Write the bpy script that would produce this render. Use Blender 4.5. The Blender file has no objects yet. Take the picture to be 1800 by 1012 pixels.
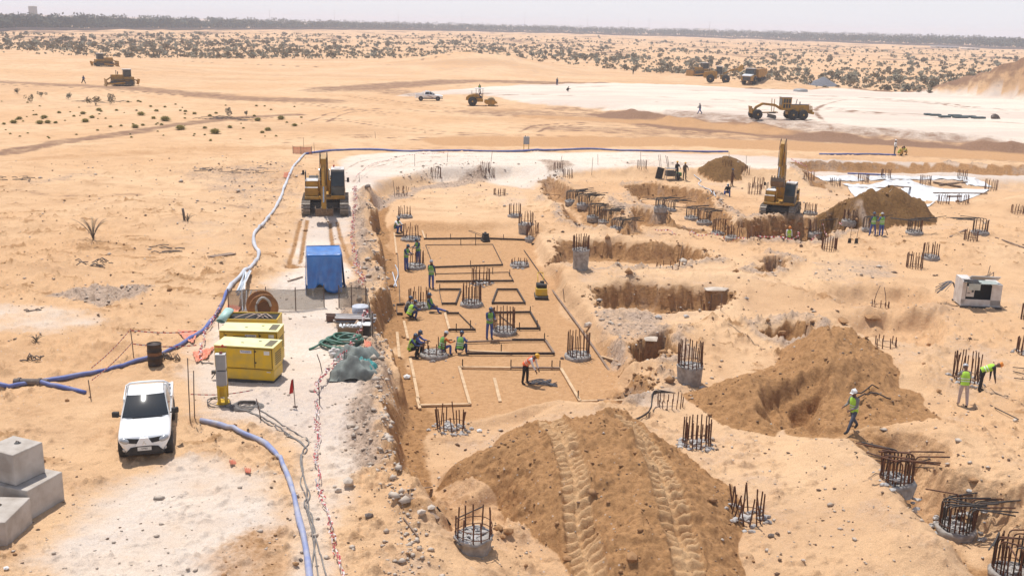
import bpy, bmesh, math, random
import numpy as np
from mathutils import Vector, Matrix, Euler

random.seed(7); RNG = np.random.default_rng(7)
R = math.radians
scene = bpy.context.scene
C = scene.collection

# ------------------------------------------------------------------ camera
F = 1800.0; CAMH = 14.0; PITCH = math.atan(464/1800.0); ROLL = R(1.37)
cp, sp = math.cos(PITCH), math.sin(PITCH); cr, sr = math.cos(ROLL), math.sin(ROLL)
FW = np.array([0, cp, -sp]); U0 = np.array([0, sp, cp]); R0 = np.array([1.0, 0, 0])
RT = cr*R0 + sr*U0; UP = -sr*R0 + cr*U0
cam_d = bpy.data.cameras.new('camera'); cam = bpy.data.objects.new('camera', cam_d); C.objects.link(cam)
cam_d.lens = 36.0; cam_d.sensor_width = 36.0; cam_d.sensor_fit = 'HORIZONTAL'
cam_d.clip_start = 0.3; cam_d.clip_end = 20000
cam.matrix_world = Matrix(((RT[0], UP[0], -FW[0], 0), (RT[1], UP[1], -FW[1], 0), (RT[2], UP[2], -FW[2], CAMH), (0, 0, 0, 1)))
scene.camera = cam
# ------------------------------------------------------------------ sky, sun, exposure
SUN = Vector((-0.20, 0.32, 1.0)).normalized()
sun_el = math.asin(SUN.z); sun_az = math.atan2(SUN.x, SUN.y)
world = bpy.data.worlds.new('World'); scene.world = world; world.use_nodes = True
wn = world.node_tree; wn.nodes.clear()
sky = wn.nodes.new('ShaderNodeTexSky'); sky.sky_type = 'NISHITA'; sky.sun_disc = False
sky.sun_elevation = sun_el; sky.sun_rotation = sun_az % (2*math.pi)
sky.air_density = 1.0; sky.dust_density = 1.0; sky.ozone_density = 1.0; sky.altitude = 0
bg = wn.nodes.new('ShaderNodeBackground'); bg.inputs['Strength'].default_value = 0.098
wo = wn.nodes.new('ShaderNodeOutputWorld')
# hazy whitening of the sky towards the horizon, all the way round
geo = wn.nodes.new('ShaderNodeTexCoord'); sep = wn.nodes.new('ShaderNodeSeparateXYZ'); wn.links.new(geo.outputs['Generated'], sep.inputs[0])
hz = wn.nodes.new('ShaderNodeMapRange'); hz.inputs[1].default_value = 0.0; hz.inputs[2].default_value = 0.6; hz.inputs[3].default_value = .88; hz.inputs[4].default_value = .12
wn.links.new(sep.outputs['Z'], hz.inputs[0])
hm = wn.nodes.new('ShaderNodeMix'); hm.data_type = 'RGBA'; hm.inputs['B'].default_value = (7.5, 7.5, 8.0, 1)
wn.links.new(hz.outputs[0], hm.inputs['Factor']); wn.links.new(sky.outputs[0], hm.inputs['A']); wn.links.new(hm.outputs['Result'], bg.inputs[0])
wn.links.new(bg.outputs[0], wo.inputs[0])
sd = bpy.data.lights.new('sun', 'SUN'); sun = bpy.data.objects.new('sun', sd); C.objects.link(sun)
sd.energy = 3.55; sd.angle = R(0.53); sd.color = (1.0, 0.965, 0.91)
sun.rotation_euler = SUN.to_track_quat('Z', 'Y').to_euler(); sun.location = (0, 0, 60)
vs = scene.view_settings
scene.display_settings.display_device = 'sRGB'
vs.view_transform = 'Standard'; vs.look = 'None'; vs.exposure = 0.3; vs.gamma = 1.0; vs.use_curve_mapping = False
scene.cycles.max_bounces = 6; scene.cycles.diffuse_bounces = 2; scene.cycles.volume_bounces = 1
scene.cycles.transparent_max_bounces = 12

# ------------------------------------------------------------------ picture <-> ground geometry
def ray(px, py):
    u = (px-900.0)/F; v = (506.0-py)/F
    d = FW + u*RT + v*UP
    return d/np.linalg.norm(d)
def W(px, py, z=0.0):
    d = ray(px, py)
    t = (z-CAMH)/d[2]
    return (d[0]*t, d[1]*t)
def WP(pts, z=0.0): return [W(a, b, z) for a, b in pts]
def scale_at(p):
    """photo pixels per metre at world point p"""
    v = np.array([p[0], p[1], p[2]-CAMH]); return F/float(v @ FW)

# ------------------------------------------------------------------ noise
def _hash(ix, iy, seed):
    h = (ix.astype(np.int64)*374761393 + iy.astype(np.int64)*668265263 + seed*1442695041) & 0xffffffff
    h = ((h ^ (h >> 13))*1274126177) & 0xffffffff
    return ((h ^ (h >> 16)) & 0xffff).astype(np.float32)/65535.0
def vnoise(x, y, seed=0):
    ix = np.floor(x); iy = np.floor(y); fx = (x-ix).astype(np.float32); fy = (y-iy).astype(np.float32)
    fx = fx*fx*(3-2*fx); fy = fy*fy*(3-2*fy)
    a = _hash(ix, iy, seed); b = _hash(ix+1, iy, seed); c = _hash(ix, iy+1, seed); d = _hash(ix+1, iy+1, seed)
    return (a+(b-a)*fx)*(1-fy) + (c+(d-c)*fx)*fy - 0.5
def fbm(x, y, s, seed=0, octv=4, gain=0.5):
    o = 0; amp = 1.0; f = 1.0/s
    for k in range(octv):
        o = o + amp*vnoise(x*f*math.cos(k)+y*f*math.sin(k), -x*f*math.sin(k)+y*f*math.cos(k), seed+k*17); amp *= gain; f *= 2.03
    return o
def sstep(t): t = np.clip(t, 0, 1); return t*t*(3-2*t)

def sdist(X, Y, poly, margin=6.0, closed=True):
    """signed distance to polygon (positive inside) or -distance to an open polyline; -margin far away"""
    P = np.array(poly, dtype=np.float64)
    out = np.full(X.shape, -margin, dtype=np.float32)
    m = (X > P[:, 0].min()-margin) & (X < P[:, 0].max()+margin) & (Y > P[:, 1].min()-margin) & (Y < P[:, 1].max()+margin)
    if not m.any(): return out
    x = X[m]; y = Y[m]; d2 = np.full(x.shape, 1e9); ins = np.zeros(x.shape, bool); n = len(P)
    for i in range(n if closed else n-1):
        a = P[i]; b = P[(i+1) % n]; ex, ey = b-a; L = ex*ex+ey*ey+1e-9
        t = np.clip(((x-a[0])*ex+(y-a[1])*ey)/L, 0, 1)
        d2 = np.minimum(d2, (x-a[0]-t*ex)**2+(y-a[1]-t*ey)**2)
        if closed:
            c = ((a[1] > y) != (b[1] > y))
            with np.errstate(divide='ignore', invalid='ignore'):
                xi = a[0]+(y-a[1])*ex/(ey if abs(ey) > 1e-12 else 1e-12)
            ins ^= c & (x < xi)
    d = np.sqrt(d2); out[m] = np.maximum(np.where(ins, d, -d), -margin) if closed else np.maximum(-d, -margin)
    return out

# ------------------------------------------------------------------ ground grid (denser close to the site)
az = np.arange(R(-37), R(37), 0.00150)
ds = [17.0]
while ds[-1] < 7000:
    d = ds[-1]; ds.append(d*(1+(0.0021 if d < 42 else 0.0040 if d < 120 else 0.009 if d < 1200 else 0.05)))
dist = np.array(ds); LOGD = np.log(dist)
NA, ND = len(az), len(dist)
GX = (np.sin(az)[None, :]*dist[:, None]); GY = (np.cos(az)[None, :]*dist[:, None])
D = np.repeat(dist[:, None], NA, 1)
near = D < 130
wx = (fbm(GX, GY, 3.0, 11, 3)*0.9).astype(np.float32)
wy = (fbm(GX, GY, 3.0, 23, 3)*0.9).astype(np.float32)
wx2 = wx+fbm(GX, GY, .9, 31, 3, .6)*.22; wy2 = wy+fbm(GX, GY, .9, 37, 3, .6)*.22
XW, YW = GX+wx2, GY+wy2            # ragged coordinates for cut banks and heaps
n_big = fbm(GX, GY, 60, 1, 3); n_mid = fbm(GX, GY, 7.0, 3, 4); n_fin = fbm(GX, GY, 1.3, 5, 4, .6)
n_clod = fbm(GX, GY, .35, 9, 3, .7)
H = np.zeros_like(GX); 
WH = np.zeros_like(GX); BR = np.zeros_like(GX); SL = np.zeros_like(GX)   # pale crushed stone, dug brown soil, trimmed orange floor
GR = np.zeros_like(GX); DK = np.zeros_like(GX); TR = np.zeros_like(GX)   # grey rubble, damp dark streaks, polished wheel marks
ROUGH = np.full_like(GX, 1.0)

# gentle natural relief
fade = sstep((D-90)/120.0)
H += n_big*0.5*fade + n_mid*0.22 + n_fin*0.06
H += sstep((D-480)/400.0)*(fbm(GX, GY, 22, 41, 3)*1.6)
H += 2.2*np.exp(-((GX+60)/330.0)**2)*sstep((D-700)/400)

def Z(name, poly_px, w, z=0.0, v=1.0, margin=8.0, ragged=True, soft=True):
    """paint soil type into a field; edge blur w metres"""
    s = sdist(XW if ragged else GX, YW if ragged else GY, WP(poly_px, z), max(margin, w*1.2))
    f = sstep((s+w)/(2*w))*v
    np.maximum(name, f, out=name)
def ZL(name, line_px, half, w, z=0.0, v=1.0, ragged=True):
    s = sdist(XW if ragged else GX, YW if ragged else GY, WP(line_px, z), half+w*1.2+.5, closed=False)
    f = sstep((s+half+w)/(w))*v
    np.maximum(name, f, out=name)
PRIM = np.zeros_like(GX)
def pit(poly_px, depth, wall=0.45, z=0.0, brown=1.0, rag=1.0, floor_sand=True):
    global H
    P = WP(poly_px, z)
    s = sdist(GX+wx2*rag*1.3+n_clod*.3, GY+wy2*rag*1.3, P, 3.0)
    f = sstep(s/wall)
    H = H - depth*f
    np.maximum(PRIM, (np.exp(-((s-.2)/.7)**2))*(brown > .5), out=PRIM)
    np.maximum(GR, .75*np.exp(-((s+.55)/.6)**2)*sstep(n_mid*2+.55)*(brown > .5), out=GR)
    H = H + .22*np.abs(n_fin)*np.exp(-((s+.4)/.6)**2)*(s > -3)
    if brown > 0:
        m = (sstep((s+.15)/.25)*(1-sstep((s-wall*1.3)/(.9))))*brown
        np.maximum(GR, m*.55*sstep(n_fin*3+.5), out=GR)
        np.maximum(BR, m, out=BR)
    H = H + 0.12*np.exp(-((s+.45)/.4)**2)*(s > -3)
    return s
MID = np.zeros(GX.shape, np.int8)
def mound(poly_px, slope, cap, z=0.0, brown=1.0, mid=0, rough=1.0, kn=0.6, rag=1.0):
    global H
    s = sdist(GX+wx*rag, GY+wy*rag, WP(poly_px, z), 3.0)
    h = np.maximum(s, 0)*slope
    h = -np.log(np.exp(-h/kn/1.0)+np.exp(-cap/kn))*kn
    h = np.maximum(h-(-math.log(1+math.exp(-cap/kn))*kn), 0)
    h = h*(1+0.16*n_fin*rough+.10*n_mid) + (s > 0)*(n_clod*0.09*rough+n_fin*.08*rough)*sstep(s/.6)
    H = H + np.where(s > 0, h, 0)
    if brown > 0: np.maximum(BR, sstep((s+.12)/.25)*brown, out=BR)
    if mid: MID[s > 0.02] = mid
    ROUGH[s > 0] *= .55
    return s

# the excavated site
EX = [(655,325),(700,303),(790,292),(900,290),(1100,292),(1290,296),(1420,303),(1500,292),(1800,296),(2300,330),(2300,1200),(700,1200),(715,1012),(740,950),(705,880),(694,820),(690,780),(684,740),(680,690),(684,660),(676,620),(668,590),(655,556),(652,520),(678,505),(682,480),(660,452),(664,436),(655,395),(652,360)]
sE = sdist(GX+wx2*.9, GY+wy2*.9, WP(EX), 14.0)
yy = GY
leftness = sstep((-.066-GX/np.maximum(GY, 1))/.016)*sstep((GY-28)/3.0)*sstep((W(700,330)[1]-GY)/4.0)
H = H - (0.95+.68*leftness)*sstep(sE/(0.50*leftness+3.5*(1-leftness)))
np.maximum(BR, 0.85*leftness*sstep((sE+.1)/.2)*(1-sstep((sE-1.0)/.8)), out=BR)
np.maximum(GR, .8*leftness*np.exp(-((sE+.9)/.8)**2), out=GR)
H += leftness*(0.30*np.exp(-((sE+.55)/.5)**2)*(0.6+2.2*n_fin))
# trimmed floor
SLAB = [(683,385),(900,380),(935,425),(975,500),(1035,590),(1075,645),(1112,712),(1085,735),(980,722),(860,735),(745,760),(720,735),(706,640),(690,560),(690,500),(686,430)]
sS = sdist(GX+wx2*.35, GY+wy2*.35, WP(SLAB, -1.7), 6.0)
k = sstep((sS+.5)/.7); H = H*(1-k) + k*(-1.7+n_mid*.05+n_fin*.015); ROUGH *= (1-.8*k)
np.maximum(SL, sstep((sS+1.0)/1.5+n_mid*1.2)*(1-.75*sstep((GY-W(800,418,-1.7)[1])/7+n_mid)), out=SL)
# floor beyond slab, north part of the dig
NF = [(668,345),(760,318),(900,312),(950,330),(960,380),(930,400),(900,392),(690,395),(662,375)]
sN = sdist(GX, GY, WP(NF, -1.2), 6); k = sstep((sN+.8)/1.6)
H = H*(1-k)+k*(-1.25+n_mid*.12+n_fin*.08)
# sunken strip at the foot of the left bank, down to the near corner
LF = [(700,720),(745,745),(860,735),(960,735),(850,800),(790,850),(860,960),(790,1000),(745,930),(712,850),(700,790),(692,750)]
sL = sdist(GX, GY, WP(LF, -1.6), 4); k = sstep((sL+.6)/1.4)
H = H*(1-k)+k*(-1.65+n_mid*.15+n_fin*.10)

# pits and trenches
pit([(985,428),(1060,424),(1150,428),(1235,440),(1250,455),(1200,468),(1100,474),(1010,474),(975,455)], 1.15, .6, -.9, .75)
pit([(1028,503),(1100,497),(1200,500),(1290,508),(1296,520),(1270,543),(1150,548),(1080,548),(1040,530)], 1.3, .7, -.9, .75)
pit([(1085,622),(1105,598),(1160,588),(1190,596),(1170,622),(1130,640),(1095,640)], 1.3, .4, -.9, 1)
pit([(1328,458),(1372,450),(1382,462),(1352,482),(1330,476)], 1.0, .35, -.9, 1)
pit([(1458,503),(1520,497),(1600,503),(1635,518),(1625,545),(1560,552),(1490,540),(1470,520)], .7, 1.2, -.9, .35)
pit([(1472,560),(1560,548),(1655,560),(1665,590),(1640,612),(1560,618),(1500,600),(1478,580)], .8, 1.1, -.9, .3)
pit([(1348,590),(1392,584),(1430,592),(1420,602),(1360,604)], .7, .3, -.9, 1)
pit([(938,318),(965,312),(1000,326),(1060,362),(1105,392),(1095,410),(1050,404),(1010,392),(985,365),(950,338)], 1.15, 1.1, -.9, .6)
pit([(1098,326),(1140,322),(1235,335),(1300,395),(1335,415),(1300,428),(1230,412),(1175,385),(1130,362)], 1.1, 1.0, -.9, .8)
pit([(1068,402),(1112,388),(1112,378),(1225,392),(1228,412),(1160,422),(1150,428),(1085,414)], .9, .3, -.9, 1)
pit([(1305,395),(1330,385),(1400,384),(1480,388),(1492,405),(1450,420),(1415,429),(1372,425),(1310,421)], 1.7, .5, -.9, 1.0)
pit([(1385,290),(1440,288),(1590,290),(1660,292),(1800,294),(1960,312),(1960,372),(1760,340),(1600,344),(1460,326),(1420,310)], .8, 1.1, -.2, 1.0)
pit([(1495,790),(1540,778),(1640,790),(1720,850),(1900,930),(1900,1100),(1720,1060),(1650,1000),(1580,905),(1520,850)], 1.3, 1.5, -.9, .45)
pit([(790,985),(770,930),(800,895),(860,890),(905,930),(880,985)], .45, .8, -1.6, .2)
pit([(1095,665),(1130,655),(1170,668),(1160,695),(1110,700)], .4, .8, -.9, .9)

# sand swells on the right
def swell(line_px, half, h, z=-.9):
    global H
    s = sdist(GX+wx, GY+wy, WP(line_px, z), half*2.2, closed=False)
    H = H + h*np.exp(-(s/half)**2)*(s > -half*2.19)
swell([(1230,600),(1290,575),(1380,572),(1500,600),(1620,660)], 1.6, .5)
swell([(1450,812),(1535,885),(1630,1010)], 1.5, 1.0)
swell([(1380,860),(1460,1000)], 2.6, .35)
swell([(1010,345),(1100,372),(1220,395)], 1.8, .55)
swell([(1000,485),(1150,488),(1290,490),(1400,520)], 1.2, .35)
swell([(1650,780),(1760,840),(1850,900)], 2.5, .6)
swell([(1700,430),(1800,420)], 6, .5)
swell([(1790,366),(1900,360)], 2.6, 1.0)
swell([(700,860),(760,905),(770,960)], 1.0, .3, -1)

# spoil heaps
m1 = mound([(1015,740),(1088,740),(1140,768),(1195,800),(1240,858),(1286,905),(1302,955),(1285,1000),(1290,1090),(1020,1090),(1003,985),(930,965),(868,925),(850,880),(770,840),(862,806),(940,762)], .66, 1.75, -1.1, 1.0, 1, .8)
m2 = mound([(1330,655),(1352,628),(1385,612),(1450,606),(1520,614),(1560,640),(1590,680),(1560,705),(1480,715),(1400,712),(1345,690)], .80, 2.05, -.9, 1.0, 2, 1.3)
mound([(1206,694),(1240,668),(1290,652),(1350,650),(1400,690),(1430,740),(1360,766),(1290,752),(1228,718)], .60, 1.25, -.9, 1.0, 2, 1.2)
mound([(1400,700),(1480,690),(1560,672),(1618,690),(1654,718),(1636,748),(1560,764),(1470,772),(1390,764)], .42, .75, -.9, .9, 2, 1.3)
m3 = mound([(1436,386),(1462,374),(1520,368),(1590,372),(1650,392),(1640,401),(1590,403),(1530,408),(1470,404)], .92, 3.0, -.9, 1.0, 3, 1.1)
m4 = mound([(1228,312),(1250,303),(1290,301),(1318,309),(1300,319),(1260,321)], .62, 1.25, -.9, 1.0, 4, 1.2)
# cavity scooped from the face of the big heap, with two steep scarps
for q_, dp in (([(1352,676),(1385,652),(1430,650),(1455,668),(1440,712),(1385,716),(1350,700)], .55), ([(1422,668),(1452,655),(1462,690),(1440,722),(1418,708)], .55), ([(1345,690),(1370,672),(1385,690),(1372,712)], .35)):
    s = sdist(GX+wx2*1.2, GY+wy2*1.2, WP(q_, 0), 3); H = H - dp*sstep((s+.25)/.55)
np.maximum(BR, .6*sstep((sdist(XW, YW, WP([(1400,745),(1500,760),(1590,760),(1560,800),(1480,790),(1420,775)], -.7), 3)+.8)/1.4), out=BR)
np.maximum(BR, .62*sstep((sdist(XW, YW, WP([(1500,800),(1540,790),(1640,870),(1720,960),(1850,1020),(1850,1090),(1700,1060),(1600,930)], -1.6), 3)+.8)/1.4), out=BR)
# far heaps
def heap(px, py, rx, ry, h, brown=0.0):
    global H
    x, y = W(px, py)
    q = np.sqrt(((GX-x)/rx)**2+((GY-y)/ry)**2)
    H = H + h*np.clip(1-q, 0, 1)**1.25*(1+.15*n_mid)
heap(820,118,42,60,4.6); heap(880,122,30,40,1.5)
heap(1880,185,34,38,13.0); heap(1480,165,12,14,1.6); heap(1340,150,16,14,2.0); heap(60,120,60,50,2.0)
heap(25,300,9,12,.6,.5); heap(230,362,5,6,.55); heap(150,325,5,6,.5); heap(300,395,6,5,.45)
for (px_, py_, rx_, ry_, h_) in [(60,480,5,5,.45),(330,470,4,4,.35),(420,420,3,3.5,.4),(100,560,4,3,.25),(250,430,4,3,.35),(350,350,5,5,.35),(120,420,6,4,.4),(50,400,5,4,.4)]: heap(px_, py_, rx_, ry_, h_)

# the raised white pad far right and its earth berm
PAD = [(708,162),(760,158),(850,160),(960,176),(1130,192),(1240,208),(1330,214),(1440,224),(1600,236),(1800,250),(2400,300),(2400,180),(1800,178),(1640,166),(1480,160),(1340,158),(1200,150),(1050,147),(930,146),(830,152)]
sP = sdist(GX+wx*3, GY+wy*3, WP(PAD, .6), 30)
right = sstep((GX-W(900,190)[0])/25)
H = H*(1-sstep((sP+3)/5)) + sstep((sP+3)/5)*(0.25+.65*right+n_mid*.05)
H += right*0.5*np.exp(-((sP+4)/2.2)**2)*(1+2*n_mid)
np.maximum(WH, sstep((sP+4.0)/4), out=WH)
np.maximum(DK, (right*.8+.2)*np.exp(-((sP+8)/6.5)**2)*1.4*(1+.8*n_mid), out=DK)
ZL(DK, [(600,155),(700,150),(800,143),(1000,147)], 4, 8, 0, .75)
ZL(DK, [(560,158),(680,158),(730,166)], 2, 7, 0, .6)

WH *= 1-sstep((H-1.5)/1.0)
# pale crushed-stone tracks
Z(WH, [(625,272),(700,266),(900,268),(1100,266),(1290,272),(1420,280),(1800,292),(2200,310),(2200,325),(1800,300),(1560,296),(1380,300),(1150,293),(1000,296),(930,310),(840,296),(740,300),(690,312),(660,330),(640,350),(620,420),(625,540),(640,640),(668,700),(680,760),(640,800),(600,1012),(560,1012),(545,900),(520,800),(440,740),(330,720),(335,650),(350,560),(420,550),(500,470),(520,400),(540,330),(600,285)], 1.4, 0, .95)
Z(WH, [(560,700),(640,690),(672,730),(672,790),(640,850),(590,1100),(480,1100),(500,900),(520,800)], .9, 0, .8)
Z(WH, [(330,800),(480,850),(505,930),(510,1100),(60,1100),(0,1000),(130,900),(210,830)], 1.5, 0, .9)
Z(WH, [(1430,322),(1745,318),(1745,336),(1440,336)], 1, -1.3, .35)
Z(WH, [(720,425),(880,432),(885,465),(760,470)], .8, -1.7, .5)
for q_ in ([(706,492),(728,494),(728,502),(708,503)],[(845,350),(920,340),(940,370),(870,375)],[(800,560),(860,560),(865,575),(810,575)],[(960,540),(985,560),(990,600),(965,590)],[(740,655),(800,650),(810,700),(745,700)],[(1030,650),(1060,650),(1080,690),(1040,695)],[(880,432),(915,432),(925,462),(895,462)]): Z(WH, q_, .7, -1.7, .42)
Z(WH, [(1120,700),(1190,690),(1215,712),(1200,730),(1130,720)], .6, -1, .6)
Z(WH, [(1000,480),(1290,480),(1440,510),(1300,500),(1290,560),(1160,600),(1060,560),(1020,500)], .8, -.9, .35)
# greyish rubble patches
Z(GR, [(300,300),(480,285),(530,275),(520,330),(480,370),(420,380),(330,330)], 3.5, 0, .55)
Z(GR, [(95,525),(170,505),(268,505),(265,520),(190,545),(150,535)], .5, 0, 1.0)
Z(GR, [(640,345),(690,320),(760,300),(850,290),(860,297),(740,312),(700,330),(660,350)], .6, 0, .9)
Z(GR, [(1040,545),(1120,540),(1170,560),(1190,590),(1100,600),(1050,590)], .6, -.9, .7)
Z(GR, [(950,290),(1000,290),(1020,300),(960,305)], .6, -.5, .8); Z(GR, [(1085,290),(1290,292),(1300,300),(1100,302)], .8, -.5, .5)
Z(GR, [(560,640),(670,640),(675,730),(600,740),(555,700)], .7, 0, .22)
Z(GR, [(640,880),(700,880),(730,960),(700,1012),(640,1012)], .6, 0, .25)
Z(GR, [(1400,480),(1460,450),(1590,460),(1580,490),(1440,500)], 1.2, -.9, .55)
Z(GR, [(480,300),(540,290),(530,360),(470,420),(430,470),(470,370)], 1.2, 0, .5)
Z(GR, [(0,320),(60,318),(160,300),(180,312),(60,335)], 2.0, 0, .5)
Z(BR, [(370,960),(430,935),(500,930),(540,960),(545,1100),(360,1100)], .9, 0, .45)
Z(SL, [(0,600),(200,590),(330,600),(345,700),(300,820),(200,840),(90,780),(0,740)], 1.6, 0, .42); Z(SL, [(350,960),(430,930),(510,925),(540,960),(545,1100),(340,1100)], .9, 0, .6)
Z(DK, [(160,470),(200,440),(240,435),(235,470),(190,478)], 1.0, 0, .35)
# dark wheel-churned streaks across the far sand
for ln, hw, w_, v in [([(0,145),(120,150),(240,156),(420,172),(560,176)], 2, 7, .72), ([(0,270),(120,248),(300,222),(440,205),(520,200)], 1.0, 2.0, .75),
    ([(880,196),(1050,206),(1200,212),(1400,232),(1800,268),(2000,285)], 5, 9, .62), ([(960,225),(1180,232),(1400,250),(1600,268),(1800,280)], 2, 7, .6),
    ([(1100,245),(1250,238),(1350,240)], 3, 5, .5),
    ([(500,215),(700,232),(860,240),(980,238)], .5, 2, .3), ([(600,190),(700,194),(900,200)], .6, 3, .35), ([(0,330),(100,345),(230,340),(330,355),(430,365)], .15, .6, .5),
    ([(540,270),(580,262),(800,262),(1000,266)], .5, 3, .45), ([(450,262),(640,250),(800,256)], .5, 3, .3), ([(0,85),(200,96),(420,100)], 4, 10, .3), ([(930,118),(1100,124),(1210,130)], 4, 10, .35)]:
    ZL(DK, ln, hw, w_, 0, v)
# red-brown graded bands and bleached crust
for ln, hw, w_, v in [([(820,248),(1000,250),(1200,249),(1450,258),(1800,276),(2000,290)], 3, 6, .85), ([(0,288),(200,272),(400,262),(560,257)], .8, 4, .55), ([(600,166),(760,188),(900,192)], 2, 6, .5), ([(940,205),(1150,215),(1350,232)], 2, 5, .7)]: ZL(SL, ln, hw, w_, 0, v)
Z(WH, [(-60,535),(120,540),(215,565),(120,592),(-60,600)], 1.2, 0, .62); Z(WH, [(420,120),(900,112),(1150,130),(1000,140),(600,140)], 14, 0, .3)
Z(WH, [(250,400),(420,385),(460,440),(330,450)], 2.5, 0, .35)
# ruts behind the near digger
for ln in [[(528,388),(520,420),(510,455),(505,470)], [(540,388),(534,420),(528,460)], [(592,388),(600,420),(612,450),(622,470)], [(580,390),(583,420),(590,450)]]:
    s = sdist(GX, GY, WP(ln), 1.5, closed=False); H = H - .10*np.exp(-(s/.16)**2); np.maximum(BR, .7*np.exp(-(s/.22)**2), out=BR)
s = sdist(XW, YW, WP([(487,462),(512,458),(540,466),(545,474),(500,476)]), 2); H = H-.35*sstep((s+.4)/.8); np.maximum(BR, .7*sstep((s+.2)/.6), out=BR)
np.maximum(SL, .6*sstep((sdist(XW, YW, WP([(580,420),(640,430),(660,470),(640,500),(600,480)]), 2)+.5)/1.0), out=SL)
# lug tracks pressed into the ramp of the near heap
def track(line_px, half, z=0.0, depth=.11, period=.36, lug=.12):
    global H
    P = np.array(WP(line_px, z)); best = np.full(GX.shape, 9.0, np.float32); arc = np.zeros(GX.shape, np.float32); L0 = 0; side = np.zeros(GX.shape, np.float32)
    m = (D < 60) & (np.abs(GX-P[:, 0].mean()) < 12); x = GX[m]+wx[m]*.12; y = GY[m]+wy[m]*.12
    b = best[m]; ar = arc[m]; sdv = side[m]
    for a, c in zip(P[:-1], P[1:]):
        e = c-a; L = np.hypot(*e); t = ((x-a[0])*e[0]+(y-a[1])*e[1])/L/L; tc = np.clip(t, 0, 1)
        dd = np.hypot(x-a[0]-tc*e[0], y-a[1]-tc*e[1]); u = dd < b
        b[u] = dd[u]; ar[u] = (L0+tc*L)[u]; sdv[u] = (((x-a[0])*e[1]-(y-a[1])*e[0])/L)[u]; L0 += L
    inb = sstep((half+.06-b)/.10)
    rim = np.exp(-((b-half-.10)/.09)**2)*.07*(1+1.5*n_fin[m])
    ph = np.sin((ar/period+np.abs(sdv)*.35)*2*math.pi)
    lu = lug*np.clip(ph*1.5, -1, 1)*inb*sstep(.5+n_mid[m]*2.0+.4)*(0.35+.65*(np.abs(sdv) > half*.22))
    H[m] += -depth*inb+rim+lu - .05*inb*(np.abs(sdv) < half*.18)
    ROUGH[m] *= (1-.75*inb); TR[m] = np.maximum(TR[m], inb*np.clip(.85+.9*n_fin[m]+(lu > .02)*.15, .3, 1))
ZT = .1
track([(968,728),(984,770),(1003,830),(1022,900),(1040,960),(1062,1080)], .42, ZT)
track([(1086,722),(1118,760),(1150,820),(1180,890),(1205,960),(1240,1080)], .42, ZT)
# bleached patches among the piles
np.maximum(WH, .34*sstep((fbm(GX, GY, 11, 101, 4, .6)-.02)/.35)*sstep(sE/3)*(1-np.clip(SL*1.5+BR, 0, 1)), out=WH)
np.maximum(WH, .30*sstep((fbm(GX, GY, 14, 103, 4, .6)-.10)/.35)*sstep((110-D)/30)*(1-np.clip(SL*1.5+BR, 0, 1)), out=WH)
# wheel ruts in pairs: on the far sand, the pad, the pale track and the near lot
def ruts(line, gap=1.7, half=.16, v=.6, dep=.03, fld=None):
    global H
    P = np.array([[q.x, q.y] for q in _spl([Vector((*W(a, b_), 0)) for a, b_ in line])])
    T_ = np.gradient(P, axis=0); T_ /= np.linalg.norm(T_, axis=1)[:, None]+1e-9; Nn = np.stack([-T_[:, 1], T_[:, 0]], 1)
    for sg in (-.5, .5):
        s = sdist(GX+wx*.1, GY+wy*.1, P+Nn*gap*sg, half*5+.4, closed=False); m = np.exp(-(s/half)**2)*(s > -half*4); H = H-dep*m; np.maximum(DK if fld is None else fld, v*m*sstep(n_mid+.8), out=DK if fld is None else fld)
def _spl(P):
    P = [P[0]*2-P[1]]+P+[P[-1]*2-P[-2]]; out = []
    for i in range(1, len(P)-2):
        a, b_, c, d = P[i-1:i+3]
        for k in range(6): t = k/6; out.append(.5*((2*b_)+(c-a)*t+(2*a-5*b_+4*c-d)*t*t+(3*b_-a-3*c+d)*t*t*t))
    out.append(P[-2]); return out
for ln in ([(430,215),(520,205),(610,212),(760,232),(900,238)], [(560,214),(600,196),(680,190),(800,196),(1000,210)], [(480,250),(620,240),(760,246),(920,250)], [(930,232),(960,222),(1050,218),(1180,226),(1330,246)],
           [(600,165),(760,186),(900,200),(1100,214)], [(0,150),(150,158),(330,168),(520,180),(700,200)], [(200,100),(420,112),(640,120),(900,118)], [(1000,228),(1200,240),(1420,256),(1700,275)], [(940,240),(1100,250),(1300,252)]): ruts(ln, 2.4, .42, .95, .02)
for ln in ([(800,165),(1000,172),(1300,185),(1600,215),(1900,235)], [(950,155),(1200,165),(1500,180),(1800,205)], [(1450,240),(1420,200),(1500,180),(1650,190),(1760,210)], [(1100,185),(1300,200),(1500,206),(1700,216)]): ruts(ln, 2.8, .6, .85, .02)
for ln in ([(650,300),(760,280),(900,278),(1150,278),(1400,290),(1700,300)], [(700,292),(850,284),(1000,286),(1300,286)], [(600,320),(640,290),(720,275),(860,273)]): ruts(ln, 2.0, .24, .65, .03)
for ln in ([(300,1000),(300,900),(310,840)], [(120,980),(250,880),(420,840)], [(450,1010),(440,900),(400,830)], [(520,700),(500,760),(480,860),(500,1000)]): ruts(ln, 1.5, .11, .22, .03)
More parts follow.
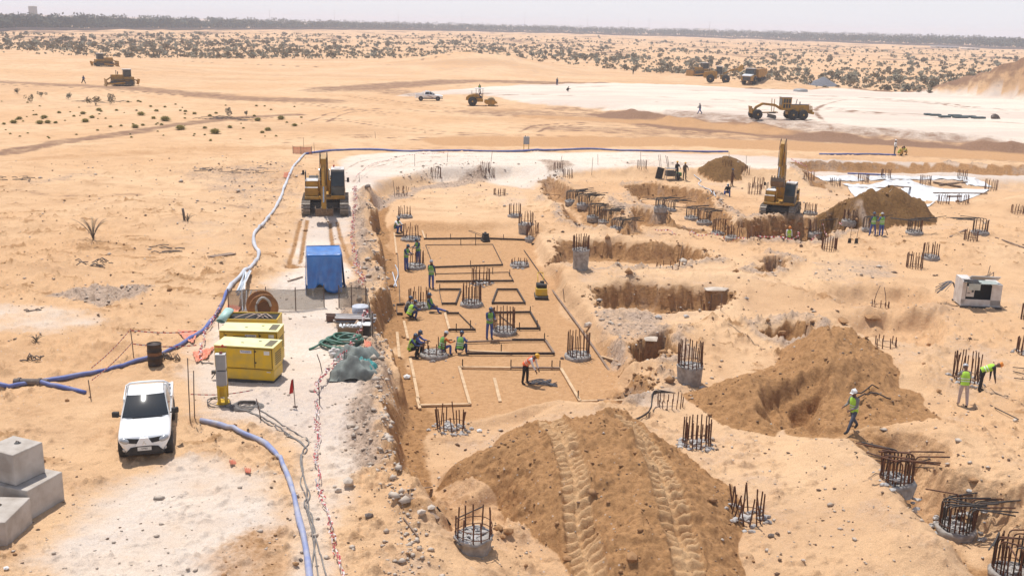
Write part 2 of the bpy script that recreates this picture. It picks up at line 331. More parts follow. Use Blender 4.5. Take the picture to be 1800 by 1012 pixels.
# wind-eaten crust on the left plain: low dark-edged lumps drawn out sideways
cr_ = fbm(GX/2.4, GY, .9, 61, 4, .62)+.35*fbm(GX, GY, 9, 67, 2); cm = sstep((cr_-.27)/.20)*sstep((110-D)/30)*(1-np.clip(WH+SL+BR, 0, 1))*sstep((60-GX*0-np.maximum(GX+2, 0)*12)/30)
H += .10*cm; np.maximum(BR, .58*cm, out=BR)
cr_ = fbm(GX/2, GY, .7, 71, 4, .62)+.4*n_mid; cm = sstep((cr_-.38)/.14)*sstep((120-D)/30)*(1-np.clip(WH+SL+BR, 0, 1)); H += .09*cm; np.maximum(BR, .6*cm, out=BR)
# greyer, littered ground between the scrub
np.maximum(DK, .85*sstep((D-470)/80)*sstep(fbm(GX, GY, 26, 81, 4, .65)+.35), out=DK)
# surface breakup
ROUGH *= (1-.55*np.clip(WH, 0, 1))
H += n_clod*0.10*np.clip(BR+.25, 0, 1)*ROUGH*near*sstep((120-D)/60) + np.maximum(n_clod-.12, 0)*.35*ROUGH*near*sstep((n_mid+.10)/.3)
H += GR*(np.abs(n_clod)*.22+np.maximum(n_fin, 0)*.15)*near

# ------------------------------------------------------------------ lookup on the finished surface
def gz(x, y):
    x = np.asarray(x, float); y = np.asarray(y, float)
    d = np.hypot(x, y); a = np.arctan2(x, y)
    fi = np.clip(np.interp(np.log(d), LOGD, np.arange(ND)), 0, ND-1.001); fj = np.clip((a-az[0])/(az[1]-az[0]), 0, NA-1.001)
    i = fi.astype(int); j = fj.astype(int); u = fi-i; v = fj-j
    return H[i, j]*(1-u)*(1-v)+H[i+1, j]*u*(1-v)+H[i, j+1]*(1-u)*v+H[i+1, j+1]*u*v
def field(Fd, x, y):
    d = np.hypot(x, y); a = np.arctan2(x, y)
    i = np.clip(np.interp(np.log(d), LOGD, np.arange(ND)).round().astype(int), 0, ND-1); j = np.clip(((a-az[0])/(az[1]-az[0])).round().astype(int), 0, NA-1)
    return Fd[i, j]
_T = np.geomspace(16, 4000, 4000)
def G(px, py):
    """where the line of sight through this photo position meets the ground"""
    d = ray(px, py); x = d[0]*_T; y = d[1]*_T; z = CAMH+d[2]*_T
    hit = np.nonzero(z < gz(x, y))[0]
    if len(hit) == 0: return Vector((x[-1], y[-1], 0))
    k = max(hit[0], 1); a, b = _T[k-1], _T[k]
    for _ in range(12):
        m = (a+b)/2
        if CAMH+d[2]*m < gz(d[0]*m, d[1]*m): b = m
        else: a = m
    p = d*b; return Vector((p[0], p[1], float(gz(p[0], p[1]))))

# ------------------------------------------------------------------ materials
def rgb(c): return (c[0], c[1], c[2], 1.0)
MATS = {}
def mat(name, col, rough=.6, metal=0.0, col2=None, scale=4.0, bump=0.0, spec=.5, alpha=1.0, coat=0.0, detail=6):
    if name in MATS: return MATS[name]
    m = bpy.data.materials.new(name); m.use_nodes = True; nt = m.node_tree; b = nt.nodes['Principled BSDF']
    b.inputs['Base Color'].default_value = rgb(col); b.inputs['Roughness'].default_value = rough; b.inputs['Metallic'].default_value = metal
    b.inputs['Specular IOR Level'].default_value = spec; b.inputs['Alpha'].default_value = alpha; b.inputs['Coat Weight'].default_value = coat
    if col2 is None: col2 = tuple(c*.78 for c in col)
    tc = nt.nodes.new('ShaderNodeTexCoord'); nz = nt.nodes.new('ShaderNodeTexNoise'); nz.inputs['Scale'].default_value = scale; nz.inputs['Detail'].default_value = detail
    nt.links.new(tc.outputs['Object'], nz.inputs['Vector'])
    rp = nt.nodes.new('ShaderNodeMapRange'); rp.inputs[1].default_value = .38; rp.inputs[2].default_value = .68
    nt.links.new(nz.outputs['Fac'], rp.inputs[0])
    mx = nt.nodes.new('ShaderNodeMix'); mx.data_type = 'RGBA'; mx.inputs['A'].default_value = rgb(col); mx.inputs['B'].default_value = rgb(col2)
    nt.links.new(rp.outputs[0], mx.inputs['Factor']); nt.links.new(mx.outputs['Result'], b.inputs['Base Color'])
    if bump:
        bp = nt.nodes.new('ShaderNodeBump'); bp.inputs['Strength'].default_value = bump; bp.inputs['Distance'].default_value = .03
        n2 = nt.nodes.new('ShaderNodeTexNoise'); n2.inputs['Scale'].default_value = scale*4; nt.links.new(tc.outputs['Object'], n2.inputs['Vector'])
        nt.links.new(n2.outputs['Fac'], bp.inputs['Height']); nt.links.new(bp.outputs[0], b.inputs['Normal'])
    MATS[name] = m; return m

def ground_material():
    m = bpy.data.materials.new('sand_and_soil'); m.use_nodes = True; nt = m.node_tree; b = nt.nodes['Principled BSDF']; N = nt.nodes.new; L = nt.links.new
    b.inputs['Roughness'].default_value = .95; b.inputs['Specular IOR Level'].default_value = .15
    tc = N('ShaderNodeTexCoord')
    def noise(scale, detail=6, rough=.55, sx=None):
        n = N('ShaderNodeTexNoise'); n.inputs['Scale'].default_value = scale; n.inputs['Detail'].default_value = detail; n.inputs['Roughness'].default_value = rough
        if sx:
            mp = N('ShaderNodeMapping'); mp.inputs['Scale'].default_value = sx; L(tc.outputs['Object'], mp.inputs[0]); L(mp.outputs[0], n.inputs['Vector'])
        else: L(tc.outputs['Object'], n.inputs['Vector'])
        return n.outputs['Fac']
    def rng(v, a, c, o0=0, o1=1):
        n = N('ShaderNodeMapRange'); n.inputs[1].default_value = a; n.inputs[2].default_value = c; n.inputs[3].default_value = o0; n.inputs[4].default_value = o1; n.interpolation_type = 'SMOOTHSTEP'; L(v, n.inputs[0]); return n.outputs[0]
    def math_(op, a, c):
        n = N('ShaderNodeMath'); n.operation = op
        for i, q in enumerate((a, c)):
            if isinstance(q, (int, float)): n.inputs[i].default_value = q
            else: L(q, n.inputs[i])
        return n.outputs[0]
    def mix(f, a, c):
        n = N('ShaderNodeMix'); n.data_type = 'RGBA'
        if isinstance(f, (int, float)): n.inputs['Factor'].default_value = f
        else: L(f, n.inputs['Factor'])
        for s_, q in (('A', a), ('B', c)):
            if isinstance(q, tuple): n.inputs[s_].default_value = rgb(q)
            else: L(q, n.inputs[s_])
        return n.outputs['Result']
    a1 = N('ShaderNodeAttribute'); a1.attribute_name = 'soil'; s1 = N('ShaderNodeSeparateColor'); L(a1.outputs['Color'], s1.inputs[0])
    a2 = N('ShaderNodeAttribute'); a2.attribute_name = 'marks'; s2 = N('ShaderNodeSeparateColor'); L(a2.outputs['Color'], s2.inputs[0])
    big = noise(.06, 5); mid = noise(.5, 8, .65); fin = noise(5.0, 8, .7); mic = noise(28.0, 4, .7); streak = noise(.35, 6, .6, (.25, 1.6, 1))
    col = mix(rng(big, .35, .65), COL['sand1'], COL['sand2'])
    col = mix(rng(mid, .42, .70, 0, .60), col, COL['sand3'])
    st2 = noise(.05, 6, .65, (.35, 1.0, 1))
    col = mix(rng(st2, .50, .68, 0, .50), col, COL['sand3'])
    col = mix(rng(streak, .5, .75, 0, .28), col, COL['sand3'])
    def layer(col, attr, c1, c2, k=.9, lo=.35, hi=.75):
        f = math_('ADD', attr, math_('MULTIPLY', math_('SUBTRACT', mid, .5), k))
        f = math_('ADD', f, math_('MULTIPLY', math_('SUBTRACT', fin, .5), k*.6))
        f = math_('MULTIPLY', rng(f, lo, hi), rng(attr, .02, .2))
        return mix(f, col, mix(rng(fin, .38, .66), c1, c2))
    wv = mix(rng(streak, .42, .66, 0, .6), COL['white1'], COL['white2']); wv = mix(rng(st2, .42, .58, 0, .62), wv, COL['white3'])
    col = layer(col, s1.outputs[0], wv, COL['white2'], 1.0, .25, 1.0)
    col = layer(col, s2.outputs[1], COL['damp1'], COL['damp2'], 1.1, .3, .9)
    col = layer(col, s1.outputs[2], COL['floor1'], COL['floor2'], .5)
    col = layer(col, s1.outputs[1], COL['brown1'], COL['brown2'], .5, .3, .7)
    col = layer(col, s2.outputs[0], COL['grey1'], COL['grey2'], 1.0, .3, .9)
    col = mix(math_('MULTIPLY', s2.outputs[2], rng(fin, .3, .6, .55, .95)), col, COL['track'])
    # pebbles, chips and specks
    vo = N('ShaderNodeTexVoronoi'); vo.inputs['Scale'].default_value = 9.0; L(tc.outputs['Object'], vo.inputs['Vector'])
    v2 = N('ShaderNodeTexVoronoi'); v2.inputs['Scale'].default_value = 3.2; L(tc.outputs['Object'], v2.inputs['Vector'])
    spk = math_('MULTIPLY', rng(vo.outputs['Distance'], .16, .10), rng(mid, .52, .60)); spk = math_('MULTIPLY', spk, .5)
    spk2 = math_('MULTIPLY', rng(v2.outputs['Distance'], .12, .08), rng(big, .45, .6)); spk2 = math_('MULTIPLY', spk2, .45)
    col = mix(spk, col, COL['speck']); col = mix(spk2, col, COL['chip'])
    hv = N('ShaderNodeHueSaturation'); L(col, hv.inputs['Color']); L(rng(mic, .25, .75, .80, 1.15), hv.inputs['Value'])
    L(hv.outputs[0], b.inputs['Base Color'])
    h = math_('ADD', math_('MULTIPLY', fin, .9), math_('MULTIPLY', mic, .22)); h = math_('ADD', h, math_('MULTIPLY', spk, .5)); h = math_('ADD', h, math_('MULTIPLY', mid, .9))
    bp = N('ShaderNodeBump'); bp.inputs['Strength'].default_value = .75; bp.inputs['Distance'].default_value = .13; L(h, bp.inputs['Height']); L(bp.outputs[0], b.inputs['Normal'])
    return m
COL = dict(sand1=(.70,.462,.268), sand2=(.64,.39,.207), sand3=(.49,.29,.155), damp1=(.22,.122,.072), damp2=(.31,.18,.11), white1=(.80,.695,.585), white2=(.68,.545,.43), white3=(.50,.40,.345),
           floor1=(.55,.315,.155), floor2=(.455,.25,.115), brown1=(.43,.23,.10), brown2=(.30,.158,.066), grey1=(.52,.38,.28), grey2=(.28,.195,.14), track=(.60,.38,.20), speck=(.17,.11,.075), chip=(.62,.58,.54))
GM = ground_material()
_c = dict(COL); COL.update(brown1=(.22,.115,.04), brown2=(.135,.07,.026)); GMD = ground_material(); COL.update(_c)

# ------------------------------------------------------------------ ground mesh, split where the heaps stand
def grid_object(name, mask_faces, dark=False):
    fi, fj = np.nonzero(mask_faces)
    v00 = fi*NA+fj; quads = np.stack([v00, v00+1, v00+NA+1, v00+NA], 1)
    used, inv = np.unique(quads, return_inverse=True); quads = inv.reshape(quads.shape)
    me = bpy.data.meshes.new(name)
    me.vertices.add(len(used)); co = np.stack([GX.ravel()[used], GY.ravel()[used], H.ravel()[used]], 1).astype(np.float32); me.vertices.foreach_set('co', co.ravel())
    n = len(quads); me.loops.add(n*4); me.loops.foreach_set('vertex_index', quads.ravel().astype(np.int32)); me.polygons.add(n)
    me.polygons.foreach_set('loop_start', np.arange(0, n*4, 4, dtype=np.int32)); me.polygons.foreach_set('use_smooth', np.ones(n, bool))
    me.update(calc_edges=True)
    for an, chans in (('soil', (WH, BR, SL)), ('marks', (GR, DK, TR))):
        at = me.attributes.new(an, 'FLOAT_COLOR', 'POINT')
        c = np.stack([ch.ravel()[used] for ch in chans]+[np.ones(len(used))], 1).astype(np.float32); at.data.foreach_set('color', c.ravel())
    me.materials.append(GMD if dark else GM)
    o = bpy.data.objects.new(name, me); C.objects.link(o); return o
fm = MID[:-1, :-1]
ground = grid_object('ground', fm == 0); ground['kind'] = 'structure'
for k_, lab in ((1, 'tall brown spoil heap with two lug tyre tracks running over it'), (2, 'brown dug soil heap with a scooped hollow behind the walking worker'),
                (3, 'dark brown steep soil heap beside the right excavator'), (4, 'small brown soil heap behind the two dark dressed workers')):
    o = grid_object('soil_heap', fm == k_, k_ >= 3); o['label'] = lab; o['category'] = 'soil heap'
# ------------------------------------------------------------------ mesh helpers
class MB:
    def __init__(s): s.v = []; s.f = []; s.m = []; s.sm = []; s.mi = 0; s.smooth = False; s.T = None
    def _add(s, vs, fs, smooth=None):
        o = len(s.v)
        if s.T is not None: vs = [s.T @ Vector(v) for v in vs]
        s.v.extend([tuple(v) for v in vs])
        for f in fs: s.f.append(tuple(i+o for i in f)); s.m.append(s.mi); s.sm.append(s.smooth if smooth is None else smooth)
    def box(s, c, d, rot=None, taper=1.0, shift=(0, 0)):
        x, y, z = d[0]/2, d[1]/2, d[2]/2; t = taper
        vs = [(-x, -y, -z), (x, -y, -z), (x, y, -z), (-x, y, -z), (-x*t+shift[0], -y*t+shift[1], z), (x*t+shift[0], -y*t+shift[1], z), (x*t+shift[0], y*t+shift[1], z), (-x*t+shift[0], y*t+shift[1], z)]
        M = Euler(rot).to_matrix() if rot else Matrix.Identity(3)
        s._add([M @ Vector(v)+Vector(c) for v in vs], [(0, 3, 2, 1), (4, 5, 6, 7), (0, 1, 5, 4), (1, 2, 6, 5), (2, 3, 7, 6), (3, 0, 4, 7)], False)
    def beam(s, a, b, w, h, up=(0, 0, 1)):
        a = Vector(a); b = Vector(b); d = (b-a); L = d.length; d.normalize(); sd = d.cross(Vector(up))
        if sd.length < 1e-4: sd = d.cross(Vector((1, 0, 0)))
        sd.normalize(); u = sd.cross(d)
        vs = [p+sd*(i*w/2)+u*(j*h/2) for p in (a, b) for i, j in ((-1, -1), (1, -1), (1, 1), (-1, 1))]
        s._add(vs, [(3, 2, 1, 0), (4, 5, 6, 7), (0, 1, 5, 4), (1, 2, 6, 5), (2, 3, 7, 6), (3, 0, 4, 7)], False)
    def cyl(s, a, b, r0, r1=None, n=12, cap=True, smooth=True):
        r1 = r0 if r1 is None else r1; a = Vector(a); b = Vector(b); d = (b-a).normalized(); q = d.to_track_quat('Z', 'Y')
        vs = []
        for p, r in ((a, r0), (b, r1)):
            for k in range(n):
                t = 2*math.pi*k/n; vs.append(p+q @ Vector((math.cos(t)*r, math.sin(t)*r, 0)))
        s._add(vs, [(k, (k+1) % n, n+(k+1) % n, n+k) for k in range(n)], smooth)
        if cap: s._add(vs, [tuple(range(n-1, -1, -1)), tuple(range(n, 2*n))], False)
    def tube(s, pts, r, n=6, closed=False, smooth=True):
        pts = [Vector(p) for p in pts]; N = len(pts); vs = []; up = Vector((0, 0, 1))
        for i, p in enumerate(pts):
            d = (pts[(i+1) % N] if (i < N-1 or closed) else pts[i])-(pts[i-1] if (i > 0 or closed) else pts[i])
            if d.length < 1e-7: d = Vector((0, 0, 1))
            d.normalize(); ref = up if abs(d.z) < .95 else Vector((1, 0, 0)); sd = d.cross(ref).normalized(); u = sd.cross(d)
            rr = r[i] if isinstance(r, (list, tuple)) else r
            for k in range(n):
                t = 2*math.pi*k/n; vs.append(p+sd*(math.cos(t)*rr)+u*(math.sin(t)*rr))
        fs = []
        for i in range(N if closed else N-1):
            j = (i+1) % N
            for k in range(n): fs.append((i*n+k, j*n+k, j*n+(k+1) % n, i*n+(k+1) % n))
        if not closed: fs += [tuple(range(n)), tuple(range(N*n-1, N*n-n-1, -1))]
        s._add(vs, fs, smooth)
    def prism(s, poly, a, b, axis='x', smooth=False):
        """poly in the other two axes, extruded a..b along axis"""
        def P(u, v, t): return {'x': (t, u, v), 'y': (u, t, v), 'z': (u, v, t)}[axis]
        n = len(poly); vs = [P(u, v, a) for u, v in poly]+[P(u, v, b) for u, v in poly]
        s._add(vs, [tuple(range(n)), tuple(range(2*n-1, n-1, -1))], False); s._add(vs, [(k, n+k, n+(k+1) % n, (k+1) % n) for k in range(n)], smooth)
    def lathe(s, prof, c=(0, 0, 0), n=16, smooth=True, axis='z', close=True):
        vs = []
        for r, h in prof:
            for k in range(n):
                t = 2*math.pi*k/n; x, y = r*math.cos(t), r*math.sin(t)
                v = (x, y, h) if axis == 'z' else (h, x, y) if axis == 'x' else (x, h, y)
                vs.append(Vector(v)+Vector(c))
        m = len(prof); fs = [(i*n+k, i*n+(k+1) % n, (i+1)*n+(k+1) % n, (i+1)*n+k) for i in range(m-1) for k in range(n)]
        s._add(vs, fs, smooth)
        if close: s._add(vs, [tuple(range(n-1, -1, -1)), tuple(range((m-1)*n, m*n))], False)
    def ball(s, c, r, n=10, m=7, rot=None):
        if isinstance(r, (int, float)): r = (r, r, r)
        M = Euler(rot).to_matrix() if rot else Matrix.Identity(3); vs = []
        for i in range(m+1):
            p = math.pi*i/m
            for k in range(n):
                t = 2*math.pi*k/n; vs.append(M @ Vector((r[0]*math.sin(p)*math.cos(t), r[1]*math.sin(p)*math.sin(t), r[2]*math.cos(p)))+Vector(c))
        s._add(vs, [(i*n+k, (i+1)*n+k, (i+1)*n+(k+1) % n, i*n+(k+1) % n) for i in range(m) for k in range(n)], True)
    def rock(s, c, r, rnd=random):
        """a blunt 12..20 triangle stone"""
        vs = []; t = (1+5**.5)/2
        for v in ((-1, t, 0), (1, t, 0), (-1, -t, 0), (1, -t, 0), (0, -1, t), (0, 1, t), (0, -1, -t), (0, 1, -t), (t, 0, -1), (t, 0, 1), (-t, 0, -1), (-t, 0, 1)):
            k = rnd.uniform(.62, 1.15)/1.9; vs.append((c[0]+v[0]*k*r[0], c[1]+v[1]*k*r[1], c[2]+v[2]*k*r[2]))
        s._add(vs, [(0,11,5),(0,5,1),(0,1,7),(0,7,10),(0,10,11),(1,5,9),(5,11,4),(11,10,2),(10,7,6),(7,1,8),(3,9,4),(3,4,2),(3,2,6),(3,6,8),(3,8,9),(4,9,5),(2,4,11),(6,2,10),(8,6,7),(9,8,1)], False)
    def grid(s, fn, nu, nv, smooth=True, flip=False):
        vs = [fn(i/nu, j/nv) for j in range(nv+1) for i in range(nu+1)]
        fs = [(j*(nu+1)+i, j*(nu+1)+i+1, (j+1)*(nu+1)+i+1, (j+1)*(nu+1)+i) for j in range(nv) for i in range(nu)]
        if flip: fs = [f[::-1] for f in fs]
        s._add(vs, fs, smooth)
    def loft(s, rings, smooth=True, cap=True):
        n = len(rings[0]); vs = [p for r_ in rings for p in r_]; m = len(rings)
        s._add(vs, [(i*n+k, i*n+(k+1) % n, (i+1)*n+(k+1) % n, (i+1)*n+k) for i in range(m-1) for k in range(n)], smooth)
        if cap: s._add(vs, [tuple(range(n-1, -1, -1)), tuple(range((m-1)*n, m*n))], False)
    def mesh(s, name, mats):
        me = bpy.data.meshes.new(name); me.from_pydata(s.v, [], s.f)
        if not isinstance(mats, (list, tuple)): mats = [mats]
        for m in mats: me.materials.append(m)
        me.polygons.foreach_set('material_index', s.m); me.polygons.foreach_set('use_smooth', s.sm); me.update(); return me
    def each(s, name, mats, parent=None, bevel=0.0):
        """one object per loose piece"""
        par = list(range(len(s.v)))
        def find(a):
            while par[a] != a: par[a] = par[par[a]]; a = par[a]
            return a
        for f in s.f:
            for q in f[1:]: par[find(q)] = find(f[0])
        gr = {}
        for i, f in enumerate(s.f): gr.setdefault(find(f[0]), []).append(i)
        # pieces whose boxes touch stay together
        keys = list(gr); bb = []
        for k in keys:
            P = [s.v[j] for i in gr[k] for j in s.f[i]]; bb.append([min(p[a] for p in P)-.004 for a in range(3)]+[max(p[a] for p in P)+.004 for a in range(3)])
        g = list(range(len(keys)))
        def gf(a):
            while g[a] != a: a = g[a]
            return a
        for i in range(len(keys)):
            for j in range(i):
                if all(bb[i][a] <= bb[j][a+3] and bb[j][a] <= bb[i][a+3] for a in range(3)): g[gf(i)] = gf(j)
        out = {}
        for i, k in enumerate(keys): out.setdefault(gf(i), []).extend(gr[k])
        for fs in out.values():
            m = MB(); mp = {}
            for i in fs:
                t = []
                for j in s.f[i]:
                    if j not in mp: mp[j] = len(m.v); m.v.append(s.v[j])
                    t.append(mp[j])
                m.f.append(tuple(t)); m.m.append(s.m[i]); m.sm.append(s.sm[i])
            o = m.build(name, mats, parent, bevel)
        return o
    def build(s, name, mats, parent=None, bevel=0.0, fix=True):
        me = s.mesh(name, mats)
        if fix:
            bm = bmesh.new(); bm.from_mesh(me); bmesh.ops.recalc_face_normals(bm, faces=bm.faces); bm.to_mesh(me); bm.free()
        o = bpy.data.objects.new(name, me); C.objects.link(o)
        if parent is not None: o.parent = parent
        if bevel:
            b = o.modifiers.new('bevel', 'BEVEL'); b.width = bevel; b.segments = 2; b.limit_method = 'ANGLE'; b.angle_limit = R(40)
        return o
def thing(name, label, cat, loc=(0, 0, 0), rz=0.0, group=None, tilt=None):
    o = bpy.data.objects.new(name, None); C.objects.link(o); o.empty_display_size = .3
    o.location = loc; o.rotation_euler = (tilt[0], tilt[1], rz) if tilt else (0, 0, rz); tag(o, label, cat, group); return o
def tag(o, label, cat, group=None, kind=None):
    if label: o['label'] = label
    if cat: o['category'] = cat
    if group: o['group'] = group
    if kind: o['kind'] = kind
    return o
def inst(me, name, parent=None, loc=(0, 0, 0), rot=(0, 0, 0), sc=(1, 1, 1)):
    o = bpy.data.objects.new(name, me); C.objects.link(o); o.parent = parent; o.location = loc; o.rotation_euler = rot; o.scale = sc; return o
def copy_tree(o, parent=None):
    c = o.copy(); C.objects.link(c); c.parent = parent
    for ch in list(o.children): copy_tree(ch, c)
    return c
def spline(pts, step=.25):
    """Catmull-Rom through points, sampled every `step` metres"""
    P = [Vector(p) for p in pts]; P = [P[0]*2-P[1]]+P+[P[-1]*2-P[-2]]; out = []
    for i in range(1, len(P)-2):
        a, b, c, d = P[i-1:i+3]; n = max(2, int((c-b).length/step))
        for k in range(n):
            t = k/n; out.append(.5*((2*b)+(c-a)*t+(2*a-5*b+4*c-d)*t*t+(3*b-a-3*c+d)*t*t*t))
    out.append(P[-2]); return out
def drape(px_pts, step=.25, lift=.03, wob=0.0, sag=None):
    q = spline([Vector((G(a, b).x, G(a, b).y, 0)) for a, b in px_pts], step)
    for i, p in enumerate(q):
        if wob: p.x += wob*math.sin(i*1.7+p.y*2); p.y += wob*math.cos(i*1.3+p.x)
    z = gz([p.x for p in q], [p.y for p in q])
    if sag: z = np.maximum(z, np.convolve(np.pad(z, sag, 'edge'), np.ones(2*sag+1)/(2*sag+1), 'valid'))
    for p, h in zip(q, z): p.z = float(h)+lift
    return q

# ------------------------------------------------------------------ colours of made things
YEL = mat('digger_yellow', (.46, .23, .018), .55, 0, (.27, .15, .035), 2.0, .1)
YELL = mat('yellow_faded', (.55, .33, .07), .6, 0, (.42, .26, .08), 2.0)
GENY = mat('generator_yellow', (.66, .405, .008), .42, 0, (.50, .33, .045), 2.6)  # darkened to carry the shade on the generator fronts; patches are dust
DKG = mat('dark_grey_steel', (.05, .048, .045), .6, 0, (.09, .075, .06), 5)
BLK = mat('black_rubber', (.022, .021, .020), .8, 0, (.05, .042, .035), 6)
TRK = mat('worn_track_steel', (.20, .17, .14), .55, .3, (.34, .28, .22), 6)
GLS = mat('dark_glass', (.012, .016, .018), .06, 0, (.012, .016, .018), 1, 0, .8)
GLSC = mat('cab_glass', (.035, .045, .045), .12, 0, (.02, .025, .025), 1, 0, .6)
WHT = mat('white_paint', (.82, .82, .81), .32, 0, (.78, .77, .75), 2, 0, .5, 1, .3)
WHD = mat('dusty_white', (.66, .62, .58), .6, 0, (.52, .46, .41), 3)
GRY = mat('grey_enamel', (.32, .31, .30), .5, 0, (.27, .26, .25), 3)
CHR = mat('bright_metal', (.6, .6, .6), .25, .9)
LMP = mat('lamp_glass', (.42, .43, .44), .12, .2)
RED = mat('red_cloth', (.55, .03, .02), .8)
RUST = mat('rusty_rebar', (.085, .042, .028), .8, .2, (.20, .080, .035), 5)
RSTG = mat('grey_rebar', (.10, .085, .075), .75, .3, (.06, .05, .045), 8)
CONC = mat('pile_concrete', (.40, .365, .33), .92, 0, (.24, .21, .185), 5, .5)
CONB = mat('block_concrete', (.50, .445, .39), .9, 0, (.34, .285, .235), 1.8, .8)
RBL = mat('broken_concrete', (.50, .47, .44), .95, 0, (.28, .25, .23), 2)
STN = mat('pale_stone', (.58, .49, .40), .95, 0, (.42, .33, .25), 2)
CLOD = mat('brown_clods', (.38, .205, .09), .95, 0, (.28, .15, .065), 2)
WOOD = mat('new_timber', (.62, .43, .25), .8, 0, (.48, .31, .17), 3)
WOODO = mat('old_timber', (.28, .19, .13), .85, 0, (.18, .12, .085), 3)
STL = mat('black_form_steel', (.035, .027, .023), .6, .3, (.075, .05, .038), 6)
HOSE = mat('grey_blue_hose', (.22, .26, .45), .55, 0, (.42, .41, .45), 2.2)
HOSW = mat('dusty_white_hose', (.60, .60, .62), .6, 0, (.42, .42, .45), .8)
HOSB = mat('blue_hose', (.075, .11, .34), .55, 0, (.18, .20, .36), 1.6)
CBL = mat('grey_cable', (.16, .14, .13), .7, 0, (.28, .25, .22), 2)
TPR = mat('red_tape', (.55, .09, .10), .7); TPW = mat('white_tape', (.74, .66, .62), .7)
NETO = mat('orange_net', (.70, .20, .12), .8, 0, (.62, .32, .20), 9)
STK = mat('dark_stake', (.14, .09, .065), .8)
TEAL = mat('teal_sheet', (.025, .23, .22), .6, 0, (.02, .13, .13), 4, .3); GRYT = mat('grey_sheet', (.22, .24, .215), .8, 0, (.13, .14, .125), 3, .4)
GRN = mat('green_hose', (.045, .15, .095), .45, 0, (.10, .19, .15), 2)
BLU = mat('blue_tarpaulin', (.012, .17, .52), .36, 0, (.010, .11, .38), 2.2, .25, .9, 1, .35)
PLST = mat('white_sheeting', (.78, .78, .78), .6, 0, (.60, .57, .54), 1.0, .3)
ORW = mat('reel_wood', (.36, .15, .035), .7, 0, (.26, .10, .03), 3)
DUN = mat('dark_olive_leaf', (.15, .135, .085), .9, 0, (.20, .17, .11), 1.0)
LFY = mat('dry_green_leaf', (.44, .37, .14), .9, 0, (.32, .28, .10), 1.0)
LFG = mat('grey_scrub', (.25, .215, .145), .9, 0, (.17, .15, .105), .5)
TREE = mat('far_tree_leaf', (.060, .070, .034), .9, 0, (.034, .044, .022), .2)
TRNK = mat('trunk_bark', (.12, .09, .07), .9)
DEAD = mat('dead_wood', (.13, .10, .085), .9, 0, (.20, .16, .13), 4)
GRVL = mat('grey_gravel', (.20, .20, .215), .95, 0, (.14, .14, .155), 3, .6)

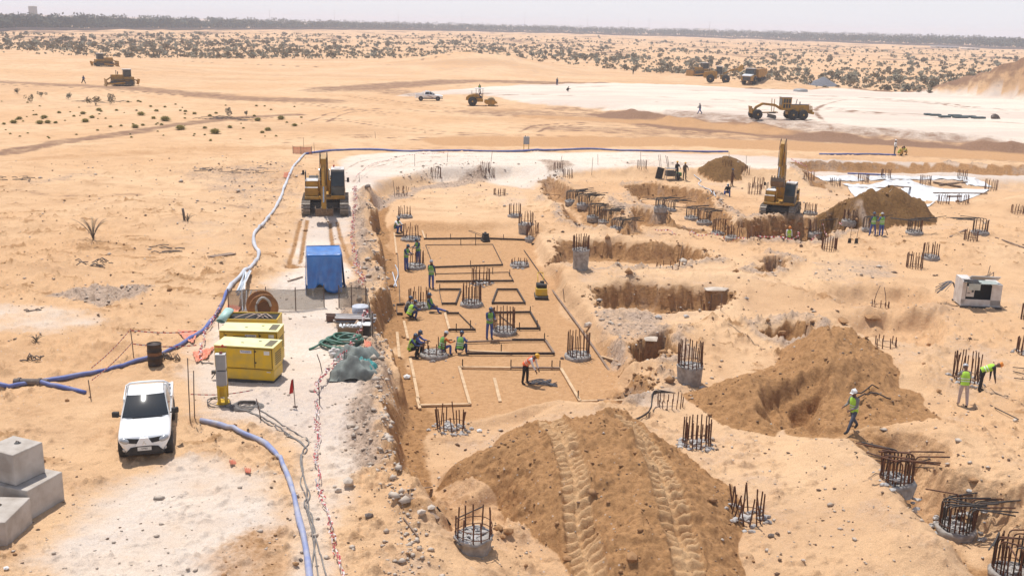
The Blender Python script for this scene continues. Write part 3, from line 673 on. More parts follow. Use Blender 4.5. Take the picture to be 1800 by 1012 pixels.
# ------------------------------------------------------------------ people
def person(px, py, h_px, pose, face_deg, cols, label, helmet=None, vest=None, group=None, at=None, lift=0.0, hold=None):
    """pose: dict of joint angles in degrees; faces -Y turned by face_deg"""
    p = G(px, py) if at is None else at
    H_ = 1.74
    s = 1.0
    shirt, trou = cols
    ps = dict(lean=0, hipL=0, hipR=0, kneeL=0, kneeR=0, abL=4, abR=4, shL=8, shR=8, saL=8, saR=8, elL=12, elR=12, neck=0, twist=0); ps.update(pose)
    J = {}
    def rx(v, a): # positive a swings a hanging vector forward (-Y)
        a = R(a); return Vector((v.x, v.y*math.cos(a)+v.z*math.sin(a), -v.y*math.sin(a)+v.z*math.cos(a)))
    up = rx(Vector((0, 0, 1)), -ps['lean'])
    hip = Vector((0, 0, 0)); J['pel'] = hip; J['wst'] = hip+up*.18; J['chs'] = hip+up*.40; J['nck'] = hip+up*.53
    hd = rx(Vector((0, 0, 1)), -(ps['lean']+ps['neck'])); J['hed'] = J['nck']+hd*.10
    for sd, x in (('L', 1), ('R', -1)):
        h = hip+Vector((.095*x, 0, -.03)); J['hp'+sd] = h
        d = Vector((math.sin(R(ps['ab'+sd]))*x, 0, -math.cos(R(ps['ab'+sd])))); th = rx(d, ps['hip'+sd]); J['kn'+sd] = h+th*.43
        sh = rx(Vector((math.sin(R(ps['ab'+sd]))*x*.4, 0, -1)), ps['hip'+sd]-ps['knee'+sd]); J['an'+sd] = J['kn'+sd]+sh*.42
        ft = rx(Vector((0, -1, -.12)), max(-40, min(25, ps['hip'+sd]-ps['knee'+sd]))*.6); J['to'+sd] = J['an'+sd]+ft*.17+Vector((0, 0, -.05)); J['hl'+sd] = J['an'+sd]-ft*.05+Vector((0, 0, -.06))
        q = J['chs']+rx(Vector((.175*x, 0, .07)), -ps['lean']); J['sh'+sd] = q
        ad = Vector((math.sin(R(ps['sa'+sd]))*x, 0, -math.cos(R(ps['sa'+sd])))); ua = rx(ad, ps['sh'+sd]-ps['lean']*0); J['el'+sd] = q+ua*.29
        fa = rx(Vector((-.25*x*math.sin(R(ps['el'+sd])), 0, -1)).normalized(), ps['sh'+sd]+ps['el'+sd]); J['wr'+sd] = J['el'+sd]+fa*.25; J['hn'+sd] = J['wr'+sd]+fa*.08; J['fa'+sd] = fa
    lo = min(J['toL'].z, J['toR'].z, J['hlL'].z, J['hlR'].z, J['pel'].z-.12)+.02
    for k_ in J:
        if not k_.startswith('fa'): J[k_] = J[k_]-Vector((0, 0, lo))
    root = thing('person', label, 'person', (p.x, p.y, p.z+lift), R(face_deg), group)
    # one continuous body grown over the skeleton
    names = ['pel', 'wst', 'chs', 'nck', 'hed', 'shL', 'elL', 'wrL', 'hnL', 'shR', 'elR', 'wrR', 'hnR', 'hpL', 'knL', 'anL', 'toL', 'hpR', 'knR', 'anR', 'toR']
    rad = dict(pel=(.155, .125), wst=(.145, .115), chs=(.16, .125), nck=(.062, .062), hed=(.068, .068), shL=(.075, .075), elL=(.052, .052), wrL=(.038, .038), hnL=(.036, .026),
               hpL=(.105, .10), knL=(.072, .072), anL=(.058, .058), toL=(.05, .04))
    ed = [('pel', 'wst'), ('wst', 'chs'), ('chs', 'nck'), ('nck', 'hed'), ('chs', 'shL'), ('shL', 'elL'), ('elL', 'wrL'), ('wrL', 'hnL'), ('chs', 'shR'), ('shR', 'elR'), ('elR', 'wrR'), ('wrR', 'hnR'),
          ('pel', 'hpL'), ('hpL', 'knL'), ('knL', 'anL'), ('anL', 'toL'), ('pel', 'hpR'), ('hpR', 'knR'), ('knR', 'anR'), ('anR', 'toR')]
    me = bpy.data.meshes.new('body'); me.from_pydata([J[n] for n in names], [(names.index(a), names.index(b)) for a, b in ed], [])
    o = bpy.data.objects.new('body', me); C.objects.link(o)
    o.modifiers.new('skin', 'SKIN'); bm = bmesh.new(); bm.from_mesh(me); lay = bm.verts.layers.skin.verify()
    bm.verts.ensure_lookup_table()
    for v, n in zip(bm.verts, names):
        r_ = rad.get(n) or rad[n[:-1]+'L']; v[lay].radius = r_; v[lay].use_root = (n == 'pel')
    bm.to_mesh(me); bm.free()
    if h_px > 24: sb = o.modifiers.new('sub', 'SUBSURF'); sb.levels = 1; sb.render_levels = 1
    dg = bpy.context.evaluated_depsgraph_get(); dg.update(); m2 = bpy.data.meshes.new_from_object(o.evaluated_get(dg)); bpy.data.objects.remove(o)
    for m in (shirt, trou, SKN, BOOT): m2.materials.append(m)
    grp = [('wst', 'chs', 0), ('chs', 'nck', 0), ('nck', 'hed', 2), ('shL', 'elL', 0), ('elL', 'wrL', 0), ('wrL', 'hnL', 2), ('shR', 'elR', 0), ('elR', 'wrR', 0), ('wrR', 'hnR', 2), ('pel', 'wst', 1), ('pel', 'hpL', 1), ('hpL', 'knL', 1), ('knL', 'anL', 1),
           ('anL', 'toL', 3), ('pel', 'hpR', 1), ('hpR', 'knR', 1), ('knR', 'anR', 1), ('anR', 'toR', 3)]
    for f in m2.polygons:
        c = f.center; bd = 9; bi = 0
        for a, b, mi in grp:
            A, B = J[a], J[b]; e = B-A; t = max(0, min(1, (c-A).dot(e)/e.dot(e))); d_ = (c-A-e*t).length-.02*(mi == 2)
            if d_ < bd: bd = d_; bi = mi
        f.material_index = bi; f.use_smooth = True
    # head with face, and hands with fingers, melted into the same body mesh
    mb = MB(); mb.mi = 2; q = hd.to_track_quat('Z', 'Y'); fwd = rx(Vector((0, -1, 0)), -(ps['lean']+ps['neck']))
    hc = J['hed']+hd*.075
    mb.T = Matrix.Translation(hc) @ Matrix((( -fwd.cross(hd)).normalized()*-1, -fwd, hd)).transposed().to_4x4()
    mb.ball((0, 0, 0), (.078, .097, .115), 12, 9); mb.ball((0, -.098, -.012), (.014, .02, .024), 6, 4); mb.ball((0, -.07, -.09), (.035, .03, .025), 6, 4)
    for x in (-1, 1): mb.ball((x*.08, .005, -.005), (.012, .022, .032), 6, 4)
    mb.mi = 4
    for x in (-1, 1): mb.ball((x*.030, -.088, .015), (.013, .008, .008), 6, 4)
    mb.mi = 5; mb.box((0, -.092, -.052), (.045, .012, .010))
    if not helmet: mb.mi = 4; mb.ball((0, .012, .03), (.083, .095, .095), 10, 6)
    mb.T = None; mb.mi = 2
    for sd, x in (('L', 1), ('R', -1)):
        fa = J['fa'+sd]; hn = J['hn'+sd]; sdv = fa.cross(Vector((0, 1, 0)))
        sdv = sdv.normalized() if sdv.length > .1 else Vector((1, 0, 0)); nrm = sdv.cross(fa).normalized()
        mb.ball(hn, (.034, .034, .034), 6, 4)
        for k_, ln in enumerate((.062, .072, .076, .066)):
            b0 = hn+sdv*((k_-1.5)*.02)+fa*.015; b1 = b0+fa*ln*.55+nrm*.004; b2 = b1+(fa*.75+nrm*.6).normalized()*ln*.5; mb.tube([b0, b1, b2], [.0095, .009, .007], 5)
        b0 = hn-fa*.02-sdv*.026*x; mb.tube([b0, b0+(fa*.6-sdv*.7*x).normalized()*.035, b0+(fa-sdv*.45*x+nrm*.4).normalized()*.065], [.011, .010, .008], 5)
    m3_ = mb.mesh('tmp', [shirt, trou, SKN, BOOT, HAIR, LIPS]); bm = bmesh.new(); bm.from_mesh(m2); bm.from_mesh(m3_)
    bm.to_mesh(m2); bm.free(); bpy.data.meshes.remove(m3_)
    m2.materials.append(HAIR); m2.materials.append(LIPS)
    m2.name = 'body'; b = inst(m2, 'body', root)
    if vest:
        vb = MB(); vb.smooth = True; rings = []
        sidev = Vector((1, 0, 0)); fv = rx(Vector((0, -1, 0)), -ps['lean'])
        for t, w, d_ in ((-.05, .175, .145), (.08, .172, .14), (.22, .182, .145), (.36, .195, .15), (.47, .165, .13), (.52, .10, .09)):
            cc = J['pel']+up*t; rings.append([cc+sidev*(w*math.cos(a)*(1.0))+fv*(d_*math.sin(a)) for a in [2*math.pi*k/14 for k in range(14)]])
        vb.loft(rings, True, False); vo = vb.build('safety_vest', vest, root)
        sb_ = MB()
        for t, w, d_ in ((.10, .176, .143), (.20, .184, .149)):
            rr = [[J['pel']+up*(t+dz)+sidev*(w+.004)*math.cos(a)+fv*(d_+.004)*math.sin(a) for a in [2*math.pi*k/14 for k in range(14)]] for dz in (0, .035)]
            sb_.loft(rr, True, False)
        if h_px > 30: sb_.build('reflective_band', BAND, vo, fix=False)
    if helmet:
        hb = MB(); hb.T = Matrix.Translation(hc) @ Matrix(((-fwd.cross(hd)).normalized()*-1, -fwd, hd)).transposed().to_4x4()
        hb.lathe([(.118, .025), (.116, .05), (.108, .09), (.085, .125), (.045, .148), (.005, .154)], (0, .0, 0), 14); hb.box((0, -.125, .032), (.15, .075, .012)); hb.box((0, 0, .145), (.03, .16, .02))
        hb.build('hard_hat', helmet, root)
    return root, J
SKN = mat('brown_skin', (.17, .085, .05), .6); BOOT = mat('work_boot', (.035, .028, .024), .8); HAIR = mat('black_hair', (.012, .011, .010), .7); LIPS = mat('lips', (.12, .05, .035), .6)
BAND = mat('reflective_silver', (.66, .68, .60), .4)
LIME = mat('lime_vest', (.44, .74, .05), .8, 0, (.30, .52, .06), 7, .4); LIMG = mat('green_vest', (.22, .48, .09), .8, 0, (.14, .31, .07), 7, .4); ORV = mat('orange_vest', (.85, .16, .05), .75)
NAVY = mat('navy_overall', (.040, .060, .16), .85, 0, (.028, .042, .11), 9); ROYL = mat('blue_overall', (.07, .11, .34), .85, 0, (.05, .08, .25), 9); JEAN = mat('grey_blue_jeans', (.075, .085, .12), .85, 0, (.05, .055, .08), 9)
GSH = mat('grey_shirt', (.22, .20, .19), .85); GOV = mat('pale_grey_overall', (.46, .38, .36), .85, 0, (.36, .29, .27), 9); WSH = mat('white_shirt', (.78, .76, .74), .85); BKT = mat('black_cloth', (.022, .020, .020), .9); OLV = mat('olive_cloth', (.10, .075, .045), .9)
BRC = mat('brown_cloth', (.12, .055, .03), .9); ORC = mat('orange_cloth', (.70, .20, .04), .85)
HW = mat('white_helmet', (.82, .82, .80), .35); HY = mat('yellow_helmet', (.80, .42, .02), .35); HO = mat('orange_helmet', (.75, .25, .03), .35); HB = mat('dark_blue_helmet', (.05, .08, .13), .3); HG = mat('grey_helmet', (.45, .45, .46), .35)
STAND = dict(shL=12, shR=10, elL=25, elR=20, hipL=3, hipR=-3); HANDS = dict(shL=25, shR=25, elL=60, elR=60, neck=28, lean=4)
WALK = dict(hipL=34, kneeL=8, hipR=-24, kneeR=20, shL=15, shR=18, elL=55, elR=60, lean=4, neck=12)
BEND = dict(lean=68, hipL=6, hipR=-2, kneeL=8, kneeR=6, shL=-8, shR=6, saL=6, saR=6, elL=8, elR=8, neck=5)
SQUAT = dict(lean=32, hipL=118, hipR=112, kneeL=138, kneeR=134, abL=18, abR=16, shL=48, shR=42, elL=40, elR=45, neck=10)
SIT = dict(lean=18, hipL=112, hipR=106, kneeL=125, kneeR=112, abL=14, abR=14, shL=48, shR=44, elL=35, elR=45, neck=14)
SITLEG = dict(lean=-8, hipL=82, kneeL=4, hipR=118, kneeR=92, abL=10, abR=8, shL=18, shR=30, elL=35, elR=50, neck=8)
HIPS = dict(shL=-18, saL=38, elL=80, shR=8, elR=15)
LEANF = dict(lean=14, hipL=6, hipR=-8, kneeL=4, kneeR=10, shL=35, shR=30, elL=40, elR=38, neck=26)
# ------------------------------------------------------------------ machines
def wheel(parent, c, r, w, side=1, hub=YEL, tread=14, name='wheel'):
    t = MB(); t.T = Matrix.Translation(c)
    t.lathe([(r*.62, -w/2), (r*.93, -w/2), (r, -w*.38), (r, w*.38), (r*.93, w/2), (r*.62, w/2)], n=22, axis='x')
    for k in range(tread):
        a = 2*math.pi*k/tread; t.box((0, math.cos(a)*r, math.sin(a)*r), (w*.9, r*.10, r*.12), (a+.3, 0, 0))
    o = t.build(name, BLK, parent)
    h = MB(); h.T = Matrix.Translation(c); h.lathe([(.02, -w*.42), (r*.55, -w*.42), (r*.60, -w*.5), (r*.60, w*.5), (r*.55, w*.42), (.02, w*.42)], n=16, axis='x')
    h.lathe([(.01, w*.3*side), (r*.22, w*.3*side), (r*.2, w*.52*side), (.01, w*.54*side)], n=10, axis='x')
    h.build('rim', hub, o); return o
def track_unit(parent, x, L, Hh, w, mt=TRK, y0=0):
    """one crawler: shoes wrapped round two end wheels; runs along Y"""
    r = Hh/2; b = MB(); n = int((2*(L-Hh)+math.pi*Hh)/.24); per = 2*(L-Hh)+math.pi*Hh
    for k in range(n):
        s_ = per*k/n; a = L-Hh
        if s_ < a: y, z, an = -a/2+s_, 0, 0
        elif s_ < a+math.pi*r: t = (s_-a)/r; y, z, an = a/2+r*math.sin(t), r-r*math.cos(t), t
        elif s_ < 2*a+math.pi*r: y, z, an = a/2-(s_-a-math.pi*r), Hh, math.pi
        else: t = (s_-2*a-math.pi*r)/r; y, z, an = -a/2-r*math.sin(t), r+r*math.cos(t), math.pi+t
        b.box((x, y+y0, z), (w, .205, .045), (an, 0, 0)); off = Euler((an, 0, 0)).to_matrix() @ Vector((0, .06, -.045)); b.box((x, y+y0+off.y, z+off.z), (w, .03, .05), (an, 0, 0))
    o = b.build('crawler_track', mt, parent)
    c = MB(); c.box((x, y0, Hh*.5), (w*.5, L-Hh, Hh*.5))
    for yy_ in (-1, 1): c.cyl((x-w*.3, y0+yy_*(L-Hh)/2, r), (x+w*.3, y0+yy_*(L-Hh)/2, r), r*.82, n=16)
    for q in range(6): c.cyl((x-w*.35, y0-(L-Hh)/2+(L-Hh)*(q+.5)/6, .16), (x+w*.35, y0-(L-Hh)/2+(L-Hh)*(q+.5)/6, .16), .13, n=8)
    c.build('track_frame', DKG, o); return o

def excavator(loc, rz, label, boom, flip=False, light_cab=True, deckY=YEL):
    """faces -Y. boom = (apex y,z), (stick end y,z), bucket angle"""
    t = thing('excavator', label, 'excavator', loc, rz)
    for x in (-1.38, 1.38): track_unit(t, x, 4.6, 1.02, .62)
    u = MB(); u.box((0, 0, .62), (1.9, 2.2, .42)); u.cyl((0, 0, .8), (0, 0, 1.12), .75, n=20); u.beam((-1.3, -1, .6), (1.3, 1, .6), .5, .35); u.beam((-1.3, 1, .6), (1.3, -1, .6), .5, .35); u.build('undercarriage', DKG, t)
    dk = MB(); dk.box((0, .45, 1.22), (2.9, 4.0, .22)); dk.box((.95, -1.35, 1.22), (1.0, .5, .2)); dk.box((-.95, -1.2, 1.22), (1.0, .9, .2)); dk.build('deck', deckY, t, .03)
    # engine hood, counterweight
    e = MB(); e.box((0, 1.75, 1.82), (2.86, 1.2, 1.0)); hood = e.build('engine_hood', deckY, t, .06)
    g = MB(); g.box((-.9, 1.55, 2.345), (.7, .8, .05)); g.box((.6, 1.6, 2.345), (.9, .7, .05)); g.each('hood_grille', DKG, hood)
    cw = MB(); cw.prism([(-1.43, 2.3), (1.43, 2.3), (1.3, 2.75), (.7, 2.98), (-.7, 2.98), (-1.3, 2.75)], 1.12, 2.25, 'z'); cw.build('counterweight', deckY, t, .06)
    s = MB(); s.box((-.98, -.15, 1.85), (.95, 1.5, 1.0)); s.box((-.98, -1.15, 1.62), (.95, .5, .6)); tk = s.build('fuel_tank', deckY, t, .05)
    tp = MB(); tp.box((-.98, -.15, 2.365), (.93, 1.48, .03)); tp.box((-.98, -1.15, 1.935), (.93, .48, .03)); tp.build('tank_top_plate', WHD, tk)
    hr = MB()
    for a, b in (((-1.42, -.9, 1.9), (-1.42, -.9, 3.0)), ((-1.42, -.9, 3.0), (-1.42, .3, 3.0)), ((-1.42, .3, 3.0), (-1.42, .3, 2.35)), ((-.6, .1, 2.35), (-.6, .1, 2.75)), ((-1.42, -.2, 2.35), (-1.42, -.2, 3.0))): hr.cyl(a, b, .022, n=6)
    hr.each('handrail', DKG, t); mr = MB(); mr.box((-1.55, -.95, 3.0), (.16, .05, .34)); mr.cyl((-1.42, -.9, 2.95), (-1.55, -.95, 3.0), .02, n=5); mr.build('mirror', BLK, t)
    mr = MB(); mr.box((1.68, -1.5, 2.55), (.18, .05, .34)); mr.cyl((1.45, -1.45, 2.45), (1.68, -1.5, 2.5), .02, n=5); mr.build('mirror', BLK, t)
    ex = MB(); ex.cyl((-.35, 1.5, 2.3), (-.35, 1.5, 2.85), .07, n=8); ex.cyl((-.35, 1.5, 2.85), (-.35, 1.65, 2.95), .07, n=8); ex.each('exhaust', DKG, t)
    # cab
    c = MB(); prof = [(-1.62, 1.34), (-1.66, 2.1), (-1.32, 3.16), (-1.15, 3.22), (.25, 3.22), (.30, 3.1), (.32, 1.34)]
    c.prism(prof, .44, 1.42, 'x'); cab = c.build('cab', DKG, t, .03)
    rf = MB(); rf.box((.93, -.48, 3.25), (.96, 1.55, .06)); rf.box((.93, -.5, 3.30), (.5, .7, .06)); rf.build('roof', WHD if light_cab else DKG, cab, .02)
    gl = MB(); gl.grid(lambda a, b: Vector((.50+.86*a, -1.655+(.32*b if b > .4 else 0)*0, 1.45+.65*b)), 1, 1, False); gl.grid(lambda a, b: Vector((.50+.86*a, -1.675+.335*b, 2.12+1.0*b)), 1, 1, False); gl.build('windscreen', GLSC, cab)
    for x in (.432, 1.428):
        for vv in ([(x, -1.5, 1.95), (x, -1.25, 3.0), (x, -.62, 3.0), (x, -.62, 1.95)], [(x, -.52, 1.95), (x, -.52, 3.0), (x, .2, 3.0), (x, .2, 1.95)]): gs = MB(); gs._add(vv, [(0, 1, 2, 3)]); gs.each('side_window', GLSC, cab)
    fr = MB(); fr.box((.93, -1.70, 1.36), (.98, .07, .14)); fr.box((.93, -1.71, 1.27), (.6, .05, .09)); fr.build('cab_sill', deckY, cab)
    bc = MB(); bc.cyl((.65, .0, 3.27), (.65, 0, 3.45), .06, n=8); bc.build('beacon_lamp', mat('beacon', (.5, .03, .02), .3), cab)
    # boom, stick, bucket, rams
    (ay, az_), (ey, ez), bk = boom; fy, fz = -.55, 1.75
    def arm(pts, name, w, m=deckY):
        n = len(pts); b = MB(); P = [Vector((0, y, z)) for y, z, _ in pts]; top = []; bot = []
        for i, (y, z, th) in enumerate(pts):
            d = (P[min(i+1, n-1)]-P[max(i-1, 0)]).normalized(); nn = Vector((0, -d.z, d.y)); top.append((P[i]+nn*th/2)); bot.append(P[i]-nn*th/2)
        poly = [(p.y, p.z) for p in top]+[(p.y, p.z) for p in bot[::-1]]
        b.prism(poly, -w/2, w/2, 'x'); return b.build(name, m, t, .025)
    midy, midz = (fy*.5+ay*.5)*1.0+.25*(az_-fz)/4+.12, (fz*.42+az_*.58)+.45
    bo = arm([(fy, fz, .42), (fy*.72+ay*.28+.05, fz*.70+az_*.30+.3, .62), (midy-.0, midz, .78), (fy*.2+ay*.8, fz*.15+az_*.85+.25, .58), (ay, az_, .36)], 'boom', .46)
    hb = Vector((0, ay+.35, az_+.32)); st = arm([(hb.y, hb.z, .28), (ay-.05, az_+.02, .62), (ay*.55+ey*.45, az_*.55+ez*.45, .46), (ey, ez, .30)], 'stick', .34)
    def ram(a, b, r_, nm='hydraulic_ram'):
        a = Vector(a); b = Vector(b); m = MB(); q = a.lerp(b, .58); m.cyl(a, q, r_, n=10); m.mi = 1; m.cyl(q, b, r_*.55, n=8); m.build(nm, [deckY, CHR], t)
    for x in (-.34, .34): ram((x, fy-.35, fz-.35), (x, midy-.25, midz-.25), .10)
    ram((0, midy+.0, midz+.55), (0, hb.y, hb.z), .10); ram((0, ay-.35, az_-.25), (0, ey-.42, ez+.55), .09)
    hs = MB()
    for x in (-.24, .24): hs.tube(spline([(x, fy, fz+.3), (x, midy, midz+.45), (x, ay+.3, az_+.55), (x, ay-.4, az_-.3), (x*.8, ay*.5+ey*.5-.3, az_*.5+ez*.5)], .3), .028, 5)
    hs.each('hydraulic_hose', BLK, t)
    b = MB(); b.T = Matrix.Translation((0, ey, ez)) @ Matrix.Rotation(R(bk), 4, 'X') @ (Matrix.Scale(-1, 4, (0, 1, 0)) if flip else Matrix.Identity(4)); cur = [(.12, .05), (-.05, -.35), (-.35, -.62), (-.75, -.70), (-1.05, -.52)]
    for x in (-.62, .59): b.prism(cur+[(-.95, -.25), (-.45, .10)], x, x+.03, 'x')
    for p, q in zip(cur[:-1], cur[1:]): b._add([(-.62, p[0], p[1]), (.62, p[0], p[1]), (.62, q[0], q[1]), (-.62, q[0], q[1]), (-.62, p[0]-.03, p[1]+.04), (.62, p[0]-.03, p[1]+.04), (.62, q[0]-.01, q[1]+.04), (-.62, q[0]-.01, q[1]+.04)], [(0, 1, 2, 3), (7, 6, 5, 4), (0, 3, 7, 4), (1, 5, 6, 2), (0, 4, 5, 1), (3, 2, 6, 7)])
    for k in range(5): b.box((-.52+.26*k, -1.14, -.50), (.10, .24, .06), (R(12), 0, 0))
    for x in (-.18, .18): b.box((x, .1, .02), (.05, .35, .3))
    b.build('bucket', mat('worn_bucket', (.22, .155, .10), .6, .3, (.13, .09, .06), 5), t); return t
pA = G(566, 379); 
exA = excavator((pA.x, pA.y+1.6, float(gz(pA.x, pA.y+1.5))), R(9), 'yellow excavator parked on the pale track with its bucket on the ground', ((-3.7, 4.25), (-5.0, 1.0), 8), True)
pB = G(1380, 378)
exB = excavator((pB.x, pB.y+1.6, float(gz(pB.x, pB.y+2.2))-.05), R(-22), 'yellow excavator with raised boom digging beside the dark soil heap', ((-2.3, 7.0), (-3.3, 3.2), -75), light_cab=True); exB.scale = (.85, .85, .85)

def dozer(loc, rz, label, ripper=True):
    t = thing('bulldozer', label, 'bulldozer', loc, rz, 'bulldozers on the far sand')
    for x in (-1.15, 1.15): track_unit(t, x, 4.4, 1.25, .6, DKG)
    b = MB(); b.box((0, -.9, 1.65), (1.25, 2.5, 1.15)); b.box((0, 1.2, 1.35), (2.0, 1.9, .9)); b.box((0, 0, .8), (1.7, 3.6, .6)); b.build('body', YEL, t, .05)
    g = MB(); g.box((0, -2.17, 1.6), (1.0, .04, .9)); g.build('radiator_grille', DKG, t)
    c = MB(); c.box((0, .9, 2.55), (1.55, 1.5, 1.35)); cab = c.build('cab', DKG, t, .04); gl = MB()
    gl.box((0, .135, 2.6), (1.3, .02, 1.0)); gl.box((-.79, .9, 2.6), (.02, 1.2, 1.0)); gl.box((.79, .9, 2.6), (.02, 1.2, 1.0)); gl.each('window', GLSC, cab)
    r_ = MB(); r_.box((0, .9, 3.27), (1.8, 1.8, .09)); r_.build('roof', WHD, cab, .02)
    e = MB(); e.cyl((.3, -1.2, 2.2), (.3, -1.2, 3.1), .07, n=8); e.cyl((-.3, -.8, 2.2), (-.3, -.8, 2.8), .1, n=8); e.each('exhaust', DKG, t)
    bl = MB(); bl.grid(lambda a, q: Vector((-1.9+3.8*a, -3.35+.28*math.sin(q*math.pi)-.0, .05+1.35*q)), 8, 6); bl.box((0, -3.22, .72), (3.8, .06, 1.3)); bl.box((0, -3.36, .1), (3.85, .1, .2)); bl.build('blade', YEL, t)
    ar = MB()
    for x in (-1.55, 1.55): ar.beam((x, .3, .7), (x, -3.15, .4), .2, .28)
    for x in (-.6, .6): ar.cyl((x, -1.9, 1.9), (x, -3.2, 1.0), .07, n=8)
    ar.each('push_arm', YEL, t)
    if ripper:
        rp = MB(); rp.beam((-.9, 2.9, 1.0), (.9, 2.9, 1.0), .3, .35); rp.beam((0, 2.2, 1.2), (0, 3.0, 1.0), .3, .2)
        for x in (-.7, 0, .7): rp.box((x, 3.0, .8), (.1, .3, 1.1), (R(-15), 0, 0))
        rp.build('ripper', YEL, t)
    return t
p = G(216, 151); dozer(p, R(-62), 'bulldozer with wide blade on dark wheel marks near a walking man'); bpy.context.view_layer.update()
p = G(183, 117); dozer(p, R(125), 'smaller looking distant bulldozer on bare sand behind the other')
p = G(1232, 134); dz = dozer(p, R(-70), 'bulldozer beside the wheel loader at the scrub edge'); dz.scale = (1.2, 1.2, 1.2)

def pickup(loc, rz, label, front_detail=True, stripes=False, tilt=None):
    """double-cab pickup, nose at y=0 facing -Y, tail at y=5"""
    t = thing('pickup_truck', label, 'pickup truck', loc, rz, None, tilt)
    def ring(y, w, zb, zt, crown=.03, n=10):
        o = []
        for k in range(n+1): a = math.pi*k/n; x = -math.cos(a); o.append(Vector((w*math.copysign(abs(x)**.62, x), y, zt-.16*(1-abs(math.sin(a))**.55)+crown*math.sin(a)**2)))
        for k in range(4): o.append(Vector((w*1.0*(1-2*(k+.5)/4)*.94, y, zb)))
        # order: left top -> right top -> bottom right -> bottom left
        return o
    secs = [(0.00, .62, .40, .78), (.03, .76, .36, .88), (.10, .84, .33, .95), (.30, .875, .33, 1.0), (.7, .885, .33, 1.04), (1.05, .885, .33, 1.055), (1.4, .885, .33, 1.09), (2.2, .89, .33, 1.10), (3.3, .89, .33, 1.10), (3.42, .89, .35, 1.08)]
    b = MB(); b.loft([ring(*q) for q in secs]); body = b.build('body', WHT, t)
    dk = MB()
    for y in (.88, 4.02):
        for x in (-1, 1): dk.cyl((x*.60, y, .40), (x*.897, y, .40), .43, n=24)
    dk.box((0, 2.4, .36), (1.6, 3.6, .12)); dk.each('wheel_arch', BLK, t)
    for y in (.88, 4.02):
        for x in (-1, 1): wheel(t, (x*.80, y, .37), .37, .24, x, CHR, 0)
    bd = MB(); bd.box((-.84, 4.2, .82), (.10, 1.56, .62)); bd.box((.84, 4.2, .82), (.10, 1.56, .62)); bd.box((0, 4.95, .80), (1.66, .07, .58)); bd.box((0, 3.46, .85), (1.6, .05, .5)); bd.box((0, 5.02, .48), (1.6, .12, .18)); bed = bd.build('bed', WHT, t, .03)
    bf = MB(); bf.box((0, 4.2, .62), (1.58, 1.46, .05)); bf.build('bed_floor', DKG, bed)
    # cabin
    def cr(z, y0, y1, w, n=6):
        o = []; r_ = .10
        for cx, cy, a0 in ((w-r_, y1-r_, 0), (-w+r_, y1-r_, 90), (-w+r_, y0+r_*1.5, 180), (w-r_, y0+r_*1.5, 270)):
            for k in range(4): a = R(a0+30*k); o.append(Vector((cx+r_*math.cos(a), cy+(r_ if a0 < 180 else r_*1.5)*math.sin(a), z)))
        return o
    cb = MB(); cb.loft([cr(1.02, 1.30, 3.40, .84), cr(1.12, 1.42, 3.40, .82), cr(1.60, 2.28, 3.26, .69), cr(1.70, 2.42, 3.20, .655), cr(1.745, 2.55, 3.12, .60), cr(1.755, 2.7, 3.0, .45)]); cab = cb.build('cabin', WHT, t)
    for m_ in cab.data.polygons: m_.use_smooth = True
    gl = MB()
    def ws(a, q):
        z = 1.13+.50*q; y = 1.40+(.90)*q-.10*math.sin(q*math.pi)*.6; w = .80-.14*q; x = (2*a-1)*w; return Vector((x, y-.065+.12*(2*a-1)**2, z+.035*(1-(2*a-1)**2)*.6))
    gl.grid(ws, 10, 8, True); gl.build('windscreen', GLS, cab)
    for x in (-1, 1):
      sg = MB()
      if 1:
        def sw(y0, y1, y2, y3): # bottom front/back, top front/back
            f = lambda y, z: Vector((x*(.823-(z-1.12)*.27+.012), y, z)); sg._add([f(y0, 1.16), f(y1, 1.16), f(y3, 1.56), f(y2, 1.56)], [(0, 1, 2, 3)])
        for q_ in ((1.72, 2.42, 2.28, 2.44), (2.48, 3.22, 2.52, 3.14)): sg = MB(); sw(*q_); sg.build('side_window', GLS, cab)
    rr = MB()
    for x in (-1, 1): rr.tube([(x*.64, 2.40, 1.735), (x*.62, 2.8, 1.775), (x*.64, 3.2, 1.735)], .014, 5)
    rr.build('roof_rail', GRY, cab)
    sb_ = MB(); sb_.tube(spline([(-.80, 3.62, 1.10), (-.74, 3.55, 1.45), (-.60, 3.52, 1.66), (.60, 3.52, 1.66), (.74, 3.55, 1.45), (.80, 3.62, 1.10)], .12), .04, 8); sb_.tube([(-.80, 4.3, 1.12), (-.7, 3.6, 1.5)], .03, 6); sb_.tube([(.80, 4.3, 1.12), (.7, 3.6, 1.5)], .03, 6); sb_.build('sports_bar', WHT, t)
    for x in (-1, 1):
        m_ = MB(); m_.box((x*1.02, 1.66, 1.20), (.24, .14, .19), (0, 0, x*.25)); m_.beam((x*.84, 1.62, 1.14), (x*.95, 1.66, 1.15), .05, .05); m_.build('wing_mirror', BLK, t, .03)
    for x in (-1, 1):
        w_ = MB(); w_.beam((x*.18-.25, 1.36, 1.125), (x*.18+.40, 1.375, 1.13), .025, .02); w_.each('wiper', BLK, t)
    pp = MB(); pp.box((.03, 1.47, 1.195), (.24, .10, .012), (R(28), 0, 0)); pp.build('dash_paper', WHD, cab)
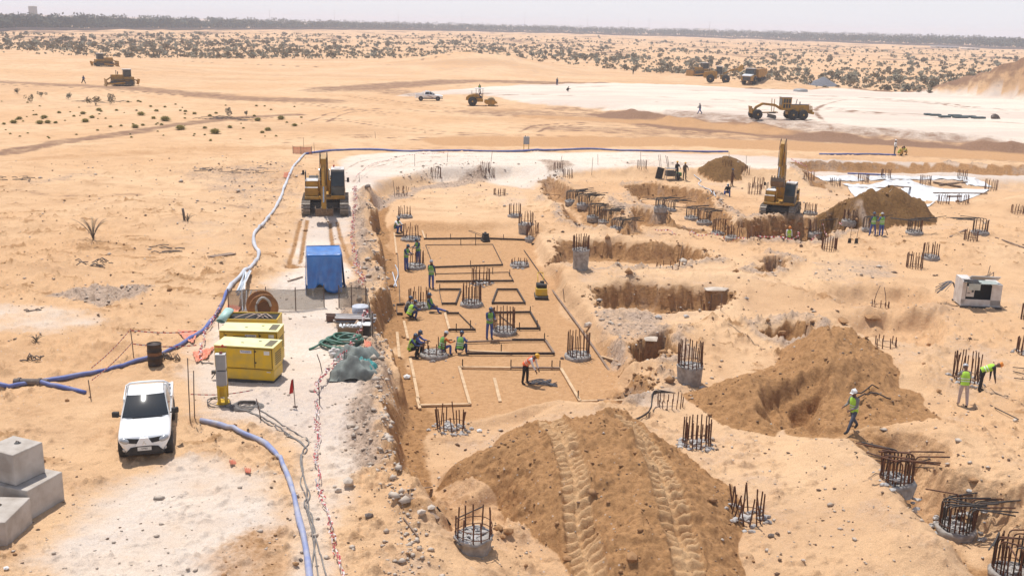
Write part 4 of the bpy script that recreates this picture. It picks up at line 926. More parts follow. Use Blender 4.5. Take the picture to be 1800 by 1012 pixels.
    if front_detail:
        g = MB(); g.grid(lambda a, q: Vector(((2*a-1)*.66, -.045+.06*(2*a-1)**2+.030*q, .73+.085*(2*a-1)**2*.6+.16*q)), 10, 2); g.build('grille', BLK, t)
        for x in (-1, 1):
            h = MB(); h.ball((x*.655, .035, .84), (.18, .10, .10), 12, 8, (0, R(-12*x), R(22*x))); h.build('headlight', LMP, t)
            f = MB(); f.ball((x*.66, .075, .50), (.075, .035, .075), 12, 6); f.build('fog_light', LMP, t)
        n_ = MB(); n_.prism([(-.30, .66), (.30, .66), (.13, .93), (-.13, .93)], -.075, .10, 'y'); nz = n_.build('bonnet_nose', WHT, t, .015)
        lg = MB()
        for a0 in (90, 210, 330):
            c0 = Vector((.042*math.cos(R(a0)), .042*math.sin(R(a0)))); d_ = Vector((math.cos(R(a0)), math.sin(R(a0)))); e = Vector((-d_.y, d_.x))
            q = [c0-d_*.042, c0+e*.024, c0+d_*.042, c0-e*.024]; lg.prism([(v.x, v.y+.755) for v in q], -.084, -.076, 'y')
        lg.build('emblem', CHR, nz)
        k_ = MB(); k_.prism([(-.66, .38), (.66, .38), (.46, .60), (.20, .63), (-.20, .63), (-.46, .60)], -.03, .12, 'y'); k_.box((0, .12, .36), (1.2, .2, .10)); k_.build('lower_intake', BLK, t)
        pl = MB(); pl.box((.0, -.035, .545), (.46, .02, .13)); pb = pl.build('number_plate', mat('plate_white', (.75, .74, .70), .5), t, .004)
        text('37985', pb, (-.0, -.048, .545), .085, BLK)
    if stripes:
        s_ = MB()
        for x in (-1, 1):
            for k in range(3): y = 2.9-k*.14; s_._add([(x*.897, y, .98), (x*.897, y+.06, .98), (x*.897, y-1.1, .46), (x*.897, y-1.16, .46)], [(0, 1, 2, 3)])
        s_.build('side_stripes', mat('dark_red_stripe', (.22, .04, .04), .5), t)
    return t
def text(s, parent, loc, size, m, rot=(math.pi/2, 0, 0), ext=.002, name='lettering'):
    cu = bpy.data.curves.new(name, 'FONT'); cu.body = s; cu.size = size; cu.extrude = ext; cu.align_x = 'CENTER'; cu.align_y = 'CENTER'; cu.materials.append(m); cu.resolution_u = 2
    o = bpy.data.objects.new(name, cu); C.objects.link(o); dg = bpy.context.evaluated_depsgraph_get(); dg.update(); me = bpy.data.meshes.new_from_object(o.evaluated_get(dg)); bpy.data.objects.remove(o); o = bpy.data.objects.new(name, me); C.objects.link(o); o.parent = parent; o.location = loc; o.rotation_euler = rot; return o
p = G(256, 812); ang = R(17)
tp0 = pickup((p.x, p.y, float(gz(p.x, p.y+1))+.02), ang, 'clean white double cab pickup parked nose forward near the yellow generators'); tp0.scale = (.92, .95, .96)
p = G(731, 177); q = G(777, 178); pickup((q.x, q.y+1, q.z+.02), R(97)-.0, 'distant white pickup with dark side stripes by the pale pad', True, True)

# soil compactor with driver
def roller():
    p = G(846, 186); t = thing('road_roller', 'yellow single drum roller beside the pale pad with driver seated', 'road roller', p, R(92))
    for x in (-.85, .85): wheel(t, (x, 1.55, .78), .78, .5, 1 if x > 0 else -1, YELL, 16)
    d = MB(); d.cyl((-1.05, -1.75, .75), (1.05, -1.75, .75), .75, n=28); d.build('drum', mat('drum_steel', (.36, .26, .12), .5, .3), t)
    f = MB()
    for x in (-1.2, 1.2): f.prism([(-2.7, .55), (-2.3, .4), (-.8, .4), (-.5, .7), (-.7, 1.0), (-1.2, 1.05), (-1.75, 1.2), (-2.4, 1.0)], x-.05, x+.05, 'x')
    f.box((0, -2.72, .62), (2.4, .2, .3)); f.box((0, -.65, .8), (2.3, .25, .5)); f.build('drum_frame', YEL, t, .03)
    b = MB(); b.prism([(-.3, .7), (.6, .7), (2.3, .9), (2.75, 1.0), (2.7, 1.45), (2.2, 1.85), (1.2, 2.05), (.5, 1.95), (.2, 1.35), (-.3, 1.2)], -.62, .62, 'x'); b.build('engine_body', YEL, t, .06)
    g = MB(); g.box((0, .35, 1.45), (1.3, 1.1, .12)); g.box((0, .75, 1.8), (.5, .12, .6)); g.box((0, .5, 1.6), (.5, .45, .12)); g.cyl((0, -.15, 1.5), (0, -.05, 2.05), .04, n=6); g.build('seat', DKG, t)
    c = MB()
    for x in (-.62, .62):
        for y in (-.25, .95): c.cyl((x, y, 1.45), (x, y, 2.95), .045, n=6)
    c.each('canopy_post', DKG, t); r_ = MB(); r_.box((0, .35, 3.0), (1.5, 1.7, .10)); r_.build('canopy_roof', WHT, t, .02)
    e = MB(); e.cyl((.3, 1.7, 1.9), (.3, 1.7, 2.6), .05, n=7); e.each('exhaust', GRY, t)
    fn = R(92); q = Vector((math.cos(fn)*0-math.sin(fn)*.45, math.sin(fn)*0+math.cos(fn)*.45, 1.60)); dr = Vector(p)+q
    person(0, 0, 20, dict(SIT, hipL=85, hipR=85, kneeL=80, kneeR=80, shL=55, shR=55), 92, (NAVY, NAVY), 'dark clothed driver sitting on the roller', HG, None, None, at=dr, lift=-.42)
roller()

def loader():
    p = G(1262, 146); t = thing('wheel_loader', 'wheel loader with raised arms at the edge of the scrub', 'wheel loader', p, R(78)); t.scale = (1.25, 1.2, 1.25)
    for y in (-1.65, 1.65):
        for x in (-1.05, 1.05): wheel(t, (x, y, .85), .85, .62, 1 if x > 0 else -1, YELL, 12)
    b = MB(); b.prism([(.3, .8), (3.1, 1.0), (3.3, 1.4), (3.1, 2.2), (1.0, 2.45), (.3, 2.3)], -.8, .8, 'x'); b.box((0, -1.3, 1.2), (1.3, 1.8, .8)); b.build('body', YEL, t, .05)
    c = MB(); c.box((0, -.1, 2.6), (1.35, 1.3, 1.5)); cab = c.build('cab', DKG, t, .04); g = MB(); g.box((0, -.76, 2.7), (1.2, .02, 1.1)); g.box((-.685, -.1, 2.75), (.02, 1.1, .95)); g.box((.685, -.1, 2.75), (.02, 1.1, .95)); g.each('window', GLSC, cab); r_ = MB(); r_.box((0, -.1, 3.40), (1.6, 1.6, .1)); r_.build('roof', WHD, cab, .02)
    a = MB()
    for x in (-.5, .5): a.beam((x, -1.0, 1.9), (x, -2.6, 2.7), .16, .3); a.beam((x, -2.6, 2.7), (x, -4.0, 3.0), .16, .3)
    a.each('lift_arm', YEL, t)
    k_ = MB(); 
    for x in (-1.45, 1.42): k_.prism([(-4.0, 2.6), (-4.1, 3.3), (-4.7, 3.9), (-5.2, 3.7), (-5.1, 2.9), (-4.6, 2.5)], x, x+.03, 'x')
    k_.grid(lambda u, v: Vector((-1.45+2.9*u, -4.55+.55*math.cos(R(-150+200*v)), 3.1+.7*math.sin(R(-150+200*v)))), 1, 8); k_.build('bucket', YELL, t)
    e = MB(); e.cyl((.2, 2.0, 2.3), (.2, 2.0, 3.0), .07, n=7); e.each('exhaust', DKG, t)
loader()
def dumptruck():
    p = G(1314, 149); t = thing('dump_truck', 'articulated dump truck with pale bonnet waiting by the scrub', 'dump truck', p, R(-38+6)); t.scale = (1.2, 1.2, 1.2)
    for y in (.9, 4.6, 6.4):
        for x in (-1.15, 1.15): wheel(t, (x, y, .85), .85, .6, 1 if x > 0 else -1, YELL, 12)
    b = MB(); b.prism([(-.9, .8), (1.6, .8), (1.8, 1.9), (1.2, 2.0), (-.9, 1.75)], -1.2, 1.2, 'x'); b.box((0, 4.2, 1.1), (1.2, 5.5, .5)); b.build('body', YEL, t, .06)
    h = MB(); h.prism([(-1.0, 1.76), (.6, 1.98), (.6, 2.2), (-.9, 1.98)], -1.0, 1.0, 'x'); h.build('bonnet', WHT, t, .04)
    g = MB(); g.box((0, -.93, 1.25), (1.7, .06, .8)); g.build('grille', DKG, t)
    c = MB(); c.prism([(.6, 1.9), (.75, 3.2), (2.0, 3.3), (2.1, 1.9)], -.95, .95, 'x'); cab = c.build('cab', DKG, t, .04); w_ = MB(); w_._add([(-.85, .62, 2.15), (.85, .62, 2.15), (.85, .74, 3.1), (-.85, .74, 3.1)], [(0, 1, 2, 3)]); w_.build('windscreen', GLSC, cab); r_ = MB(); r_.box((0, 1.35, 3.32), (2.0, 1.5, .09)); r_.build('roof', WHD, cab, .02)
    d = MB(); d.prism([(2.3, 1.7), (2.2, 3.1), (4, 3.2), (7.6, 3.1), (8.1, 2.3), (6.2, 1.5), (3, 1.4)], -1.45, 1.45, 'x'); d.mi = 1; d.box((0, 4.8, 3.15), (2.5, 4.6, .12)); d.build('dump_body', [YEL, CLOD], t, .05)
dumptruck()
def grader():
    p = G(1378, 210); t = thing('motor_grader', 'long yellow motor grader working along the edge of the white pad', 'motor grader', p+Vector((0, 0, .05)), R(-82))
    for y in (1.0, 2.6):
        for x in (-.95, .95): wheel(t, (x, y, .72), .72, .45, 1 if x > 0 else -1, YELL, 14)
    for x in (-.95, .95): wheel(t, (x, -4.6, .72), .72, .45, 1 if x > 0 else -1, YELL, 14)
    b = MB(); b.box((0, 2.1, 1.65), (1.15, 2.9, 1.05)); b.box((0, 1.8, .95), (1.0, 3.0, .5)); bo = b.build('engine_body', YEL, t, .05); tp = MB(); tp.box((0, 2.1, 2.195), (1.2, 2.95, .05)); tp.box((0, 3.57, 1.6), (1.1, .04, .9)); tp.build('hood_top', DKG, bo)
    c = MB(); c.box((0, .0, 2.3), (1.35, 1.4, 1.9), taper=1.04); cab = c.build('cab', YEL, t, .04); g = MB()
    for x in (-.705, .705):
        for y in (-.42, 0, .42): g.box((x, y, 2.75), (.02, .3, .6)); g.box((x, y, 2.0), (.02, .3, .6))
    g.box((0, -.735, 2.6), (1.15, .02, .95)); g.each('window', GLSC, cab); r_ = MB(); r_.box((0, 0, 3.3), (1.55, 1.6, .08)); r_.build('roof', WHD, cab, .02)
    f = MB(); P_ = [(-.6, 1.5), (-1.6, 2.05), (-3.6, 2.25), (-4.6, 1.7), (-4.9, 1.1)]
    for a, q in zip(P_[:-1], P_[1:]): f.beam((0, a[0], a[1]), (0, q[0], q[1]), .3, .34)
    f.beam((-.95, -4.6, .72), (.95, -4.6, .72), .2, .2); f.beam((-.3, -1.2, 1.0), (0, -4.6, .9), .16, .16); f.beam((.3, -1.2, 1.0), (0, -4.6, .9), .16, .16); f.build('front_frame', YEL, t)
    pl = MB(); pl.box((0, -5.4, 1.35), (1.5, .06, 1.1), (R(10), 0, 0)); pl.beam((0, -4.8, 1.2), (0, -5.4, 1.2), .3, .2); pl.build('front_plate', YEL, t)
    m_ = MB(); m_.grid(lambda u, v: Vector((-1.8+3.6*u, -2.1+.15*math.sin(v*math.pi), .1+.6*v)), 4, 4); m_.cyl((0, -2.0, .85), (0, -2.0, 1.0), .6, n=18); m_.T = None; bl = m_.build('blade', DKG, t); bl.rotation_euler = (0, 0, R(0))
    rm = MB()
    for x in (-.45, .45): rm.cyl((x, -1.9, 1.1), (x*1.2, -1.95, 3.0), .055, n=7)
    rm.each('lift_ram', YEL, t); e = MB(); e.cyl((.2, 1.6, 2.2), (.2, 1.75, 3.0), .06, n=7); e.cyl((-.2, 2.4, 2.2), (-.2, 2.4, 2.6), .09, n=8); e.each('exhaust', DKG, t)
    rp = MB(); rp.beam((-.9, 4.2, 1.0), (.9, 4.2, 1.0), .25, .4); rp.beam((0, 3.5, 1.2), (0, 4.2, 1.2), .5, .4)
    for x in (-.5, 0, .5): rp.box((x, 4.1, 1.6), (.08, .12, .9), (R(10), 0, 0))
    rp.build('ripper', YEL, t)
grader()
# ------------------------------------------------------------------ bored pile heads with starter bars
def bar_mesh(n=5):
    m = MB(); m.cyl((0, 0, 0), (0, 0, 1), .025, n=n, cap=True); return m.mesh('rebar', RUST)
BARM = bar_mesh(); BARG = (lambda m: (m.materials.clear(), m.materials.append(RSTG), m)[2])(BARM.copy())
ringcache = {}
def pile(px, py, dia, h, label, head='ring', col=0, n=16, bend=None, lean=.03, far=False, hoops=1, short=0.0, rubble=0, mt=None, bendlen=1.2, two=0, group='bored pile heads with starter bars'):
    """px,py: picture position of the foot of the bars; dia,h: cage width and bar height in picture pixels"""
    base = G(px, py+col); s = scale_at(base); r = dia/2/s; hh = h/s/.96; zc = col/s
    t = thing('bored_pile', label, 'pile head', base, 0, group); rnd = random.Random(int(px*13+py))
    top = zc
    me = BARM if mt is None else mt
    if head == 'ring' or head == 'column':
        if head == 'ring': top = .20
        b = MB(); k = 18; rings = []
        for (rr, z) in ((1.20, -.25), (1.24, top*.3), (1.22, top-.05), (1.12, top+.01), (.55, top-.02), (.02, top-.01)) if head == 'ring' else ((.98, -.25), (1.0, top*.3), (1.04, top*.8), (1.12, top-.06), (1.08, top+.01), (.55, top-.02), (.02, top-.01)):
            rings.append([Vector((r*rr*math.cos(a)*(1+.09*rnd.uniform(-1, 1)), r*rr*math.sin(a)*(1+.09*rnd.uniform(-1, 1)), z+rnd.uniform(-.045, .045)*(z > 0))) for a in [2*math.pi*i/k for i in range(k)]])
        b.loft(rings, True); b.build('concrete_head', CONC, t)
    elif head == 'rubble': top = .05
    if rubble or head == 'rubble':
        b = MB()
        for k in range(rubble or 40):
            a = rnd.uniform(0, 6.28); q = r*rnd.uniform(.1, 1.7); x, y = q*math.cos(a), q*math.sin(a); z = float(gz(base.x+x, base.y+y))-base.z; e = rnd.uniform(.03, .12); b.rock((x, y, max(z, -.5)+e*.3+(top if q < r and head == 'ring' else 0)), (e*1.3, e, e*.7), rnd)
        tag(b.build('broken_concrete', RBL, t, fix=False), None, None, None, 'stuff')
    if head in ('ring', 'column') and not far:
        b = MB()
        for k in range(26): a = rnd.uniform(0, 6.28); q = r*rnd.uniform(.2, 1.05); e = rnd.uniform(.03, .09); b.rock((q*math.cos(a), q*math.sin(a), top+e*.4), (e*1.4, e, e*.7), rnd)
        tag(b.build('broken_concrete', RBL, t, fix=False), None, None, None, 'stuff')
    if far:
        b = MB()
        for k in range(n): a = 2*math.pi*k/n; x, y = r*math.cos(a), r*math.sin(a); b.cyl((x, y, top-.1), (x+rnd.gauss(0, lean)*hh, y+rnd.gauss(0, lean)*hh, top+hh*rnd.uniform(.94, 1.04)), .024, n=4)
        b.build('rebar_cage', RUST, t, fix=False)
    else:
        for k in range(n):
            a = 2*math.pi*(k+rnd.uniform(-.22, .22))/n; x, y = r*math.cos(a), r*math.sin(a)
            L = hh*rnd.uniform(.93, 1.05)*(1-short*rnd.random())
            if bend is None or rnd.random() > bend[1]:
                o = inst(me, 'rebar', t, (x, y, top-.06), (rnd.gauss(0, lean), rnd.gauss(0, lean), 0), (1, 1, L+.06))
            else:
                ba = R(bend[0]+rnd.uniform(-bend[2], bend[2])+ (180 if two and rnd.random() < two else 0)); d = Vector((math.cos(ba), math.sin(ba), 0)); rr = .16; bl = bendlen*rnd.uniform(.75, 1.1); dz = rnd.uniform(-.06, .14)
                pts = [Vector((x, y, top-.06)), Vector((x, y, top+L-rr))]+[Vector((x, y, top+L-rr))+d*rr*(1-math.cos(q))+Vector((0, 0, rr*math.sin(q))) for q in (.5, 1.0, 1.5)]
                pts.append(pts[-1]+d*bl+Vector((0, 0, dz*bl))); b = MB(); b.tube(pts, .026, 5); b.build('rebar', RUST if bl < 1 else RSTG, t, fix=False)
        if hoops:
            for q in range(hoops):
                z = top+hh*(.12+.5*q/max(1, hoops)); b = MB(); b.tube([Vector(((r+.03)*math.cos(a), (r+.03)*math.sin(a), z+.03*math.sin(a*2))) for a in [2*math.pi*i/20 for i in range(20)]], .014, 4, closed=True); b.build('hoop', RUST, t, fix=False)
    return t, base, r, hh
P_ = pile
P_(792, 752, 46, 42, 'pile head with sparse crooked bars and grey rubble in front of the near timber frame', 'rubble', n=13, lean=.10, rubble=70, short=.45)
P_(832, 938, 62, 52, 'pile head with thick grey concrete neck and loose bars beside the big ramp heap', 'column', 26, n=12, lean=.06, hoops=2, short=.3)
P_(1224, 782, 48, 44, 'pile head with an even basket of bars right of the ramp heap', 'rubble', n=18, rubble=60, lean=.015)
P_(1312, 912, 56, 48, 'leaning bar cage pressed against the right flank of the ramp heap', 'rubble', n=16, lean=.13, rubble=50)
P_(1211, 640, 42, 40, 'pile head on an exposed pale concrete stub by the big brown heap', 'column', 30, n=20, lean=.02, rubble=26)
P_(1016, 629, 38, 38, 'neat pile head with clean ring near the right edge line of the floor', 'ring', n=18, lean=.015)
P_(763, 626, 40, 24, 'pile head with few short bars beside the crouching workers', 'ring', n=9, lean=.05, short=.5, rubble=30)
P_(885, 585, 38, 36, 'tall caged pile head beside the standing worker in green vest', 'ring', n=20, lean=.015, hoops=2)
P_(829, 536, 33, 30, 'pile head with dark bars and light ring between two formwork frames', 'ring', n=20, lean=.02)
P_(845, 499, 32, 26, 'pile head with spilled grey rubble behind the dark ringed one', 'rubble', n=15, lean=.03, rubble=60)
P_(736, 541, 34, 28, 'pile head behind the three seated workers', 'ring', n=14, lean=.03)
P_(913, 468, 28, 7, 'cut down pile head showing only stubs left of the plate compactor', 'ring', n=14, rubble=18)
P_(730, 471, 30, 24, 'pile head between the two standing workers with clipboards', 'ring', n=12, lean=.04)
P_(722, 422, 28, 22, 'pile head on the far left frame line with splayed bars', 'ring', n=11, lean=.14)
P_(711, 383, 22, 15, 'low pile head in front of the sitting lone worker', 'ring', n=11, lean=.05)
P_(935, 422, 21, 26, 'pile head at the right end of the dark formwork line', 'ring', n=13, lean=.05)
P_(924, 393, 25, 20, 'pile head on a short pale stub behind the formwork line end', 'column', 14, n=14, lean=.03)
P_(905, 381, 20, 18, 'pile head just left of the pale stub pile', 'ring', n=14, lean=.02)
P_(1020, 437, 27, 24, 'pile head on a tall exposed concrete shaft at the trench corner', 'column', 32, n=17, lean=.01)
P_(878, 342, 20, 10, 'lone short bar cage in the open northern floor', 'none', n=14, lean=.02)
P_(766, 312, 18, 17, 'upright bar cage under the gravel bank left of centre', 'none', n=12, lean=.02)
P_(706, 343, 18, 14, 'sparse bar cage with one tall bent bar near the left bank', 'none', n=9, lean=.08)
P_(852, 301, 16, 16, 'rear cage of the pair close to the tall thin rod', 'none', n=11, lean=.03)
P_(861, 312, 17, 16, 'front cage of the pair close to the tall thin rod', 'none', n=11, lean=.03)
P_(981, 300, 16, 14, 'small rear cage at the head of the left trench', 'none', n=11, far=True)
P_(998, 312, 17, 15, 'small front cage at the head of the left trench', 'none', n=11)
P_(1128, 296, 16, 14, 'cage standing alone by the pale track left of the dark panel', 'none', n=11, far=True)
P_(1174, 470, 40, 9, 'row of short bar stubs in the upper long pit', 'none', n=10, short=.5)
P_(1252, 544, 30, 12, 'row of thin stubs with two tall rods in the lower long pit', 'none', n=9, short=.6)
for i, (x, y, d, h, bd, lab) in enumerate([(1005, 356, 20, 16, 12, 'first bent bar pile head at the far end of the left trench'), (1026, 362, 20, 16, 8, 'second bent bar pile head in the left trench'), (1044, 384, 20, 20, 6, 'third pile head in the left trench with bars bent over the sand'),
        (1064, 392, 20, 20, 4, 'fourth pile head in the left trench with long bent bars'), (1084, 403, 20, 14, 4, 'nearest pile head in the left trench above the cut wall')]):
    P_(x, y, d, h, lab, 'ring', n=13, bend=(bd-8, .85, 16), bendlen=1.5, lean=.03)
for i, (x, y, d, h, bd, lab) in enumerate([(1161, 367, 18, 14, 5, 'pile head deep in the right trench below the overhang'), (1176, 371, 20, 14, 5, 'second pile head below the overhang of the right trench'), (1217, 385, 22, 16, 2, 'pile head with bars bent right in the middle of the right trench'), (1238, 393, 22, 18, 2, 'pile head next nearer in the right trench with long flat bars')]):
    P_(x, y, d, h, lab, 'ring', n=13, bend=(bd, .7, 18), bendlen=1.6, lean=.03, two=.25)
P_(1263, 412, 22, 22, 'cage with white ring near the lower end of the right trench', 'ring', n=16, bend=(-8, .25, 6))
P_(1290, 420, 24, 18, 'cage with leaning bars left of the digging pit', 'ring', n=14, lean=.07)
P_(1325, 420, 22, 12, 'half hidden cage on the left rim of the digging pit', 'none', n=10, lean=.08)
P_(1326, 341, 22, 18, 'front cage of the cluster left of the right excavator', 'none', n=14, lean=.03)
P_(1333, 330, 20, 18, 'rear cage of the cluster left of the right excavator', 'none', n=12, lean=.05)
P_(1310, 306, 14, 14, 'cage on the right shoulder of the small soil heap', 'none', n=9, far=True)
P_(1278, 290, 16, 9, 'cage peeping over the small soil heap', 'none', n=9, far=True)
P_(1424, 377, 20, 15, 'cage with one hooped bar right of the excavator tracks', 'ring', n=13, lean=.02)
P_(1433, 412, 22, 22, 'pile head inside the digging pit with bars bent right', 'ring', n=14, bend=(-5, .4, 10), bendlen=2.0)
P_(1457, 439, 25, 22, 'upright cage on the near rim of the digging pit', 'none', n=17, lean=.015)
P_(1493, 391, 22, 17, 'cage on a grey head at the foot of the dark heap', 'ring', 0, n=14, lean=.02)
P_(1523, 406, 14, 20, 'pile head hidden behind the two surveyors', 'ring', n=9, bend=(0, .6, 10), bendlen=1.5)
P_(1607, 411, 24, 20, 'pile head right of the surveyors with bars bent both ways', 'ring', n=16, bend=(0, .5, 15), bendlen=1.8, two=.4)
P_(1722, 411, 24, 20, 'pile head with bars bent far to the left on open sand', 'ring', n=14, bend=(182, .5, 12), bendlen=2.2)
P_(1706, 422, 22, 17, 'open cage with rusty ring in front of the left bent bars', 'none', n=13, lean=.01, hoops=2)
P_(1635, 455, 26, 22, 'rear cage of the pair on open sand with two arching bars', 'ring', n=17, lean=.02)
P_(1607, 470, 27, 24, 'front cage of the pair on open sand', 'none', n=18, lean=.015)
for (x, y, d, h, lab) in [(1422, 316, 18, 13, 'grey cage at the left corner of the white sheeting trench'), (1468, 326, 18, 12, 'cage at the near left of the white sheeting'), (1517, 320, 18, 14, 'cage standing in the white sheeting under the blue pipe'), (1557, 312, 16, 14, 'cage at the back wall behind the white sheeting'),
        (1626, 324, 18, 15, 'cage in the middle of the white sheeting'), (1691, 314, 16, 15, 'cage near the cut wall right of the sheeting'), (1741, 334, 20, 18, 'dark cage at the right end of the sheeting'), (1658, 357, 19, 14, 'left cage of the pair in front of the sheeting'), (1692, 357, 19, 15, 'right cage of the pair in front of the sheeting'),
        (1788, 374, 20, 13, 'hooped cage at the foot of the right sand hill')]:
    P_(x, y, d, h, lab, 'none', n=13, lean=.03, hoops=1)
P_(1547, 539, 28, 11, 'stub bars with two long crooked rods in the upper shallow pit', 'none', n=10, short=.5)
P_(1557, 607, 34, 18, 'thin bars standing in the lower shallow pit', 'none', n=9, short=.3, lean=.05)
P_(1697, 668, 42, 46, 'wide cage on rubble beside the two bending workers', 'rubble', n=16, lean=.05, rubble=60)
P_(1800, 622, 26, 28, 'cage cut by the right picture edge below the generator set', 'rubble', n=13, rubble=20)
P_(1803, 562, 16, 26, 'tall cage at the far right edge beside the white machine', 'rubble', n=12, rubble=14)
P_(1574, 852, 54, 44, 'upper bent bar pile head in the right foreground trench', 'ring', n=26, bend=(165, .55, 14), bendlen=.95, lean=.06, two=.3, rubble=40)
P_(1680, 935, 56, 46, 'middle bent bar pile head in the right foreground trench', 'ring', n=27, bend=(0, .6, 34), bendlen=1.25, lean=.05, two=.12, rubble=70)
P_(1776, 1012, 62, 58, 'nearest bent bar pile head at the lower right corner', 'ring', n=26, bend=(-60, .6, 70), bendlen=1.0, lean=.06)
# the toppled cage with a tail of bars
b0 = G(1178, 712); t = thing('fallen_rebar_cage', 'fallen rebar cage trailing a bundle of bars behind the ramp heap', 'rebar cage', b0)
for a in np.linspace(0, 2*math.pi, 16, endpoint=False):
    b = MB(); x, y = .5*math.cos(a), .5*math.sin(a); b.cyl((x, y, -.02), (x*1.05, y*1.05, .38+.1*math.sin(a*3)), .02, n=5); b.build('rebar', RUST, t, fix=False)
for k in range(6):
    e = G(1092, 721+k*.8)-b0; b = MB(); b.tube(spline([(-.3+.1*k, .1, .5), (-.7, .0, .45+.03*k), (e.x*.45, e.y*.45, .1+.02*k), (e.x, e.y+.04*k, .05)], .3), .02, 5); b.build('rebar', RSTG, t, fix=False)

# thin rods, bent bars and ground stakes
def rod(px, py, toppx, toppy, r_=.018, label=None, m=STK, name='steel_rod', cat='rod', curve=0.0, group='thin rods standing on the site'):
    a = G(px, py); s = scale_at(a); h = (py-toppy)/s/.96; dx = (toppx-px)/s
    b = MB(); b.tube([(0, 0, -.1), (dx*.4+curve, 0, h*.5), (dx, 0, h)], r_, 5); o = b.build(name, m, None, fix=False); o.location = a; tag(o, label, cat, group); return o
for (x, y, tx, ty, lab) in [(862, 296, 865, 266, 'tall dark rod behind the paired cages'), (786, 285, 787, 270, 'thin rod on the pale track by the gravel bank'), (729, 293, 729, 272, 'rod above the left gravel bank'), (694, 346, 691, 318, 'long rod beside the sparse cage'), (985, 296, 987, 275, 'rod at the head of the left trench'),
        (1051, 290, 1050, 272, 'short rod by the pale track centre'), (1126, 290, 1125, 268, 'rod above the lone cage by the track'), (1161, 312, 1155, 274, 'left pole beside the dark panel machine'), (1163, 310, 1158, 273, 'right pole beside the dark panel machine'), (1040, 308, 1041, 278, 'thin marker rod right of the trench head'),
        (1194, 467, 1198, 432, 'thin rod rising out of the upper long pit'), (1311, 300, 1310, 275, 'rod beside the small soil heap'), (1281, 290, 1280, 268, 'rod behind the small soil heap'), (1249, 545, 1249, 518, 'left thin rod in the lower long pit'), (1267, 546, 1267, 518, 'right thin rod in the lower long pit'),
        (1536, 530, 1544, 502, 'crooked rod in the upper shallow pit'), (1558, 535, 1551, 505, 'second crooked rod in the upper shallow pit'), (992, 530, 989, 508, 'steel rod with white foot right of the compactor'), (747, 235, 747, 229, 'tiny stake on the far sand'), (660, 243, 659, 232, 'stub rod far behind the red net')]:
    rod(x, y, tx, ty, .022, lab)
# ------------------------------------------------------------------ formwork on the trimmed floor
def zs(px, py, z=-1.66): x, y = W(px, py, z); return Vector((x, y, z))
def frame(label, rails, pegs=(), name='formwork_frame'):
    a = zs(*rails[0][0]); t = thing(name, label, 'formwork', a, 0, 'formwork set out on the floor')
    for r_ in rails:
        p, q = zs(*r_[0])-a, zs(*r_[1])-a; m = {'s': STL, 'w': WOOD, 'o': WOODO, 't': STL}[r_[2]]; w_, h = {'s': (.07, .12), 'w': (.13, .06), 'o': (.10, .08), 't': (.035, .05)}[r_[2]]
        b = MB(); b.beam(p+Vector((0, 0, h/2)), q+Vector((0, 0, h/2)), w_, h); b.build('rail' if r_[2] in 'st' else 'timber', m, t)
    for x, y in pegs:
        p = zs(x, y)-a; b = MB(); b.box((p.x, p.y, .17), (.05, .03, .45)); b.build('peg', STL, t)
frame('long black formwork line across the far end with short pegs', [((694, 416), (741, 417), 's'), ((745, 421), (852, 420), 's'), ((853, 420), (957, 424), 's'), ((742, 406), (747, 420), 'w'), ((934, 430), (963, 431), 's')], [(749, 420), (792, 420), (836, 420), (885, 421), (957, 424)])
frame('large thin lined rectangle behind the worker in green vest', [((748, 431), (866, 430), 't'), ((866, 430), (884, 466), 't'), ((763, 471), (884, 467), 's'), ((748, 431), (763, 471), 't')], [(810, 430), (836, 430), (827, 468)])
frame('narrow frame either side of the rubble pile head', [((765, 482), (894, 479), 't'), ((766, 496), (902, 495), 's'), ((894, 479), (903, 495), 't')], [(866, 480), (896, 484)])
frame('tapering frame left of the light ringed pile head', [((772, 510), (810, 510), 's'), ((772, 510), (777, 535), 't'), ((810, 510), (801, 535), 's'), ((777, 535), (801, 535), 's')], [(773, 510)])
frame('black trapezoid frame left of the yellow compactor', [((874, 510), (909, 510), 's'), ((909, 510), (923, 534), 's'), ((923, 534), (865, 534), 's'), ((865, 534), (874, 510), 's')])
frame('small open frame behind the seated workers', [((697, 537), (709, 537), 's'), ((698, 553), (708, 553), 's'), ((697, 537), (698, 553), 't')])
frame('slanting frame with one white timber edge', [((785, 552), (807, 552), 's'), ((807, 552), (836, 581), 't'), ((789, 581), (836, 581), 's'), ((782, 551), (790, 580), 'w')], [(802, 581), (827, 575)])
frame('slanting black frame behind the tall caged pile head', [((868, 551), (932, 550), 's'), ((932, 550), (949, 579), 's'), ((949, 579), (907, 579), 's'), ((876, 553), (907, 579), 't')], [(902, 551), (932, 550), (944, 575), (913, 579)])
frame('long paired frame lines with a pale board along them', [((818, 602), (900, 599), 'o'), ((900, 599), (959, 599), 's'), ((959, 599), (974, 622), 'o'), ((820, 623), (974, 623), 's'), ((818, 617), (900, 621), 'w')], [(881, 618), (957, 598)])
frame('near timber frame around the bending worker', [((807, 645), (826, 711), 'w'), ((808, 646), (897, 647), 'w'), ((897, 647), (985, 648), 'o'), ((986, 648), (1020, 706), 'w'), ((737, 713), (827, 711), 'w'), ((1020, 706), (1050, 705), 'w'), ((1050, 705), (1072, 705), 'o'), ((1072, 705), (1105, 704), 'w')], [(813, 645), (898, 646), (970, 647), (984, 647), (1016, 701)])
frame('left hand row of boards along the foot of the bank', [((693, 410), (697, 446), 'w'), ((710, 565), (717, 596), 'w'), ((721, 631), (728, 664), 'w'), ((728, 665), (735, 701), 'w'), ((733, 700), (738, 719), 'w'), ((699, 447), (703, 535), 't')])
